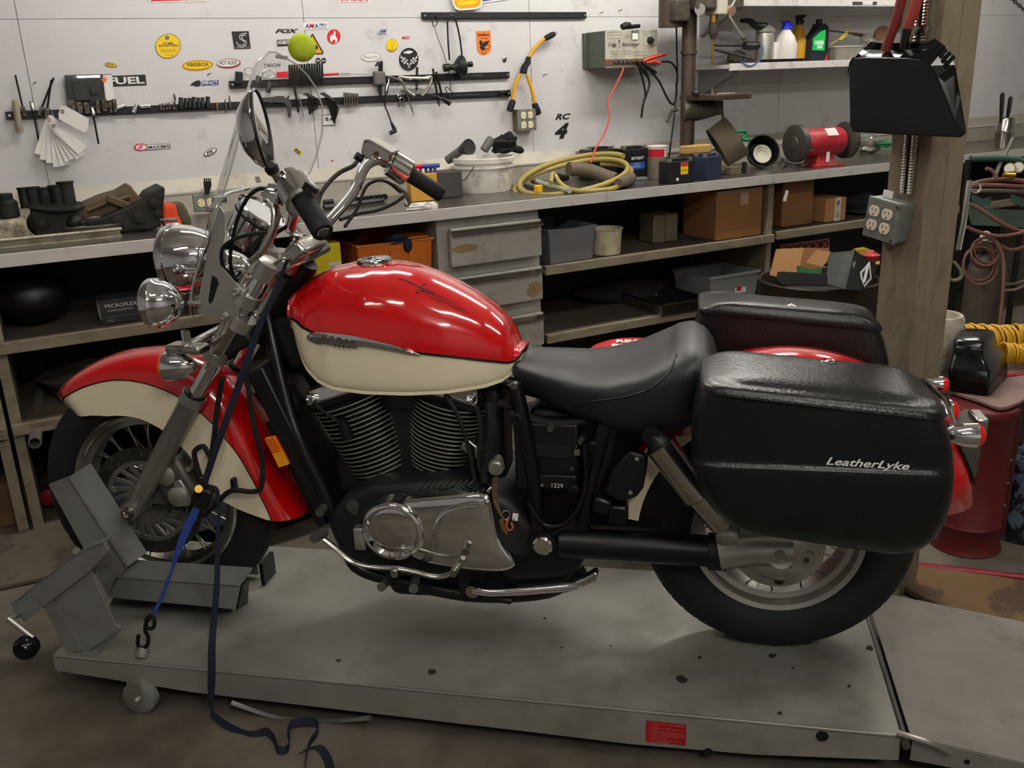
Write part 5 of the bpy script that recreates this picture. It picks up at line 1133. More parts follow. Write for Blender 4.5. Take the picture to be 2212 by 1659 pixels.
for px, py, dx, dy, r_, lb in ((262, 230, 1, -.35, .007, 'lying tilted'), (292, 234, .5, -1, .008, 'hanging slanted'), (314, 229, 1, -.05, .008, 'lying flat')):
    socket(px, py, .038, r_, dx, dy, 'chrome', 'small chrome socket %s on the low bar' % lb)
for i, px in enumerate((347, 353, 360, 366, 376)): socket(px, 231-i, .026+.006*(i == 4), .0045+.002*(i == 4), .3-.07*i, 1, 'chrome', 'tiny chrome bit left of the black impact sockets, %s from the left' % ORD[i], 'tiny bits on the low bar')
for i, px in enumerate((391, 401, 410, 419, 429, 438, 449)): socket(px, 223-i*.4, .04+.006*(i % 3 == 0), .0085+.002*(i % 3 == 0), 0, -1, 'engine_black', 'black impact bit socket on the low bar, %s from the left' % ORD[i], 'black impact bits on the low bar')
mk('brassbit', '#a98646', .35, metal=.8)
for px, py, ln, m, lb in ((469, 229, .05, 'brassbit', 'gold'), (488, 228, .07, 'alu_dark', 'dark double ended'), (497, 222, .08, 'alu_dark', 'long slanted'), (378, 210, .04, 'alu_dark', 'stubby upright')):
    solo('driver_bit', MB().tube([W(px-2, py-ln*200, .024), W(px-1, py-ln*60, .024), W(px, py+ln*90, .024), W(px+1, py+ln*210, .024)], [.0018, .0045, .0045, .002], 8), MT[m], lb+' driver bit stuck on the low tool bar', 'driver bit')
solo('wooden_hammer_stick', MB().lathe(W(32, 216, .03), wdir(.08, 1), [(0, .008), (.004, .012), (.02, .013), (.03, .012), (.115, .014), (.12, .011)], 16), mk('palewood', '#9a917c', .7, var=.15), 'short pale wooden tool handle at the left end of the low bar', 'stick')
# silver socket row, hex keys, wrenches and other hung tools
for i in range(6): socket(744+i*5.6, 213.5, .055-.002*i, .0055, .03, 1, 'chrome_dull', 'slim silver socket in a tight row on the low bar, %s from the left' % ORD[i], 'silver socket row')
mk('darksteel', '#2a2926', .4, metal=.6)
def hexset(name, label, x0, y0, n, dx, ln, lean, m='darksteel', flipx=-1, o=.03):
    t = thing(name, label, 'hex keys', W(x0, y0, o))
    for i in range(n):
        x = x0+i*dx; k = 1-.07*i
        P = [W(x+flipx*10*k, y0-1+i*2.2, o+.002*i), W(x-1, y0-3+i*2.2, o+.002*i), W(x+1, y0+3+i*2.2, o+.002*i), W(x+lean*ln*k, y0+ln*k, o+.002*i)]
        part('hex_key', MB().tube(spline(P, 4), .0038*k+.0006, 6), MT[m], t, smooth=20)
    return t
hexset('hex_key_fan', 'fan of long black hex keys on the low bar right of the windshield', 702, 204, 8, 3, 62, .33)
hexset('hex_key_set', 'black hex keys hanging behind the right edge of the windshield', 665, 205, 5, 4.5, 42, .1)
t = hexset('hex_key_holder', 'large black hex keys standing in a grey plastic holder', 824, 137, 4, -2, 76, -.02)
part('holder', MB().box(W(819, 169, .032), (.055, .03, .06), roty(.05)), mk('greyplastic', '#5d5b56', .55), t, smooth=0, bev=.008)
# black nut driver row hanging from the middle bar
for i in range(14):
    x = 625+i*5.4; hh = 48-(.8*i)
    m_ = MB().tube([W(x, 140-i*.3, .03), W(x+.5, 150, .03), W(x+.8, 186-i*.2, .03)], [.0045, .0052, .0052], 6)
    solo('nut_driver', m_, MT['darksteel'], 'black driver in the row under the tennis ball, %s from the left' % ORD[i], 'nut driver', 'row of black drivers on the middle bar', smooth=20)
solo('cable_puller', MB().tube([W(699, 161.5, .03), W(731, 159.5, .03)], .0055, 8), MT['st_red'], 'red plastic sleeve with a chain on the middle bar', 'cable tool')
tw = bpy.data.objects['cable_puller']; mb = MB()
for i in range(4): mb.tube([W(735+i*6+3.6*math.cos(a), 160.5+2.4*math.sin(a), .03) for a in np.linspace(0, 2*math.pi, 11)[:-1]], .0012, 5, closed=True)
part('chain', mb, MT['chrome_dull'], tw)
part('cable', MB().tube(spline([W(757, 160, .03), W(800, 161, .034), W(835, 163, .045), (W(880, 180, .06)), W(930, 202, .05), W(955, 212, .05)], 5), .0016, 5), MT['alu'], tw)
part('black_handle', MB().tube([W(955, 212, .05), W(962, 217, .05), W(972, 225, .05)], [.006, .012, .010], 12), MT['black'], tw)
solo('red_tag', flat(quad([(597, 156), (621, 154), (622, 167), (598, 169)], .03), .003), MT['st_red'], 'flat red plastic tag on the middle bar behind the windshield', 'tag', smooth=0)
# wrenches
def wrench(label, x0, y0, x1, y1, w_, two=True):
    a, b = W(x0, y0, .028), W(x1, y1, .028); d = nrm(b-a); s = np.cross(d, V(0, 1, 0)); L = np.linalg.norm(b-a); mb = MB()
    mb.prism([a+s*w_*.3, b+s*w_*.3, b-s*w_*.3, a-s*w_*.3], (0, -.004, 0))
    jaw = [a+s*w_*.9-d*w_*.1, a+s*w_-d*w_*1.3, a+s*w_*.45-d*w_*1.4, a+s*w_*.4-d*w_*.4, a-s*w_*.4-d*w_*.4, a-s*w_*.45-d*w_*1.4, a-s*w_-d*w_*1.3, a-s*w_*.9-d*w_*.1, a-s*w_*.3+d*w_*.6, a+s*w_*.3+d*w_*.6]
    mb.prism(jaw, (0, -.005, 0))
    mb.tube([b+s*math.cos(q)*w_*.62+d*(w_*.5+math.sin(q)*w_*.62)+V(0, -.002, 0) for q in np.linspace(0, 2*math.pi, 15)[:-1]], w_*.24, 6, closed=True)
    solo('wrench', mb, MT['chrome_dull'], label, 'wrench')
wrench('short stubby open wrench, leftmost of three under the puller', 864, 222, 863, 212, .013)
wrench('small combination wrench with its ring end down', 869, 200, 874, 233, .008)
wrench('longer combination wrench leaning right beside the small one', 879, 203, 892, 245, .010)
# bearing puller
mb = MB()
for s in (-1, 1):
    mb.tube(spline([W(900+s*8-4, 172, .05), W(900+s*34-4, 166, .05), W(900+s*30, 180, .05), W(900+s*22, 195, .05), W(903+s*8, 207, .05)], 5), .007, 8)
mb.tube([W(874, 168, .05), W(927, 170, .05)], .008, 8)
solo('bearing_puller', mb, mk('castsilver', '#8d8a80', .4, metal=.7), 'silver two jaw puller clamped on the low bar', 'puller')
solo('puller_screw', MB().tube([W(901, 145, .035), W(900, 195, .035)], .006, 8), MT['darksteel'], 'dark steel screw standing behind the silver puller', 'screw')
for x0, y0, x1, y1, lb in ((935, 148, 949, 230, 'left'), (942, 155, 955, 207, 'right')):
    solo('punch', MB().tube([W(x0, y0, .03), lerp(W(x0, y0, .03), W(x1, y1, .03), .85), W(x1, y1, .03)], [.0055, .0055, .0022], 8), MT['darksteel'], 'dark tapered punch, %s of two beside the puller' % lb, 'punch')
# spark tester with its lead
t = thing('spark_tester', 'spark tester with black lead and boot hanging from the low bar', 'tester', W(838, 185, .03))
part('body', MB().tube([W(841, 168, .03), W(839, 180, .03), W(836, 186, .03), W(834, 198, .03), W(833, 202, .03)], [.002, .005, .009, .010, .008], 12), MT['chrome_dull'], t)
part('lead', MB().tube(spline([W(833, 202, .03), W(831, 225, .03), W(838, 245, .03), W(846, 266, .03)], 5), .0036, 7), MT['black'], t)
part('boot', MB().tube([W(845, 264, .03), W(852, 279, .03), W(854, 282, .03), W(842, 288, .03)], [.005, .010, .011, .009], 10), MT['black'], t)
# belt loop and air horn cone hanging from the top bar
t = thing('rubber_belt', 'long black rubber belt looped over the top bar', 'belt', W(975, 60, .03))
part('loop', MB().tube(spline([W(971, 130, .03), W(968, 90, .03), W(967, 45, .03), W(974, 34, .035), W(983, 40, .035), W(993, 80, .03), (W(999, 130, .03))], 6), .0042, 7), MT['black'], t)
t = thing('pulley_cone', 'black cone shaped pulley hanging on the belt', 'pulley', W(985, 145, .04))
ax_ = nrm(W(1010, 140, .05)-W(960, 147, .05))
part('cone', MB().lathe(W(975, 146, .045), ax_, [(0, .012), (.02, .018), (.03, .030), (.045, .045), (.055, .05), (.062, .048), (.064, .02)], 24), MT['engine_black'], t)
part('hub', MB().lathe(W(958, 147, .045), ax_, [(0, .012), (.002, .018), (.03, .018), (.04, .010), (.13, .010), (.132, .013), (.15, .013), (.152, .006)], 14), MT['darksteel'], t)
t = thing('cable_with_clips', 'thin steel cable with a snap clip hanging off the top bar', 'cable', W(940, 40, .025))
part('clip', MB().tube(spline([W(937, 58, .025), W(934, 48, .025), W(937, 36, .025), W(944, 37, .025), W(944, 50, .025), W(939, 58, .025)], 4), .0024, 6), MT['darksteel'], t)
part('cable', MB().tube(spline([W(938, 58, .025), W(945, 80, .03), W(960, 120, .04), W(970, 160, .04), W(974, 198, .035)], 6), .0016, 5), MT['darksteel'], t)
part('lower_clip', MB().tube(spline([W(974, 197, .035), W(966, 188, .035), W(962, 192, .035), W(970, 205, .035), W(978, 206, .035), W(977, 197, .035)], 4), .0022, 6), MT['darksteel'], t)
solo('short_pipe', MB().lathe(W(1080, 202, .02), V(.3, -1, -.1), [(0, .012), (.045, .012), (.045, .009), (.01, .009)], 18), MT['darksteel'], 'short black pipe stuck to the right end of the low bar', 'pipe')
# tools seen through the windshield
solo('bit_holder', MB().box(W(516, 168, .03), (.03, .025, .05), roty(.15)), MT['black'], 'black bit holder at the left end of the middle bar', 'holder', smooth=0, bev=.004)
mb = MB(); mb.tube([W(537+9*math.cos(a), 152+8*math.sin(a), .028) for a in np.linspace(0, 6.28, 17)[:-1]], .003, 6, closed=True); mb.tube([W(580+13*math.cos(a), 160+9*math.sin(a), .028) for a in np.linspace(0, 6.28, 17)[:-1]], .003, 6, closed=True)
solo('hose_clamp', MB().tube([W(537+9*math.cos(a), 152+8*math.sin(a), .028) for a in np.linspace(0, 6.28, 17)[:-1]], .003, 6, closed=True), MT['alu'], 'small steel hose clamp ring above the middle bar', 'clamp')
solo('hose_clamp', MB().tube([W(580+13*math.cos(a), 160+9*math.sin(a), .028) for a in np.linspace(0, 6.28, 17)[:-1]], .003, 6, closed=True), MT['alu'], 'larger steel hose clamp ring beside the red tag', 'clamp')
for x0, y0, x1, y1, r_, lb in ((583, 178, 579, 200, .010, 'stubby dark grey rod below the middle bar'), (560, 165, 556, 180, .012, 'dark grip end on the middle bar'), (636, 185, 645, 243, .005, 'thin dark pry bar hanging left of the hex keys'), (645, 205, 656, 252, .003, 'thin bright rod hanging beside the dark pry bar')):
    solo('hanging_rod', MB().tube([W(x0, y0, .03), W(x1, y1, .03)], r_, 8), MT['alu' if 'bright' in lb else 'darksteel'], lb, 'tool')
mb = MB().prism([W(x, y, .03) for x, y in ((560, 211), (590, 209), (595, 207), (612, 207), (615, 212), (626, 205), (622, 216), (628, 222), (628, 253), (622, 254), (620, 232), (612, 222), (560, 221))], (0, -.012, 0))
solo('slide_wrench', mb, mk('greytool', '#4a4845', .5, metal=.5), 'dark adjustable wrench lying along the low bar behind the mirror', 'wrench', smooth=0, bev=.002)
# nails
for i, (x, y) in enumerate(((1295, 29), (1335, 24), (1173, 163), (72, 181), (448, 162))):
    c = W(x, y); solo('wall_nail', MB().tube([c, c+V(.01, -.025, .006)], .002, 6), MT['alu_dark'], ['bent nail in the white wall right of the top tool bar', 'slanted nail in the white wall above the battery charger', 'nail in the white wall right of the yellow cord', 'nail in the white wall left of the blister pack', 'nail in the white wall above the blue rider sticker'][i], 'nail', 'nails in the back wall')
# ================================================================== left of the wall: tags and blister pack
t = thing('paper_tag_bundle', 'fanned bundle of white paper shipping tags hanging from the low bar', 'tags', W(130, 300, .02))
r = random.Random(3)
for i in range(9):
    a = math.radians(-17+i*8.2); p0 = V(110+i*1.6, 256+i*2.6); o = .02+.006*i
    d = np.array([math.sin(a), math.cos(a)]); n = np.array([d[1], -d[0]]); L = 92-abs(i-3)*4+r.random()*8; w_ = 20
    q = [p0-n*w_*.55, p0-n*w_*.2-d*8, p0+n*w_*.2-d*8, p0+n*w_*.55, p0+n*w_+d*L, p0-n*w_+d*L] if False else [p0[:2]-n*w_*.55, p0[:2]-n*w_*.2-d*7, p0[:2]+n*w_*.2-d*7, p0[:2]+n*w_*.55, p0[:2]+n*w_*.62+d*L, p0[:2]-n*w_*.62+d*L]
    m_ = MB().prism([W(x, y, o+(.02 if k > 3 else 0)) for k, (x, y) in enumerate(q)], (0, -.0008, 0)); part('tag', m_, MT['paper'], t, smooth=0)
part('tie_wire', MB().tube(spline([W(118, 262, .08), W(112, 240, .05), W(106, 228, .03)], 4), .0008, 5), MT['alu'], t)
for x, y in ((106, 259), (116, 272)): part('eyelet', MB().tube([W(x+3*math.cos(a), y+3*math.sin(a), .082) for a in np.linspace(0, 6.28, 11)[:-1]], .0018, 5, closed=True), mk('eyelet', '#6a3d2c', .6), t)
q = [(131, 229), (140, 228), (192, 256), (190, 276), (183, 287), (128, 258), (126, 247)]
t = solo('paper_tag', MB().prism([W(x, y, .09) for x, y in q], (0, -.001, 0)), MT['paper'], 'single white shipping tag with a brown eyelet pinned over the sockets', 'tag', smooth=0)
part('eyelet', MB().tube([W(135+3.2*math.cos(a), 241+3.2*math.sin(a), .092) for a in np.linspace(0, 6.28, 11)[:-1]], .002, 5, closed=True), MT['eyelet'], t)
t = thing('blister_pack', 'clear blister pack with a black card hanging over the low bar', 'package', W(190, 200, .02))
part('card', flat(quad([(139, 162), (242, 160), (247, 222), (146, 232)], .02), .003), MT['st_black'], t, smooth=0)
part('card_side', flat(quad([(222, 162), (242, 161), (247, 215), (228, 218)], .0235), .0008), MT['paper'], t, smooth=0)
part('diamond', flat(quad([(218, 172), (226, 165), (232, 172), (225, 180)], .0245), .0008), MT['st_orange'], t, smooth=0)
part('tool_shape', MB().box(W(174, 195, .03), (.06, .035, .085)).box(W(203, 196, .03), (.03, .03, .03)), MT['engine_black'], t, smooth=0, bev=.006)
mk('blister', '#d9dde0', .08, trans=.85, ior=1.1)
part('bubble', MB().box(W(183, 193, .028), (.15, .04, .11)), gm, t, smooth=0, bev=.012)
# ================================================================== outlet boxes, cords, charger
mk('ivory', '#e3d9ae', .45); mk('almond', '#d8cdb9', .45); mk('galv', '#7f837f', .5, metal=.5, var=.12, vscale=14, dirt='#4a4438', dscale=12, damt=.5); mk('cordyellow', '#d99a16', .6); mk('rustside', '#5c4c38', .8, var=.3, vscale=25)
def receptacle(c, ux, uy, par, m, s=1.0, turn=0):
    n = np.cross(ux, uy); P = []
    for i in range(24):
        a = 2*math.pi*i/24; x, y = .0172*math.cos(a), max(-.0143, min(.0143, .0172*math.sin(a))); P.append(c+(ux*x+uy*y)*s)
    o = part('receptacle', MB().prism(P, n*.003), MT[m], par, smooth=0, bev=.0008)
    sl = MB()
    for x in (-.006, .006): sl.box(c+n*.0031+ux*x*s+uy*.004*s, (.0016, .0006, .0085), axes(ux, n, uy))
    sl.cyl(c+n*.0030-uy*.0085*s, c+n*.0034-uy*.0085*s, .0025, n=10); part('slots', sl, MT['black'], o, smooth=0)
c = W(1138, 259, .055); t = thing('outlet_box', 'grey metal outlet box with four ivory sockets on the white wall', 'outlet', W(1138, 259, 0))
part('box', MB().box((c[0], YW-.028, c[2]), (.105, .052, .102)), MT['rustside'], t, smooth=0, bev=.003)
part('face_plate', MB().box((c[0], YW-.0555, c[2]), (.107, .003, .104)), MT['galv'], t, smooth=0, bev=.003)
for sx_ in (-1, 1):
    for sz_ in (-1, 1):
        receptacle(V(c[0]+sx_*.0195, YW-.057, c[2]+sz_*.023), V(0, 0, -1), V(1, 0, 0), t, 'ivory')
        part('screw', MB().cyl((c[0]+sx_*.046, YW-.057, c[2]+sz_*.044), (c[0]+sx_*.046, YW-.0585, c[2]+sz_*.044), .003, n=8), MT['alu_dark'], t)
# splash outlet
c = ony(437, 438, YW-.052); t = thing('wall_outlet', 'grey duplex outlet plate on the backsplash behind the windshield', 'outlet', c)
part('plate', MB().box(c+V(.02, 0, 0), (.115, .006, .072)), MT['galv'], t, smooth=0, bev=.003)
for s in (0, 1): receptacle(c+V(-.005+.038*s, -.003, 0), V(0, 0, -1), V(1, 0, 0), t, 'ivory')
# yellow Y cord
t = thing('y_splitter_cord', 'yellow three way extension cord with black moulded plugs on the wall', 'cord', W(1135, 150, .04))
part('junction', MB().tube([W(1142, 123, .045), W(1140, 135, .045), W(1133, 145, .045), W(1130, 158, .045)], [.015, .020, .022, .024], 14, flat=.7), MT['rubber'], t, smooth=60)
for pts in ([(1143, 124), (1152, 108), (1164, 94), (1176, 84)], [(1124, 160), (1115, 178), (1110, 200), (1107, 218)], [(1138, 162), (1146, 185), (1152, 208), (1156, 225)]):
    part('cord', MB().tube(spline([W(x, y, .045) for x, y in pts], 5), .0085, 10), MT['cordyellow'], t)
for a, b, rr in (((1176, 84), (1198, 73), .014), ((1109, 216), (1100, 240), .017), ((1154, 223), (1164, 247), .017)):
    A_, B_ = W(*a, .045), W(*b, .045); part('plug', MB().tube([A_, lerp(A_, B_, .2), lerp(A_, B_, .75), B_], [rr*.7, rr, rr*1.05, rr*.8], 8), MT['rubber'], t, smooth=30)
mb = MB()
for dy in (-2, 1.5): mb.tube([W(1197, 74+dy, .045), W(1204, 71+dy, .045)], .0014, 5)
part('prongs', mb, MT['chrome_dull'], t)
# battery charger box
mk('chargerface', '#c4c1b0', .5, metal=.3, dirt='#716a57', dscale=14, damt=.7, dsharp=.2); mk('chargergreen', '#4b5247', .6, var=.2, vscale=12)
o_ = .19; q = [W(x, y, o_) for x, y in ((1307.5, 66), (1419.5, 62), (1417, 142), (1307, 146.5))]
x0, x1 = q[0][0], q[1][0]; zt, zb = q[0][2], q[3][2]
t = thing('battery_charger', 'grimy metal battery charger box mounted high on the wall', 'battery charger', ((x0+x1)/2, YW-o_/2, zb))
part('case', MB().box(((x0+x1)/2, YW-o_/2, (zt+zb)/2), (x1-x0, o_-.004, zt-zb)), MT['chargergreen'], t, smooth=0, bev=.003)
part('mount_flange', MB().box(((x0+x1)/2, YW-.012, (zt+zb)/2), (x1-x0+.03, .02, zt-zb-.006)), MT['chargergreen'], t, smooth=0)
fp = part('front_panel', MB().box(((x0+x1)/2, YW-o_, (zt+zb)/2), (x1-x0+.002, .004, zt-zb+.004)), MT['chargerface'], t, smooth=0, bev=.001)
def CF(px, py, o=.194): return W(px, py, o)
part('meter', MB().box(CF(1372, 79), (.036, .006, .03)), MT['white'], fp, smooth=0, bev=.002)
part('meter_frame', MB().box(CF(1372, 75, .193), (.046, .003, .042)), MT['galv'], fp, smooth=0)
kb = part('dial_knob', MB().lathe(CF(1404, 87), V(0, -1, 0), [(0, .018), (.008, .017), (.020, .012), (.022, .003)], 14), MT['engine_black'], fp)
lm = MB()
for l in ([(1312, 70), (1343, 69), (1343, 83), (1312, 84), (1312, 70)], [(1312, 76), (1343, 75.5)], [(1390, 69), (1416, 68), (1415, 98), (1390, 99), (1390, 69)], [(1394, 72), (1404, 87)], [(1412, 71), (1404, 87)], [(1318, 112), (1365, 110)], [(1318, 117), (1365, 115)], [(1369, 112), (1397, 111), (1397, 119), (1369, 120)]): lm.tube([CF(x, y, .1925) for x, y in l], .0008, 4)
part('panel_lines', lm, MT['st_grey'], fp)
tm = MB()
for s, x, w_ in (('Cragg', 1323, 18), ('Railcharger', 1363, 38)):
    c = CF(x, 97, .193); text(tm, s, c, UX, UY, w=CF(x+w_/2, 97)[0]-CF(x-w_/2, 97)[0], h=.024, lift=0, bold=.01, shear=.35)
tm.tube([CF(1338, 88, .193), CF(1338, 104, .193)], .0012, 4); tm.tube([CF(1335.5, 86, .193), CF(1340.5, 91, .193)], .0012, 4); tm.tube([CF(1340.5, 86, .193), CF(1335.5, 91, .193)], .0012, 4)
part('lettering', tm, MT['st_black'], fp, smooth=0)
part('terminal_strip', MB().box(CF(1352, 133, .197), (CF(1400, 133)[0]-CF(1316, 133)[0]+.02, .01, .024)), mk('brownbar', '#6b4636', .6), fp, smooth=0)
for x in (1328, 1339, 1348, 1358): part('terminal_knob', MB().lathe(CF(x, 132.5, .2), V(0, -1, 0), [(0, .011), (.012, .012), (.014, .009)], 12), mk('knobgrey', '#4a4347', .5), fp)
part('brass_post', MB().cyl(CF(1369.5, 131, .2), CF(1369.5, 131, .212), .007, n=12), MT['brass'], fp)
mk('clampred', '#b03a28', .45)
def clamp(label, mat_, pts1, pts2, o=.22):
    t = thing('charger_clamp', label, 'clamp', W(*pts1[0], o))
    for p in (pts1, pts2): part('jaw_handle', MB().tube([W(x, y, o) for x, y in p], [.008, .014, .011][:len(p)], 8, flat=.8), MT[mat_], t)
    return t
clamp('red insulated charger clamp gripping the battery charger panel', 'clampred', [(1388, 133), (1402, 126), (1437, 117)], [(1395, 136), (1410, 133), (1426, 137)])
clamp('black charger clamp hanging from the brass post, left one', 'black', [(1372, 132), (1383, 145), (1399, 164)], [(1376, 133), (1390, 148), (1396, 160)])
clamp('black charger clamp hanging from the charger, right one', 'black', [(1385, 134), (1400, 146), (1416, 157)], [(1390, 140), (1405, 150), (1412, 160)])
def cable(label, pts, r_, m, name='charger_cable', k=6): return solo(name, MB().tube(spline(pts, k), r_, 7), MT[m], label, 'cable')
mk('cablered', '#b9503f', .55)
cable('pinkish red cable dropping from the charger to the batteries', [W(1347, 146, .2), W(1343, 158, .2), W(1325, 195, .2), W(1314, 220, .2), W(1316, 255, .22), W(1305, 290, .25), W(1288, 318, .3), T(1276, 352, .10)], .0050, 'cablered')
cable('black lead looping below the left black clamp', [W(1379, 144, .2), W(1388, 170, .2), W(1394, 205, .2), W(1388, 230, .2), W(1386, 252, .2)], .0055, 'black')
cable('black lead bending back beside the drill press', [W(1398, 163, .2), W(1403, 180, .2), W(1397, 203, .2), W(1390, 222, .2), W(1385, 254, .2)], .0055, 'black')
cable('long black lead curving from the right black clamp', [W(1410, 158, .2), W(1425, 178, .2), W(1438, 205, .2), W(1448, 222, .2), W(1456, 224, .2), W(1461, 205, .2), W(1461, 180, .2)], .0055, 'black')
cable('black lead arching from the red clamp', [W(1427, 134, .22), W(1442, 133, .22), W(1455, 140, .2), W(1463, 160, .2), W(1461, 190, .18)], .0055, 'black')
cable('black power cord running down beside the drill press column', [W(1461, 55, .2), W(1462, 110, .2), W(1463, 160, .19), W(1459, 220, .2), W(1454, 270, .25), W(1448, 318, .3), T(1442, 365, .02)], .0045, 'black')
solo('black_lamp_head', MB().tube([CF(1344, 59, .1), CF(1352, 55, .1), CF(1359, 56, .1), CF(1362, 58, .1), CF(1381, 56, .1)], [.016, .018, .018, .011, .010], 10), MT['engine_black'], 'small black clamp lamp lying on top of the battery charger', 'lamp')
# ================================================================== drill press
mk('dpgrey', '#4f4a40', .55, metal=.3, var=.2, vscale=10, dirt='#2d2620', dscale=8, damt=.7); mk('dprust', '#4d4037', .5, metal=.5, var=.25, vscale=9); mk('dpgreen', '#4a4f40', .6, var=.15)
YD = YW-.28
def DP(px, py, o=0): return ony(px, py, YD-o)
base = DP(1490, 352)
t = thing('drill_press', 'old grey bench drill press standing on the worktop', 'drill press', (base[0], YD, ZB))
cx_ = DP(1486, 200)[0]
def zc(py): return DP(1486, py)[2]
part('base', MB().box((cx_+.03, YD-.06, ZB+.016), (.2, .30, .03)), MT['dpgrey'], t, smooth=0, bev=.006)
part('column', MB().cyl((cx_, YD, ZB+.03), (cx_, YD, zc(-30)), .036, n=28), MT['dprust'], t)
part('collar', MB().cyl((cx_, YD, zc(117)), (cx_, YD, zc(110)), .042, n=28), MT['dprust'], t)
part('rack_rail', MB().box((cx_+.05, YD+.03, (zc(40)+zc(330))/2), (.03, .02, zc(40)-zc(330))), MT['alu'], t, smooth=0)
part('base_flange', MB().cyl((cx_, YD, ZB+.03), (cx_, YD, ZB+.09), .046, n=28), MT['dpgrey'], t)
hd = part('head', MB().box((cx_+.10, YD-.05, zc(-8)), (.30, .14, .14)), MT['dpgrey'], t, smooth=0, bev=.012)
part('head_front', MB().box(DP(1548, 5, .08), (.065, .10, .12)), mk('dpcream', '#b5b0a0', .5), hd, smooth=0, bev=.006)
part('motor', MB().cyl(V(cx_-.10, YD+.02, zc(58)), V(cx_-.10, YD+.02, zc(-40)), .062, n=28), MT['dprust'], t)
part('motor_bracket', MB().box((cx_-.10, YD-.03, zc(25)), (.09, .09, .10)), MT['dpgrey'], t, smooth=0, bev=.008)
part('switch_disc', MB().cyl(DP(1512, 20, .08), DP(1512, 20, .12), .026, n=24), MT['alu'], hd)
qx = DP(1541, 60, .08)
part('quill', MB().cyl(V(qx[0], YD-.08, zc(36)), V(qx[0], YD-.08, zc(52)), .022, n=20), MT['brassbit'], t)
part('chuck', MB().lathe(V(qx[0], YD-.08, zc(52)), V(0, 0, -1), [(0, .018), (.004, .023), (.05, .023), (.055, .02), (.075, .012), (.078, .006)], 20), MT['dpgrey'], t)
part('drill_bit', MB().cyl(V(qx[0], YD-.08, zc(88)), V(qx[0], YD-.08, zc(143)), .0055, n=10), MT['brass'], t)
part('feed_hub', MB().cyl(DP(1570, 20, .10), DP(1582, 24, .14), .024, n=18), mk('dptan', '#8a6f58', .6), t)
for a, b in (((1574, 34), (1605, 82)), ((1575, 24), (1600, -20))):
    h = part('feed_handle', MB().tube([DP(*a, .13), DP(*b, .16)], .006, 8), MT['alu'], t); part('handle_ball', MB().ell(DP(*b, .16), (.013, .013, .013), n=12, m=8), MT['dpgrey'], h)
part('table', MB().box((DP(1540, 209, .07)[0], YD-.09, zc(211)), (.27, .24, .028)), MT['dprust'], t, smooth=0, bev=.005)
part('table_bracket', MB().tube([V(cx_-.03, YD-.0, zc(240)), V(cx_+.04, YD-.03, zc(240)), V(cx_+.12, YD-.07, zc(236))], [.052, .05, .038], 16), MT['dpgrey'], t)
part('bracket_boss', MB().box((cx_+.13, YD-.07, zc(235)), (.05, .06, .07)), MT['dpgrey'], t, smooth=0, bev=.008)
part('clamp_handle', MB().tube([DP(1462, 238, .06), DP(1452, 239, .07), DP(1440, 264, .07)], .008, 8), MT['dpgrey'], t)
part('lock_lever', MB().tube([DP(1551, 238, .08), DP(1561, 238, .1), DP(1562, 265, .1)], .006, 8), MT['dpgrey'], t)
part('table_knob', MB().lathe(DP(1494, 198, .1), V(.7, -.5, -.3), [(0, .008), (.01, .018), (.03, .02), (.036, .01)], 14), MT['engine_black'], t)
solo('drill_bit_loose', MB().tube([DP(1548, 203, .1), DP(1587, 201, .1)], .0042, 8), MT['alu'], 'loose drill bit lying on the drill press table', 'drill bit')
solo('bolt', MB().tube([DP(1539, 203, .1), DP(1538, 198, .1), DP(1538, 189, .1)], [.011, .008, .0025], 10), MT['alu_dark'], 'short bolt standing on the drill press table', 'bolt')
# ================================================================== things on the wall shelf (top at z 1.578)
ZS = 1.578
def SH(px, py, d=.16): return ony(px, py, YW-d)
def on_shelf(px, d): p = SH(px, 130, d); return V(p[0], YW-d, ZS)
def px2m(px, d=.16): return SH(1700+px, 100, d)[0]-SH(1700, 100, d)[0]
mk('galvcan', '#a3a19a', .4, metal=.7, var=.15, vscale=20)
c = on_shelf(1650, .2); t = thing('oil_can', 'galvanised oil pourer with a black spout on the wall shelf', 'oil can', c)
hc = SH(1650, 72, .2)[2]-ZS
part('body', MB().lathe(c, V(0, 0, 1), [(0, .04), (.002, .048), (hc-.01, .048), (hc, .044), (hc+.006, .052), (hc+.02, .052), (hc+.045, .02), (hc+.05, .005)], 28), MT['galvcan'], t)
part('spout', MB().tube(spline([V(c[0]-.01, c[1]-.01, ZS+hc+.03), SH(1633, 55, .21), SH(1618, 45, .21), SH(1601, 45, .21)], 5), [.024, .023, .022, .021, .02, .019, .019, .018, .017, .016, .015, .014, .013, .012, .011, .010], 12), MT['engine_black'], t)
part('side_glass', MB().lathe(V(c[0]+.062, c[1]-.01, ZS), V(0, 0, 1), [(0, .02), (.002, .026), (.10, .026), (.105, .022)], 20), mk('milkglass', '#cfcac4', .25), t)
mk('spraywhite', '#d6d3ca', .4, sss=0); mk('spraygold', '#b98a25', .35); mk('nozzleblue', '#2733c9', .4)
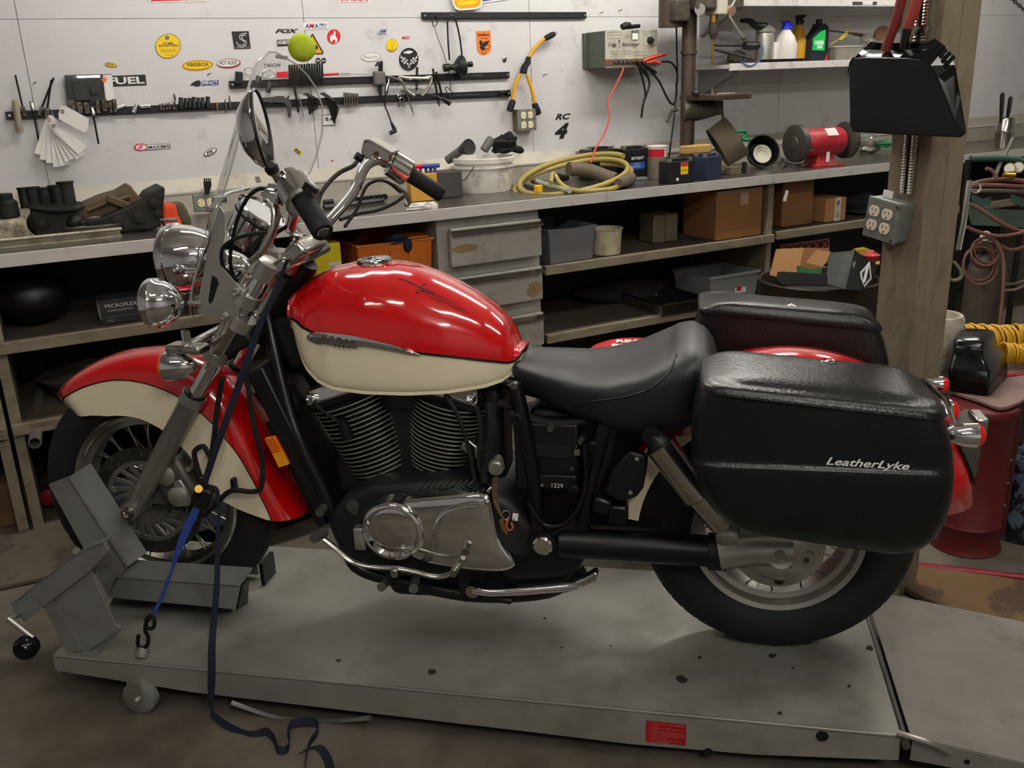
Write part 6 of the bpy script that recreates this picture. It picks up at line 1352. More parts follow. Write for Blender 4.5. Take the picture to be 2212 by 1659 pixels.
def spray(px, d, h, r_, mb_, nz, label):
    c = on_shelf(px, d); t = thing('spray_bottle', label, 'spray bottle', c)
    part('bottle', MB().lathe(c, V(0, 0, 1), [(0, r_*.9), (.003, r_), (h*.42, r_), (h*.62, r_*.75), (h*.76, r_*.36), (h*.8, r_*.36)], 24), MT[mb_], t)
    part('collar', MB().cyl(c+V(0, 0, h*.79), c+V(0, 0, h*.86), r_*.42, n=16), MT[nz], t)
    part('nozzle', MB().prism([c+V(x*r_, -.012, h*z) for x, z in ((-.35, .86), (.3, .86), (.45, .93), (.9, .96), (.9, 1.0), (-.25, 1.0), (-.55, .96))] if nz == 'black' else [c+V(x*r_, -.012, h*z) for x, z in ((-.3, .86), (.3, .86), (.35, .95), (.1, 1.0), (-.5, .98), (-.55, .95), (-.3, .94))], (0, .024, 0)), MT[nz], t, smooth=0, bev=.003)
    part('trigger', MB().tube([c+V(r_*.4, 0, h*.93), c+V(r_*.75, 0, h*.87), c+V(r_*.6, 0, h*.82)], .004, 6), MT[nz], t)
spray(1695, .22, .215, .062, 'spraywhite', 'nozzleblue', 'white spray bottle with a blue nozzle on the wall shelf')
spray(1722, .12, .25, .046, 'spraygold', 'black', 'amber spray bottle with a black trigger on the wall shelf')
# oil bottle
c = on_shelf(1760, .17); hb_ = SH(1765, 45, .17)[2]-ZS; t = thing('oil_bottle', 'black motor oil bottle with a green label on the wall shelf', 'oil bottle', c)
wq = .068
P = [(-wq, 0), (wq, 0), (wq, hb_*.70), (wq*.9, hb_*.86), (wq*.62, hb_*.9), (wq*.62, hb_*.93), (-wq*.05, hb_*.93), (-wq*.1, hb_*.86), (-wq*.95, hb_*.55)]
part('body', MB().prism([c+V(x, -.03, z) for x, z in P], (0, .06, 0)), mk('oilblack', '#1f242b', .3), t, smooth=0, bev=.008)
part('cap', MB().cyl(c+V(wq*.22, 0, hb_*.93), c+V(wq*.22, 0, hb_*1.04), .017, n=18), MT['black'], t)
lb = part('label', flat([c+V(x, -.0305, z) for x, z in ((-wq*.8, hb_*.28), (wq*.55, hb_*.26), (wq*.55, hb_*.78), (wq*.0, hb_*.74), (-wq*.8, hb_*.56))], .001), mk('labelgreen', '#1fae54', .4), t, smooth=0)
part('label_print', MB().box(c+V(-wq*.1, -.0318, hb_*.46), (wq*1.0, .0006, hb_*.10)).box(c+V(0, -.0318, hb_*.36), (wq*.6, .0006, hb_*.08)), mk('labelpale', '#b9dcc0', .5), lb, smooth=0)
part('red_corner', flat([c+V(x, -.0305, z) for x, z in ((wq*.62, hb_*.02), (wq*.95, hb_*.2), (wq*.95, hb_*.02))], .001), MT['st_red'], t, smooth=0)
# chain, plastic tub, small tools, face mask
mb = MB()
for i in range(22): mb.box(V(SH(1645+i*4.3, 129, .285)[0], YW-.285, ZS+.010), (.007, .014, .015), roty(.3*(i % 2)))
solo('roller_chain', mb, MT['darksteel'], 'dark roller chain laid along the front of the wall shelf', 'chain', smooth=0)
mk('tubgrey', '#8f8a80', .35, trans=.2, var=.2, vscale=25)
c = on_shelf(1815, .15); t = thing('parts_tub', 'clear grey plastic tub of odd parts behind the oil bottle', 'tub', c)
part('tub', MB().box(c+V(.02, 0, .037), (.26, .14, .074), None, 1.06), MT['tubgrey'], t, smooth=0, bev=.008)
part('rim', MB().box(c+V(.02, 0, .074), (.285, .155, .008)), mk('tubrim', '#b3aea3', .35), t, smooth=0, bev=.003)
mk('plastyellow', '#d8c21a', .4)
solo('yellow_strap', MB().tube(spline([SH(1792, 97, .2), SH(1815, 82, .2), SH(1832, 64, .19), SH(1828, 75, .18), SH(1815, 86, .2)], 5), .004, 6, flat=.4), MT['plastyellow'], 'bright yellow zip strap on top of the parts tub', 'strap')
solo('wooden_rod', MB().tube([SH(1790, 66, .1), SH(1840, 72, .1), SH(1845, 74, .1), SH(1893, 80, .1)], [.005, .005, .010, .009], 10), mk('rodbrown', '#5f4c3b', .7), 'long wooden handled rod lying across the shelf tub', 'rod')
solo('clear_bag', MB().ell(SH(1872, 84, .12), (.04, .03, .03), fn=lambda p: p*(1+.2*math.sin(7*p[0]+5*p[2]))), mk('bagclear', '#c9c3bb', .3), 'crumpled clear plastic bag on the shelf tub', 'bag')
solo('tan_pouch', MB().ell(SH(1905, 72, .12), (.05, .04, .04), fn=lambda p: p*(1+.1*math.sin(5*p[0]+3*p[1]))), mk('pouchtan', '#a27658', .7), 'tan and white cloth pouch at the right of the wall shelf', 'pouch')
solo('black_grip', MB().tube([SH(1541, 97, .15), SH(1600, 98, .15)], .007, 8), MT['black'], 'thin black rod behind the drill press on the wall shelf', 'rod')
t = thing('air_tool', 'dark air tool with a blue lead at the left of the wall shelf', 'air tool', on_shelf(1620, .2))
part('body', MB().tube([SH(1545, 108, .2), SH(1585, 117, .2), SH(1625, 128, .21)], [.006, .010, .009], 10), MT['darksteel'], t)
part('head', MB().tube([SH(1608, 98, .2), SH(1620, 100, .2), SH(1637, 98, .2)], [.02, .022, .020], 14), MT['engine_black'], t)
part('blue_lead', MB().tube(spline([SH(1645, 92, .22), SH(1648, 110, .25), SH(1640, 130, .3), SH(1622, 142, .31), SH(1605, 136, .31), SH(1600, 126, .3)], 5), .0028, 6), mk('leadblue', '#2d4490', .5), t)
solo('gear_lump', MB().ell(on_shelf(1590, .15)+V(0, 0, .035), (.055, .04, .035), fn=lambda p: p*(1+.15*math.sin(9*p[0])*math.sin(8*p[2]))), MT['dpgrey'], 'dusty dark metal casting behind the drill on the wall shelf', 'casting')
# ================================================================== on the post: outlet box, conduit, dustpans
c = onx(1928, 470, 2.08); tl = math.radians(5)
t = thing('outlet_box', 'galvanised outlet box with four almond sockets screwed to the post', 'outlet', V(2.08, c[1], c[2]))
n_, u_, v_ = V(-1, 0, 0), V(0, -1, 0), V(0, 0, 1)
u2 = u_*math.cos(tl)-v_*math.sin(tl)*1.5; v2 = np.cross(n_, u2)*1.0; v2 = nrm(v2); u2 = nrm(u2)
if v2[2] < 0: v2 = -v2
Rb = np.array([u2, n_, v2]).T
bc = V(2.08-.026, c[1]-.012, c[2])
part('box', MB().box(bc, (.108, .052, .108), Rb), MT['galv'], t, smooth=0, bev=.008)
part('face_plate', MB().box(bc+n_*.028, (.110, .006, .110), Rb), MT['galv'], t, smooth=0, bev=.006)
for i in (-1, 1):
    for j in (-1, 1): receptacle(bc+n_*.031+u2*(i*.0215-.006)+v2*j*.019, u2, v2, t, 'almond')
for i, j in ((1, 1), (1, -1)): part('cover_screw', MB().cyl(bc+n_*.03+u2*i*.045+v2*j*.045, bc+n_*.036+u2*i*.045+v2*j*.045, .004, n=8), MT['chrome_dull'], t)
part('mount_tab', MB().box(bc+v2*.062-u2*.02, (.03, .004, .02), Rb), MT['paper'], t, smooth=0)
for k, (p0, p1) in enumerate((((1950, 418), (1987, 0)), ((1966, 420), (2003, 0)))):
    a, b = onx(*p0, 2.068), onx(*p1, 2.068); d = b-a; d = d*(1.9/np.linalg.norm(d)) if d[2] > 0 else d; L = np.linalg.norm(d); n2 = int(L/.0075)
    cm = MB(); u9, w9 = perp(d); pts, rad = [], []
    for i in range(n2*2): pts.append(a+d*i/(n2*2)); rad.append(.0095 if i % 2 else .0075)
    solo('flex_conduit', cm.tube(pts, rad, 9), MT['chrome_dull'], 'ribbed metal conduit running up the post, %s of two' % ('left' if k == 0 else 'right'), 'conduit', 'conduits on the post', smooth=0)
c = onx(1988, 62, 2.06); solo('conduit_strap', MB().box(c, (.006, .05, .014)).cyl(c+V(-.004, .018, 0), c+V(.004, .018, 0), .010, n=12).cyl(c+V(-.004, -.018, 0), c+V(.004, -.018, 0), .010, n=12), MT['chrome_dull'], 'small metal strap clipping both conduits to the post', 'clip')
# dustpans hang in a plane parallel to the post face
XD = 2.0
def DQ(px, py, o=0): return onx(px, py, XD-o)
t = thing('dustpan', 'large black plastic dustpan hanging on the wooden post', 'dustpan', DQ(1950, 296))
face = [(1838, 135), (1846, 125), (1870, 122), (1960, 124), (1990, 128), (2010, 142), (2026, 165), (2064, 262), (2080, 278), (2084, 290), (2072, 297), (1930, 291), (1842, 285), (1835, 272), (1833, 160)]
part('pan_back', MB().prism([DQ(x, y, .0) for x, y in face], (.006, 0, 0)), MT['black_gloss'], t, smooth=0, bev=.003)
top = [(1846, 125), (1870, 122), (1960, 124), (1990, 128)]; topb = [(1880, 90), (1905, 93), (2000, 92), (2020, 83)]
part('hood', MB().sheet([[DQ(*p, .0) for p in top], [DQ(*lerp(a, b, .5), -.05) for a, b in zip(top, topb)], [DQ(*p, -.05) for p in topb]], .004), MT['black_gloss'], t, smooth=0)
part('side_wall', MB().sheet([[DQ(x, y) for x, y in ((1990, 128), (2010, 142), (2026, 165), (2064, 262), (2084, 290))], [DQ(x, y, -.04) for x, y in ((2020, 84), (2044, 100), (2063, 140), (2075, 210), (2088, 288))]], .004), MT['black_gloss'], t, smooth=0)
part('side_wall', MB().sheet([[DQ(x, y) for x, y in ((1846, 125), (1838, 135), (1833, 160))], [DQ(x, y, -.03) for x, y in ((1878, 88), (1856, 112), (1842, 132))]], .004), MT['black_gloss'], t, smooth=0)
for i in range(5):
    part('comb_tooth', MB().prism([DQ(x, y, -.02) for x, y in ((1992+i*8, 126+i*7), (2022+i*9, 86+i*8), (2030+i*8, 93+i*8), (1998+i*8, 130+i*7))], (.004, 0, 0)), MT['black_gloss'], t, smooth=0)
mk('handlered', '#6e2420', .5)
part('handle', MB().tube([DQ(1912, 110, -.03), DQ(1935, 45, -.03), DQ(1953, -20, -.03)], [.012, .013, .013], 14), MT['handlered'], t)
part('handle_socket', MB().tube([DQ(1952, 105, -.03), DQ(1959, 62, -.03)], .011, 14), MT['black_gloss'], t)
part('handle', MB().tube([DQ(1959, 60, -.03), DQ(1975, 20, -.03), DQ(1985, -15, -.03)], [.012, .014, .013], 14), mk('handlered2', '#8f3a30', .5), t)
# ================================================================== things standing on the worktop
def AT(px, py, d): return CAM+ray(px, py)*d
def hgt(px, py, x, y):      # height where the ray crosses the vertical line nearest to (x,y)
    d = ray(px, py); t = (x*d[0]+y*d[1])/(d[0]**2+d[1]**2); return CAM[2]+d[2]*t
def wob(k, f): return lambda p: p*(1+k*math.sin(f*p[0]+1)*math.sin(f*p[1]+2)+k*math.sin(f*1.3*p[2]))
mk('cast_black', '#1d1b19', .6, metal=.3, var=.4, vscale=18, bump=.5, bscale=40); mk('cast_tan', '#5a4b39', .7, metal=.3, var=.35, vscale=14, bump=.5, bscale=40); mk('ragorange', '#d2461f', .9, bump=.5, bscale=160); mk('raggrey', '#6a6355', .9, bump=.6, bscale=60, var=.2)
mk('pansteel', '#a69f8d', .4, metal=.5, dirt='#5e5546', dscale=12, damt=.6)
# oven tray with the carburettors
x1, y0, y1 = .315, 3.69, 4.06
t = thing('oven_tray', 'shallow stained metal tray at the left end of the worktop', 'tray', (0, 3.87, ZB))
part('tray', MB().box((-.05, 3.875, ZB+.004), (.73, .37, .006)), MT['pansteel'], t, smooth=0)
part('rim', MB().tube([V(-.42, y0, ZB+.03), V(x1, y0, ZB+.03), V(x1, y1, ZB+.03), V(-.42, y1, ZB+.03)], .006, 8, closed=True).sheet([[V(-.42, y0, ZB+.03), V(x1, y0, ZB+.03)], [V(-.41, y0+.01, ZB+.004), V(x1-.01, y0+.01, ZB+.004)]]).sheet([[V(x1, y0, ZB+.03), V(x1, y1, ZB+.03)], [V(x1-.01, y0+.01, ZB+.004), V(x1-.01, y1-.01, ZB+.004)]]), MT['pansteel'], t)
solo('white_block', MB().box((-.13, 3.83, ZB+.048), (.28, .16, .078)), mk('dirtywhite', '#b3ab92', .6, dirt='#3c3222', dscale=12, damt=.8), 'dirty white plastic block lying in the metal tray', 'block', smooth=0, bev=.008)
c = V(ony(22, 488, 3.86)[0], 3.86, ZB+.0885)
solo('black_jar', MB().lathe(c, V(0, 0, 1), [(0, .035), (.004, .04), (.055, .04), (.065, .028), (.085, .028), (.087, .02)], 24), MT['cast_black'], 'squat black jar shaped part at the far left of the tray', 'jar')
t = thing('carburettor_set', 'cluster of greasy black carburettors standing in the tray', 'carburettors', (.10, 3.85, ZB))
part('body', MB().box((.115, 3.85, ZB+.065), (.17, .12, .10)).ell((.06, 3.84, ZB+.06), (.05, .06, .05)).ell((.17, 3.83, ZB+.055), (.04, .06, .045)), MT['cast_black'], t, smooth=40, bev=.01)
part('flange', MB().lathe((.12, 3.85, ZB+.115), V(.08, -.1, 1), [(0, .10), (.006, .10)], 20), MT['cast_black'], t)
for px, py, r_, h in ((62, 470, .020, .075), (80, 470, .026, .075), (102, 460, .024, .07), (130, 455, .026, .075), (151, 455, .028, .085)):
    p = ony(px, py, 3.88); part('throat', MB().lathe(V(p[0], 3.88, ZB+.115), V(0, .05, 1), [(0, r_), (h*.9, r_), (h*.92, r_*1.12), (h, r_*1.12), (h, r_*.8), (h*.3, r_*.8)], 18), MT['cast_black'], t)
part('stub', MB().tube([ony(102, 440, 3.86), ony(99, 425, 3.86)], .006, 8), MT['cast_black'], t)
solo('shop_rag', MB().ell((.235, 3.80, ZB+.03), (.09, .06, .03), fn=wob(.25, 6)), MT['raggrey'], 'crumpled grey rag under the engine case', 'rag')
t = thing('engine_case', 'dirty engine crankcase half tilted up on the worktop', 'engine case', (.42, 3.86, ZB))
yb = 3.76
lo = [(155, 470), (165, 445), (200, 430), (250, 415), (290, 400), (305, 402), (312, 425), (316, 440)]
bo = [(170, 478), (220, 470), (265, 452), (310, 432), (320, 418), (352, 402), (357, 408), (355, 430), (350, 462), (348, 490), (320, 497), (280, 498), (260, 503), (245, 490), (205, 488), (178, 492)]
part('lower_half', MB().prism([ony(x, y, yb) for x, y in bo], (0, .17, 0)), MT['cast_black'], t, smooth=0, bev=.01)
part('open_side', MB().prism([ony(x, y, yb+.06) for x, y in [(158, 478), (157, 465), (175, 445), (215, 427), (255, 415), (281, 399), (300, 424), (312, 432), (265, 455), (220, 472)]], (0, .14, 0)), MT['cast_tan'], t, smooth=0, bev=.008)
for x, y, r_ in ((335, 440, .02), (343, 462, .016), (300, 470, .022), (255, 478, .022), (195, 482, .012)): q = ony(x, y, yb-.012); part('boss', MB().lathe(q, V(0, 1, 0), [(0, r_*.6), (.002, r_), (.03, r_), (.032, r_*.5)], 14), MT['cast_black'], t)
part('rib', MB().tube([ony(190, 455, yb+.05), ony(230, 438, yb+.05), ony(280, 425, yb+.05)], .008, 6), MT['cast_tan'], t); part('web', MB().box(ony(255, 437, yb+.05), (.08, .03, .03), roty(.5)), MT['cast_tan'], t, smooth=0, bev=.006)
t = thing('caliper_part', 'grey brake caliper wrapped in a bright orange rag', 'brake part', (.55, 3.78, ZB))
part('casting', MB().prism([ony(x, y, 3.79) for x, y in ((361, 440), (395, 437), (404, 452), (412, 470), (416, 484), (400, 492), (385, 470))], (0, .07, 0)), mk('castolive', '#4c473b', .7, var=.2), t, smooth=0, bev=.01)
part('rag', MB().prism([ony(x, y, 3.755) for x, y in ((352, 443), (381, 440), (384, 462), (397, 486), (385, 492), (362, 497), (353, 485))], (0, .08, 0)), MT['ragorange'], t, smooth=0, bev=.012)
solo('pipe_stub', MB().lathe(ony(346, 475, 3.72), nrm(ony(380, 474, 3.70)-ony(346, 475, 3.72)), [(0, .004), (.02, .007), (.062, .008), (.062, .006), (.03, .006)], 14), MT['alu'], 'short bright pipe stub poking out in front of the orange rag', 'pipe')
t = thing('wire_brush', 'dark wire brush leaning on the backsplash behind the windshield', 'brush', ony(450, 415, YW-.06))
part('head', MB().prism([ony(x, y, YW-.075) for x, y in ((440, 393), (456, 391), (457, 400), (452, 420), (444, 420), (441, 402))], (0, .012, 0)), MT['darksteel'], t, smooth=0)
for i in range(4): part('bristle', MB().tube([ony(441.5+i*4.3, 393, YW-.07), ony(441.5+i*4.3, 385, YW-.07)], .003, 5), MT['darksteel'], t)
# socket rail, hex handles, box
t = thing('socket_rail', 'black rail of sockets lying at the back of the worktop', 'socket rail', (1.38, 3.97, ZB))
a, b = T(700, 448, .012), T(828, 432, .012); part('rail', MB().tube([a, b], .012, 6), MT['black'], t)
for i in range(7): p = T(772+i*9.5, 432-i*1.1, .022); part('socket', MB().lathe(p, V(-.2, -1, .1), [(0, .014), (.03, .014), (.03, .010), (.01, .010)], 12), MT['black'], t)
part('handle', MB().tube([T(698, 437, .02), T(720, 435, .02)], .011, 10), MT['black'], t); part('driver_shaft', MB().tube([T(720, 435, .02), T(735, 434, .02)], .004, 8), MT['chrome_dull'], t)
mk('crateorange', '#c2671c', .55, var=.08); mk('holderyellow', '#b98a35', .6)
t = thing('hex_handle_set', 'orange stand of T-handle hex keys with red and blue grips', 'hex key stand', (1.60, 3.87, ZB))
part('stand', MB().box((1.60, 3.88, ZB+.06), (.13, .05, .12)), MT['holderyellow'], t, smooth=0, bev=.004)
zt_ = hgt(900, 362, 1.56, 3.88)
for i, (px, m) in enumerate(((886, 'st_red'), (897, 'st_red'), (908, 'st_red'), (920, 'st_blue'), (930, 'st_blue'), (939, 'st_blue'))):
    p = ony(px, 362-i*.4, 3.88-.005*(i % 2)); z0 = ZB+.09
    g = part('grip', MB().tube([V(p[0]-.022, p[1], p[2]+.004), V(p[0]+.022, p[1], p[2]+.004)], .0095, 10), MT[m], t); part('grip_neck', MB().tube([p, p-V(0, 0, .025)], [.009, .006], 8), MT[m], g); part('shaft', MB().tube([p, V(p[0], p[1], z0)], .0028, 6), MT['darksteel'], g)
solo('storage_case', MB().box((1.735, 3.93, ZB+.06), (.13, .1, .12)), mk('darkbox', '#3a3833', .6), 'dark grey plastic case between the hex stand and the bucket', 'case', smooth=0, bev=.006)
solo('white_rag', MB().ell(T(905, 446, .012), (.055, .02, .014), fn=wob(.2, 7)).ell(T(930, 446, .014), (.03, .02, .016), fn=wob(.25, 8)), MT['paper'], 'small crumpled white rag on the front edge of the worktop', 'rag')
# bucket with lamps and gloves
mk('pail', '#e0ddd4', .5, var=.05, dirt='#6f6a62', dscale=9, damt=.5, dsharp=.12)
c = V(1.985, 4.03, ZB); zr = hgt(1045, 338, c[0], c[1])-ZB; RB = .148
t = thing('plastic_bucket', 'grubby white plastic bucket of lamps and gloves on the worktop', 'bucket', c)
part('pail', MB().lathe(c, V(0, 0, 1), [(0, RB*.84), (.004, RB*.86), (zr*.68, RB*.93), (zr*.7, RB*.99), (zr*.76, RB*.99), (zr*.77, RB*.94), (zr*.84, RB*.95), (zr*.85, RB*1.01), (zr*.98, RB*1.02), (zr, RB), (zr, RB*.95), (zr*.1, RB*.82), (zr*.08, .01)], 40), MT['pail'], t, smooth=35)
part('wire_handle', MB().tube(spline([c+V(-RB*.7, -RB*.75, zr*.8), c+V(-RB*.95, -RB*.6, zr*.45), c+V(-RB*.98, -RB*.4, zr*.4)], 5), .0025, 6), MT['alu_dark'], t)
def BKT(px, py, d=0.0): return ony(px, py, c[1]+d)
t = thing('flashlight', 'black flashlight with a bright reflector sticking out of the bucket', 'flashlight', BKT(1010, 325))
ax_ = nrm(V(.25, -.9, .25)); p = BKT(1012, 318, -.05)
part('head', MB().lathe(p-ax_*.05, ax_, [(0, .022), (.02, .028), (.05, .036), (.058, .037), (.058, .033), (.045, .01)], 24), MT['black'], t); part('reflector', MB().lathe(p, ax_, [(.0, .004), (.003, .02), (.006, .032)], 24), MT['chrome'], t); part('barrel', MB().tube([p-ax_*.05, p-ax_*.12+V(-.03, 0, -.03)], .02, 14), MT['greyplastic'], t)
t = thing('work_gloves', 'bunched black work gloves heaped on the bucket', 'gloves', BKT(1090, 320))
part('glove', MB().ell(BKT(1085, 312, -.02), (.055, .05, .04), fn=wob(.2, 5)).ell(BKT(1100, 302, -.02), (.035, .03, .03), fn=wob(.2, 6)), mk('glove', '#0d0d0e', .9), t)
part('cuff', MB().tube([BKT(1045, 325, -.03), BKT(1058, 305, -.03), BKT(1062, 298, -.03)], [.02, .022, .018], 10), MT['greyplastic'], t)
for a, b in (((1100, 318), (1130, 326)), ((1095, 305), (1108, 296))): part('finger', MB().tube([BKT(*a, -.03), lerp(BKT(*a, -.03), BKT(*b, -.03), .8), BKT(*b, -.03)], [.018, .018, .010], 10), MT['glove'], t)
# coiled clear hose
mk('hoseclear', '#b8a55e', .25, trans=.25); mk('hosebrown', '#5d5142', .7, var=.1)
cc_ = V(2.36, 3.83, ZB+.072); t = thing('hose_coil', 'coil of yellowed clear hose lying on the worktop', 'hose', (2.36, 3.83, ZB)); pts = []
for i in range(64):
    a = 2*math.pi*i/30; k = 1+.05*math.sin(i*.35); pts.append(cc_+V(math.cos(a)*.29*k, math.sin(a)*.20*k, .04*math.sin(a+.5)+.035*math.cos(a)-.0008*i))
part('loop', MB().tube(pts, .013, 10), MT['hoseclear'], t)
part('inner_loop', MB().tube(spline([T(1190, 395, .05), T(1195, 375, .08), T(1215, 400, .03), T(1250, 412, .012), T(1320, 408, .012), T(1348, 392, .02)], 6), .011, 9), MT['hoseclear'], t)
part('end', MB().tube(spline([T(1160, 392, .03), T(1190, 402, .02), T(1230, 412, .015)], 5), .012, 9), mk('hosepale', '#a9a893', .3), t)
solo('radiator_hose', MB().tube(spline([ony(1228, 365, 3.88), ony(1270, 368, 3.87), ony(1310, 382, 3.82), ony(1330, 388, 3.78)], 5), .034, 14), MT['hosebrown'], 'fat brown rubber hose lying inside the clear coil', 'hose')
solo('hose_cone', MB().tube([T(1335, 396, .03), T(1352, 390, .03), T(1362, 385, .03)], [.022, .032, .03], 12), MT['hosebrown'], 'short brown rubber cuff in front of the coil', 'hose end')
for i, (q0, q1, r_, m, lb) in enumerate((((1110, 385), (1128, 378), .022, 'cast_black', 'dark greasy connector beside the bucket'), ((1150, 392), (1200, 398), .015, 'hosebrown', 'short brown pipe inside the coil'), ((1135, 400), (1165, 404), .012, 'raggrey', 'small grey tube stub in the coil'), ((1185, 380), (1225, 385), .02, 'cast_black', 'dark lump of fittings inside the coil'))):
    a, b = T(*q0, r_), T(*q1, r_); solo('fitting', MB().tube([a, lerp(a, b, .5), b], [r_*.8, r_, r_*.7], 10), MT[m], lb, 'fitting')
solo('yellow_connector', MB().box(T(1163, 408, .02), (.035, .03, .035), rotz(.4)), mk('connyellow', '#e0b312', .5), 'small yellow plastic connector at the front of the coil', 'connector', smooth=0, bev=.006)
# batteries
mk('battblack', '#17181c', .45); mk('battblue', '#202a40', .5, var=.15, vscale=12); mk('lblblue', '#2d56a0', .4)
def battery(label, c, sz, a, m, lab=None):
    R = rotz(a); t = thing('motorcycle_battery', label, 'battery', c, a)
    part('case', MB().box(c+V(0, 0, sz[2]/2), sz, R), MT[m], t, smooth=0, bev=.004)
    part('lid', MB().box(c+V(0, 0, sz[2]+.006), (sz[0]*.6, sz[1]*.55, .012), R), MT[m], t, smooth=0, bev=.003)
    for s in (-1, 1): part('terminal', MB().box(c+R @ V(s*sz[0]*.4, -sz[1]*.25, 0)+V(0, 0, sz[2]+.005), (.016, .016, .014), R), MT['alu'], t, smooth=0)
    if lab: lab(t, c+R @ V(0, -sz[1]/2-.0006, 0), R @ V(1, 0, 0), R @ V(0, -1, 0))
    return t
def labA(t, f, u_, n):
    p = part('label', MB().box(f+u_*.005+V(0, 0, .075), (.085, .001, .065), axes(u_, -n, UY)), MT['lblblue'], t, smooth=0)
    part('label_band', MB().box(f+u_*.005+V(0, 0, .093)+n*.0006, (.085, .001, .030), axes(u_, -n, UY)), MT['battblack'], p, smooth=0)
    tm = MB(); text(tm, 'MOTOBATT', f+u_*.005+V(0, 0, .098)+n*.0012, u_, UY, w=.075, h=.015, lift=0, bold=.03); text(tm, 'QUAD FLEX', f+u_*.0+V(0, 0, .068)+n*.0008, u_, UY, w=.03, h=.008, lift=0); text(tm, 'BATTERY', f+u_*.0+V(0, 0, .055)+n*.0008, u_, UY, w=.05, h=.008, lift=0); part('lettering', tm, MT['whitetext'], p, smooth=0)
def labB(t, f, u_, n):
    p = part('label', MB().box(f+u_*.012+V(0, 0, .07), (.045, .001, .055), axes(u_, -n, UY)), mk('lblyellow', '#e3c01a', .45), t, smooth=0); part('label_red', MB().box(f+u_*.012+V(0, 0, .088)+n*.0006, (.042, .001, .016), axes(u_, -n, UY), ), MT['st_red'], p, smooth=0)
    tm = MB(); text(tm, 'BATTERY', f+u_*.012+V(0, 0, .062)+n*.0008, u_, UY, w=.036, h=.006, lift=0); part('lettering', tm, MT['ink'], p, smooth=0); part('maker_mark', MB().lathe(f-u_*.03+V(0, 0, .022), n, [(0, .008), (.001, .008)], 14), MT['whitetext'], t)
battery('black battery with a blue and white label on the worktop', V(2.83, 4.02, ZB), (.15, .11, .145), -.05, 'battblack', labA)
battery('plain black battery left of the blue labelled one', V(2.66, 4.07, ZB), (.17, .10, .15), .0, 'battblack')
battery('low black battery with a yellow label near the worktop edge', V(2.81, 3.615, ZB), (.152, .085, .105), .04, 'battblack', labB)
battery('dusty blue grey battery with a wood block on top', V(3.03, 3.66, ZB), (.14, .09, .11), .35, 'battblue')
solo('wood_block', MB().box((2.99, 3.70, ZB+.143), (.16, .06, .04), rotz(.1)), mk('splitwood', '#b08c4e', .7, var=.3, vscale=20, stretch=(1, 8, 8)), 'split piece of pale wood resting on the dusty battery', 'wood', smooth=0, bev=.006)
solo('steel_strip', MB().box(T(1378, 386, .008), (.09, .04, .014)), MT['galvcan'], 'small shiny metal strip in front of the blue labelled battery', 'strip', smooth=0, bev=.003)
c = V(2.865, 3.84, ZB); z1 = hgt(1423, 338, c[0], c[1]); z2 = hgt(1423, 315, c[0], c[1])
solo('metal_can', MB().lathe(c, V(0, 0, 1), [(0, .048), (.002, .05), (z1-ZB, .05), (z1-ZB, .047), (.004, .046)], 28), mk('cangrey', '#7d7868', .5, metal=.5, var=.15, vscale=15), 'dull metal can holding a paper cup', 'can')
t = solo('paper_cup', MB().lathe(c+V(0, 0, .02), V(0, 0, 1), [(0, .036), (z2-ZB-.024, .049), (z2-ZB-.02, .051), (z2-ZB-.018, .048), (.004, .034)], 28), MT['white'], 'red and white paper cup standing in the metal can', 'cup')
hh = z2-ZB-.02; part('red_band', MB().lathe(c+V(0, 0, .02), V(0, 0, 1), [(hh*.62, .0452), (hh*.9, .0486)], 24, arc=(-2.6, .1)), MT['st_red'], t)
# round pans, bowl, cord, grinder
mk('pangrey', '#6c6350', .6, metal=.3, var=.15)
c = ony(1570, 307, 3.93); ax_ = nrm(V(-.69, .40, -.5))
solo('round_sieve', MB().lathe(c-ax_*.055, ax_, [(0, .02), (0, .118), (.10, .112), (.112, .116), (.112, .108), (.01, .112), (.01, .02)], 36, loop=True), MT['pangrey'], 'round grey metal pan tipped on its edge beside the drill press', 'pan')
c = ony(1642, 332, 3.87); ax_ = nrm(V(-.35, -.85, .35))
solo('black_bowl', MB().lathe(c-ax_*.05, ax_, [(0, .03), (.01, .06), (.07, .085), (.10, .09), (.10, .084), (.03, .06), (.02, .02)], 32), MT['black'], 'black plastic funnel bowl lying on its side', 'bowl')
solo('white_scoop', MB().lathe(c+ax_*.0+V(-.005, 0, -.015), ax_, [(0, .02), (.02, .035), (.048, .05), (.05, .047), (.025, .02)], 28), mk('scoopwhite', '#c6c5b2', .5), 'small white plastic cup inside the black bowl', 'cup')
mk('cordgreen', '#1f7a4f', .5)
solo('power_cable', MB().tube(spline([ony(1600, 305, 3.95), ony(1585, 290, 3.95), ony(1595, 284, 3.95), ony(1612, 286, 3.95), ony(1605, 300, 3.95), ony(1618, 302, 3.93), ony(1640, 297, 3.92)], 6), .010, 9), MT['cordgreen'], 'thick green cord loop behind the black bowl', 'cord')
solo('grinder_cord', MB().tube(spline([ony(1660, 296, 3.9), T(1676, 325, .03), T(1690, 345, .012), T(1710, 355, .010), T(1735, 358, .012), T(1750, 350, .02)], 6), .005, 8), mk('cordgrey', '#5c5a55', .5), 'grey power cord running from the bowl to the grinder', 'cord')
solo('cord_plug', MB().tube(spline([T(1681, 350, .012), T(1690, 343, .02), T(1697, 347, .02), T(1692, 357, .012)], 4), .008, 8), MT['cordgrey'], 'grey plug end lying beside the black bowl', 'plug')
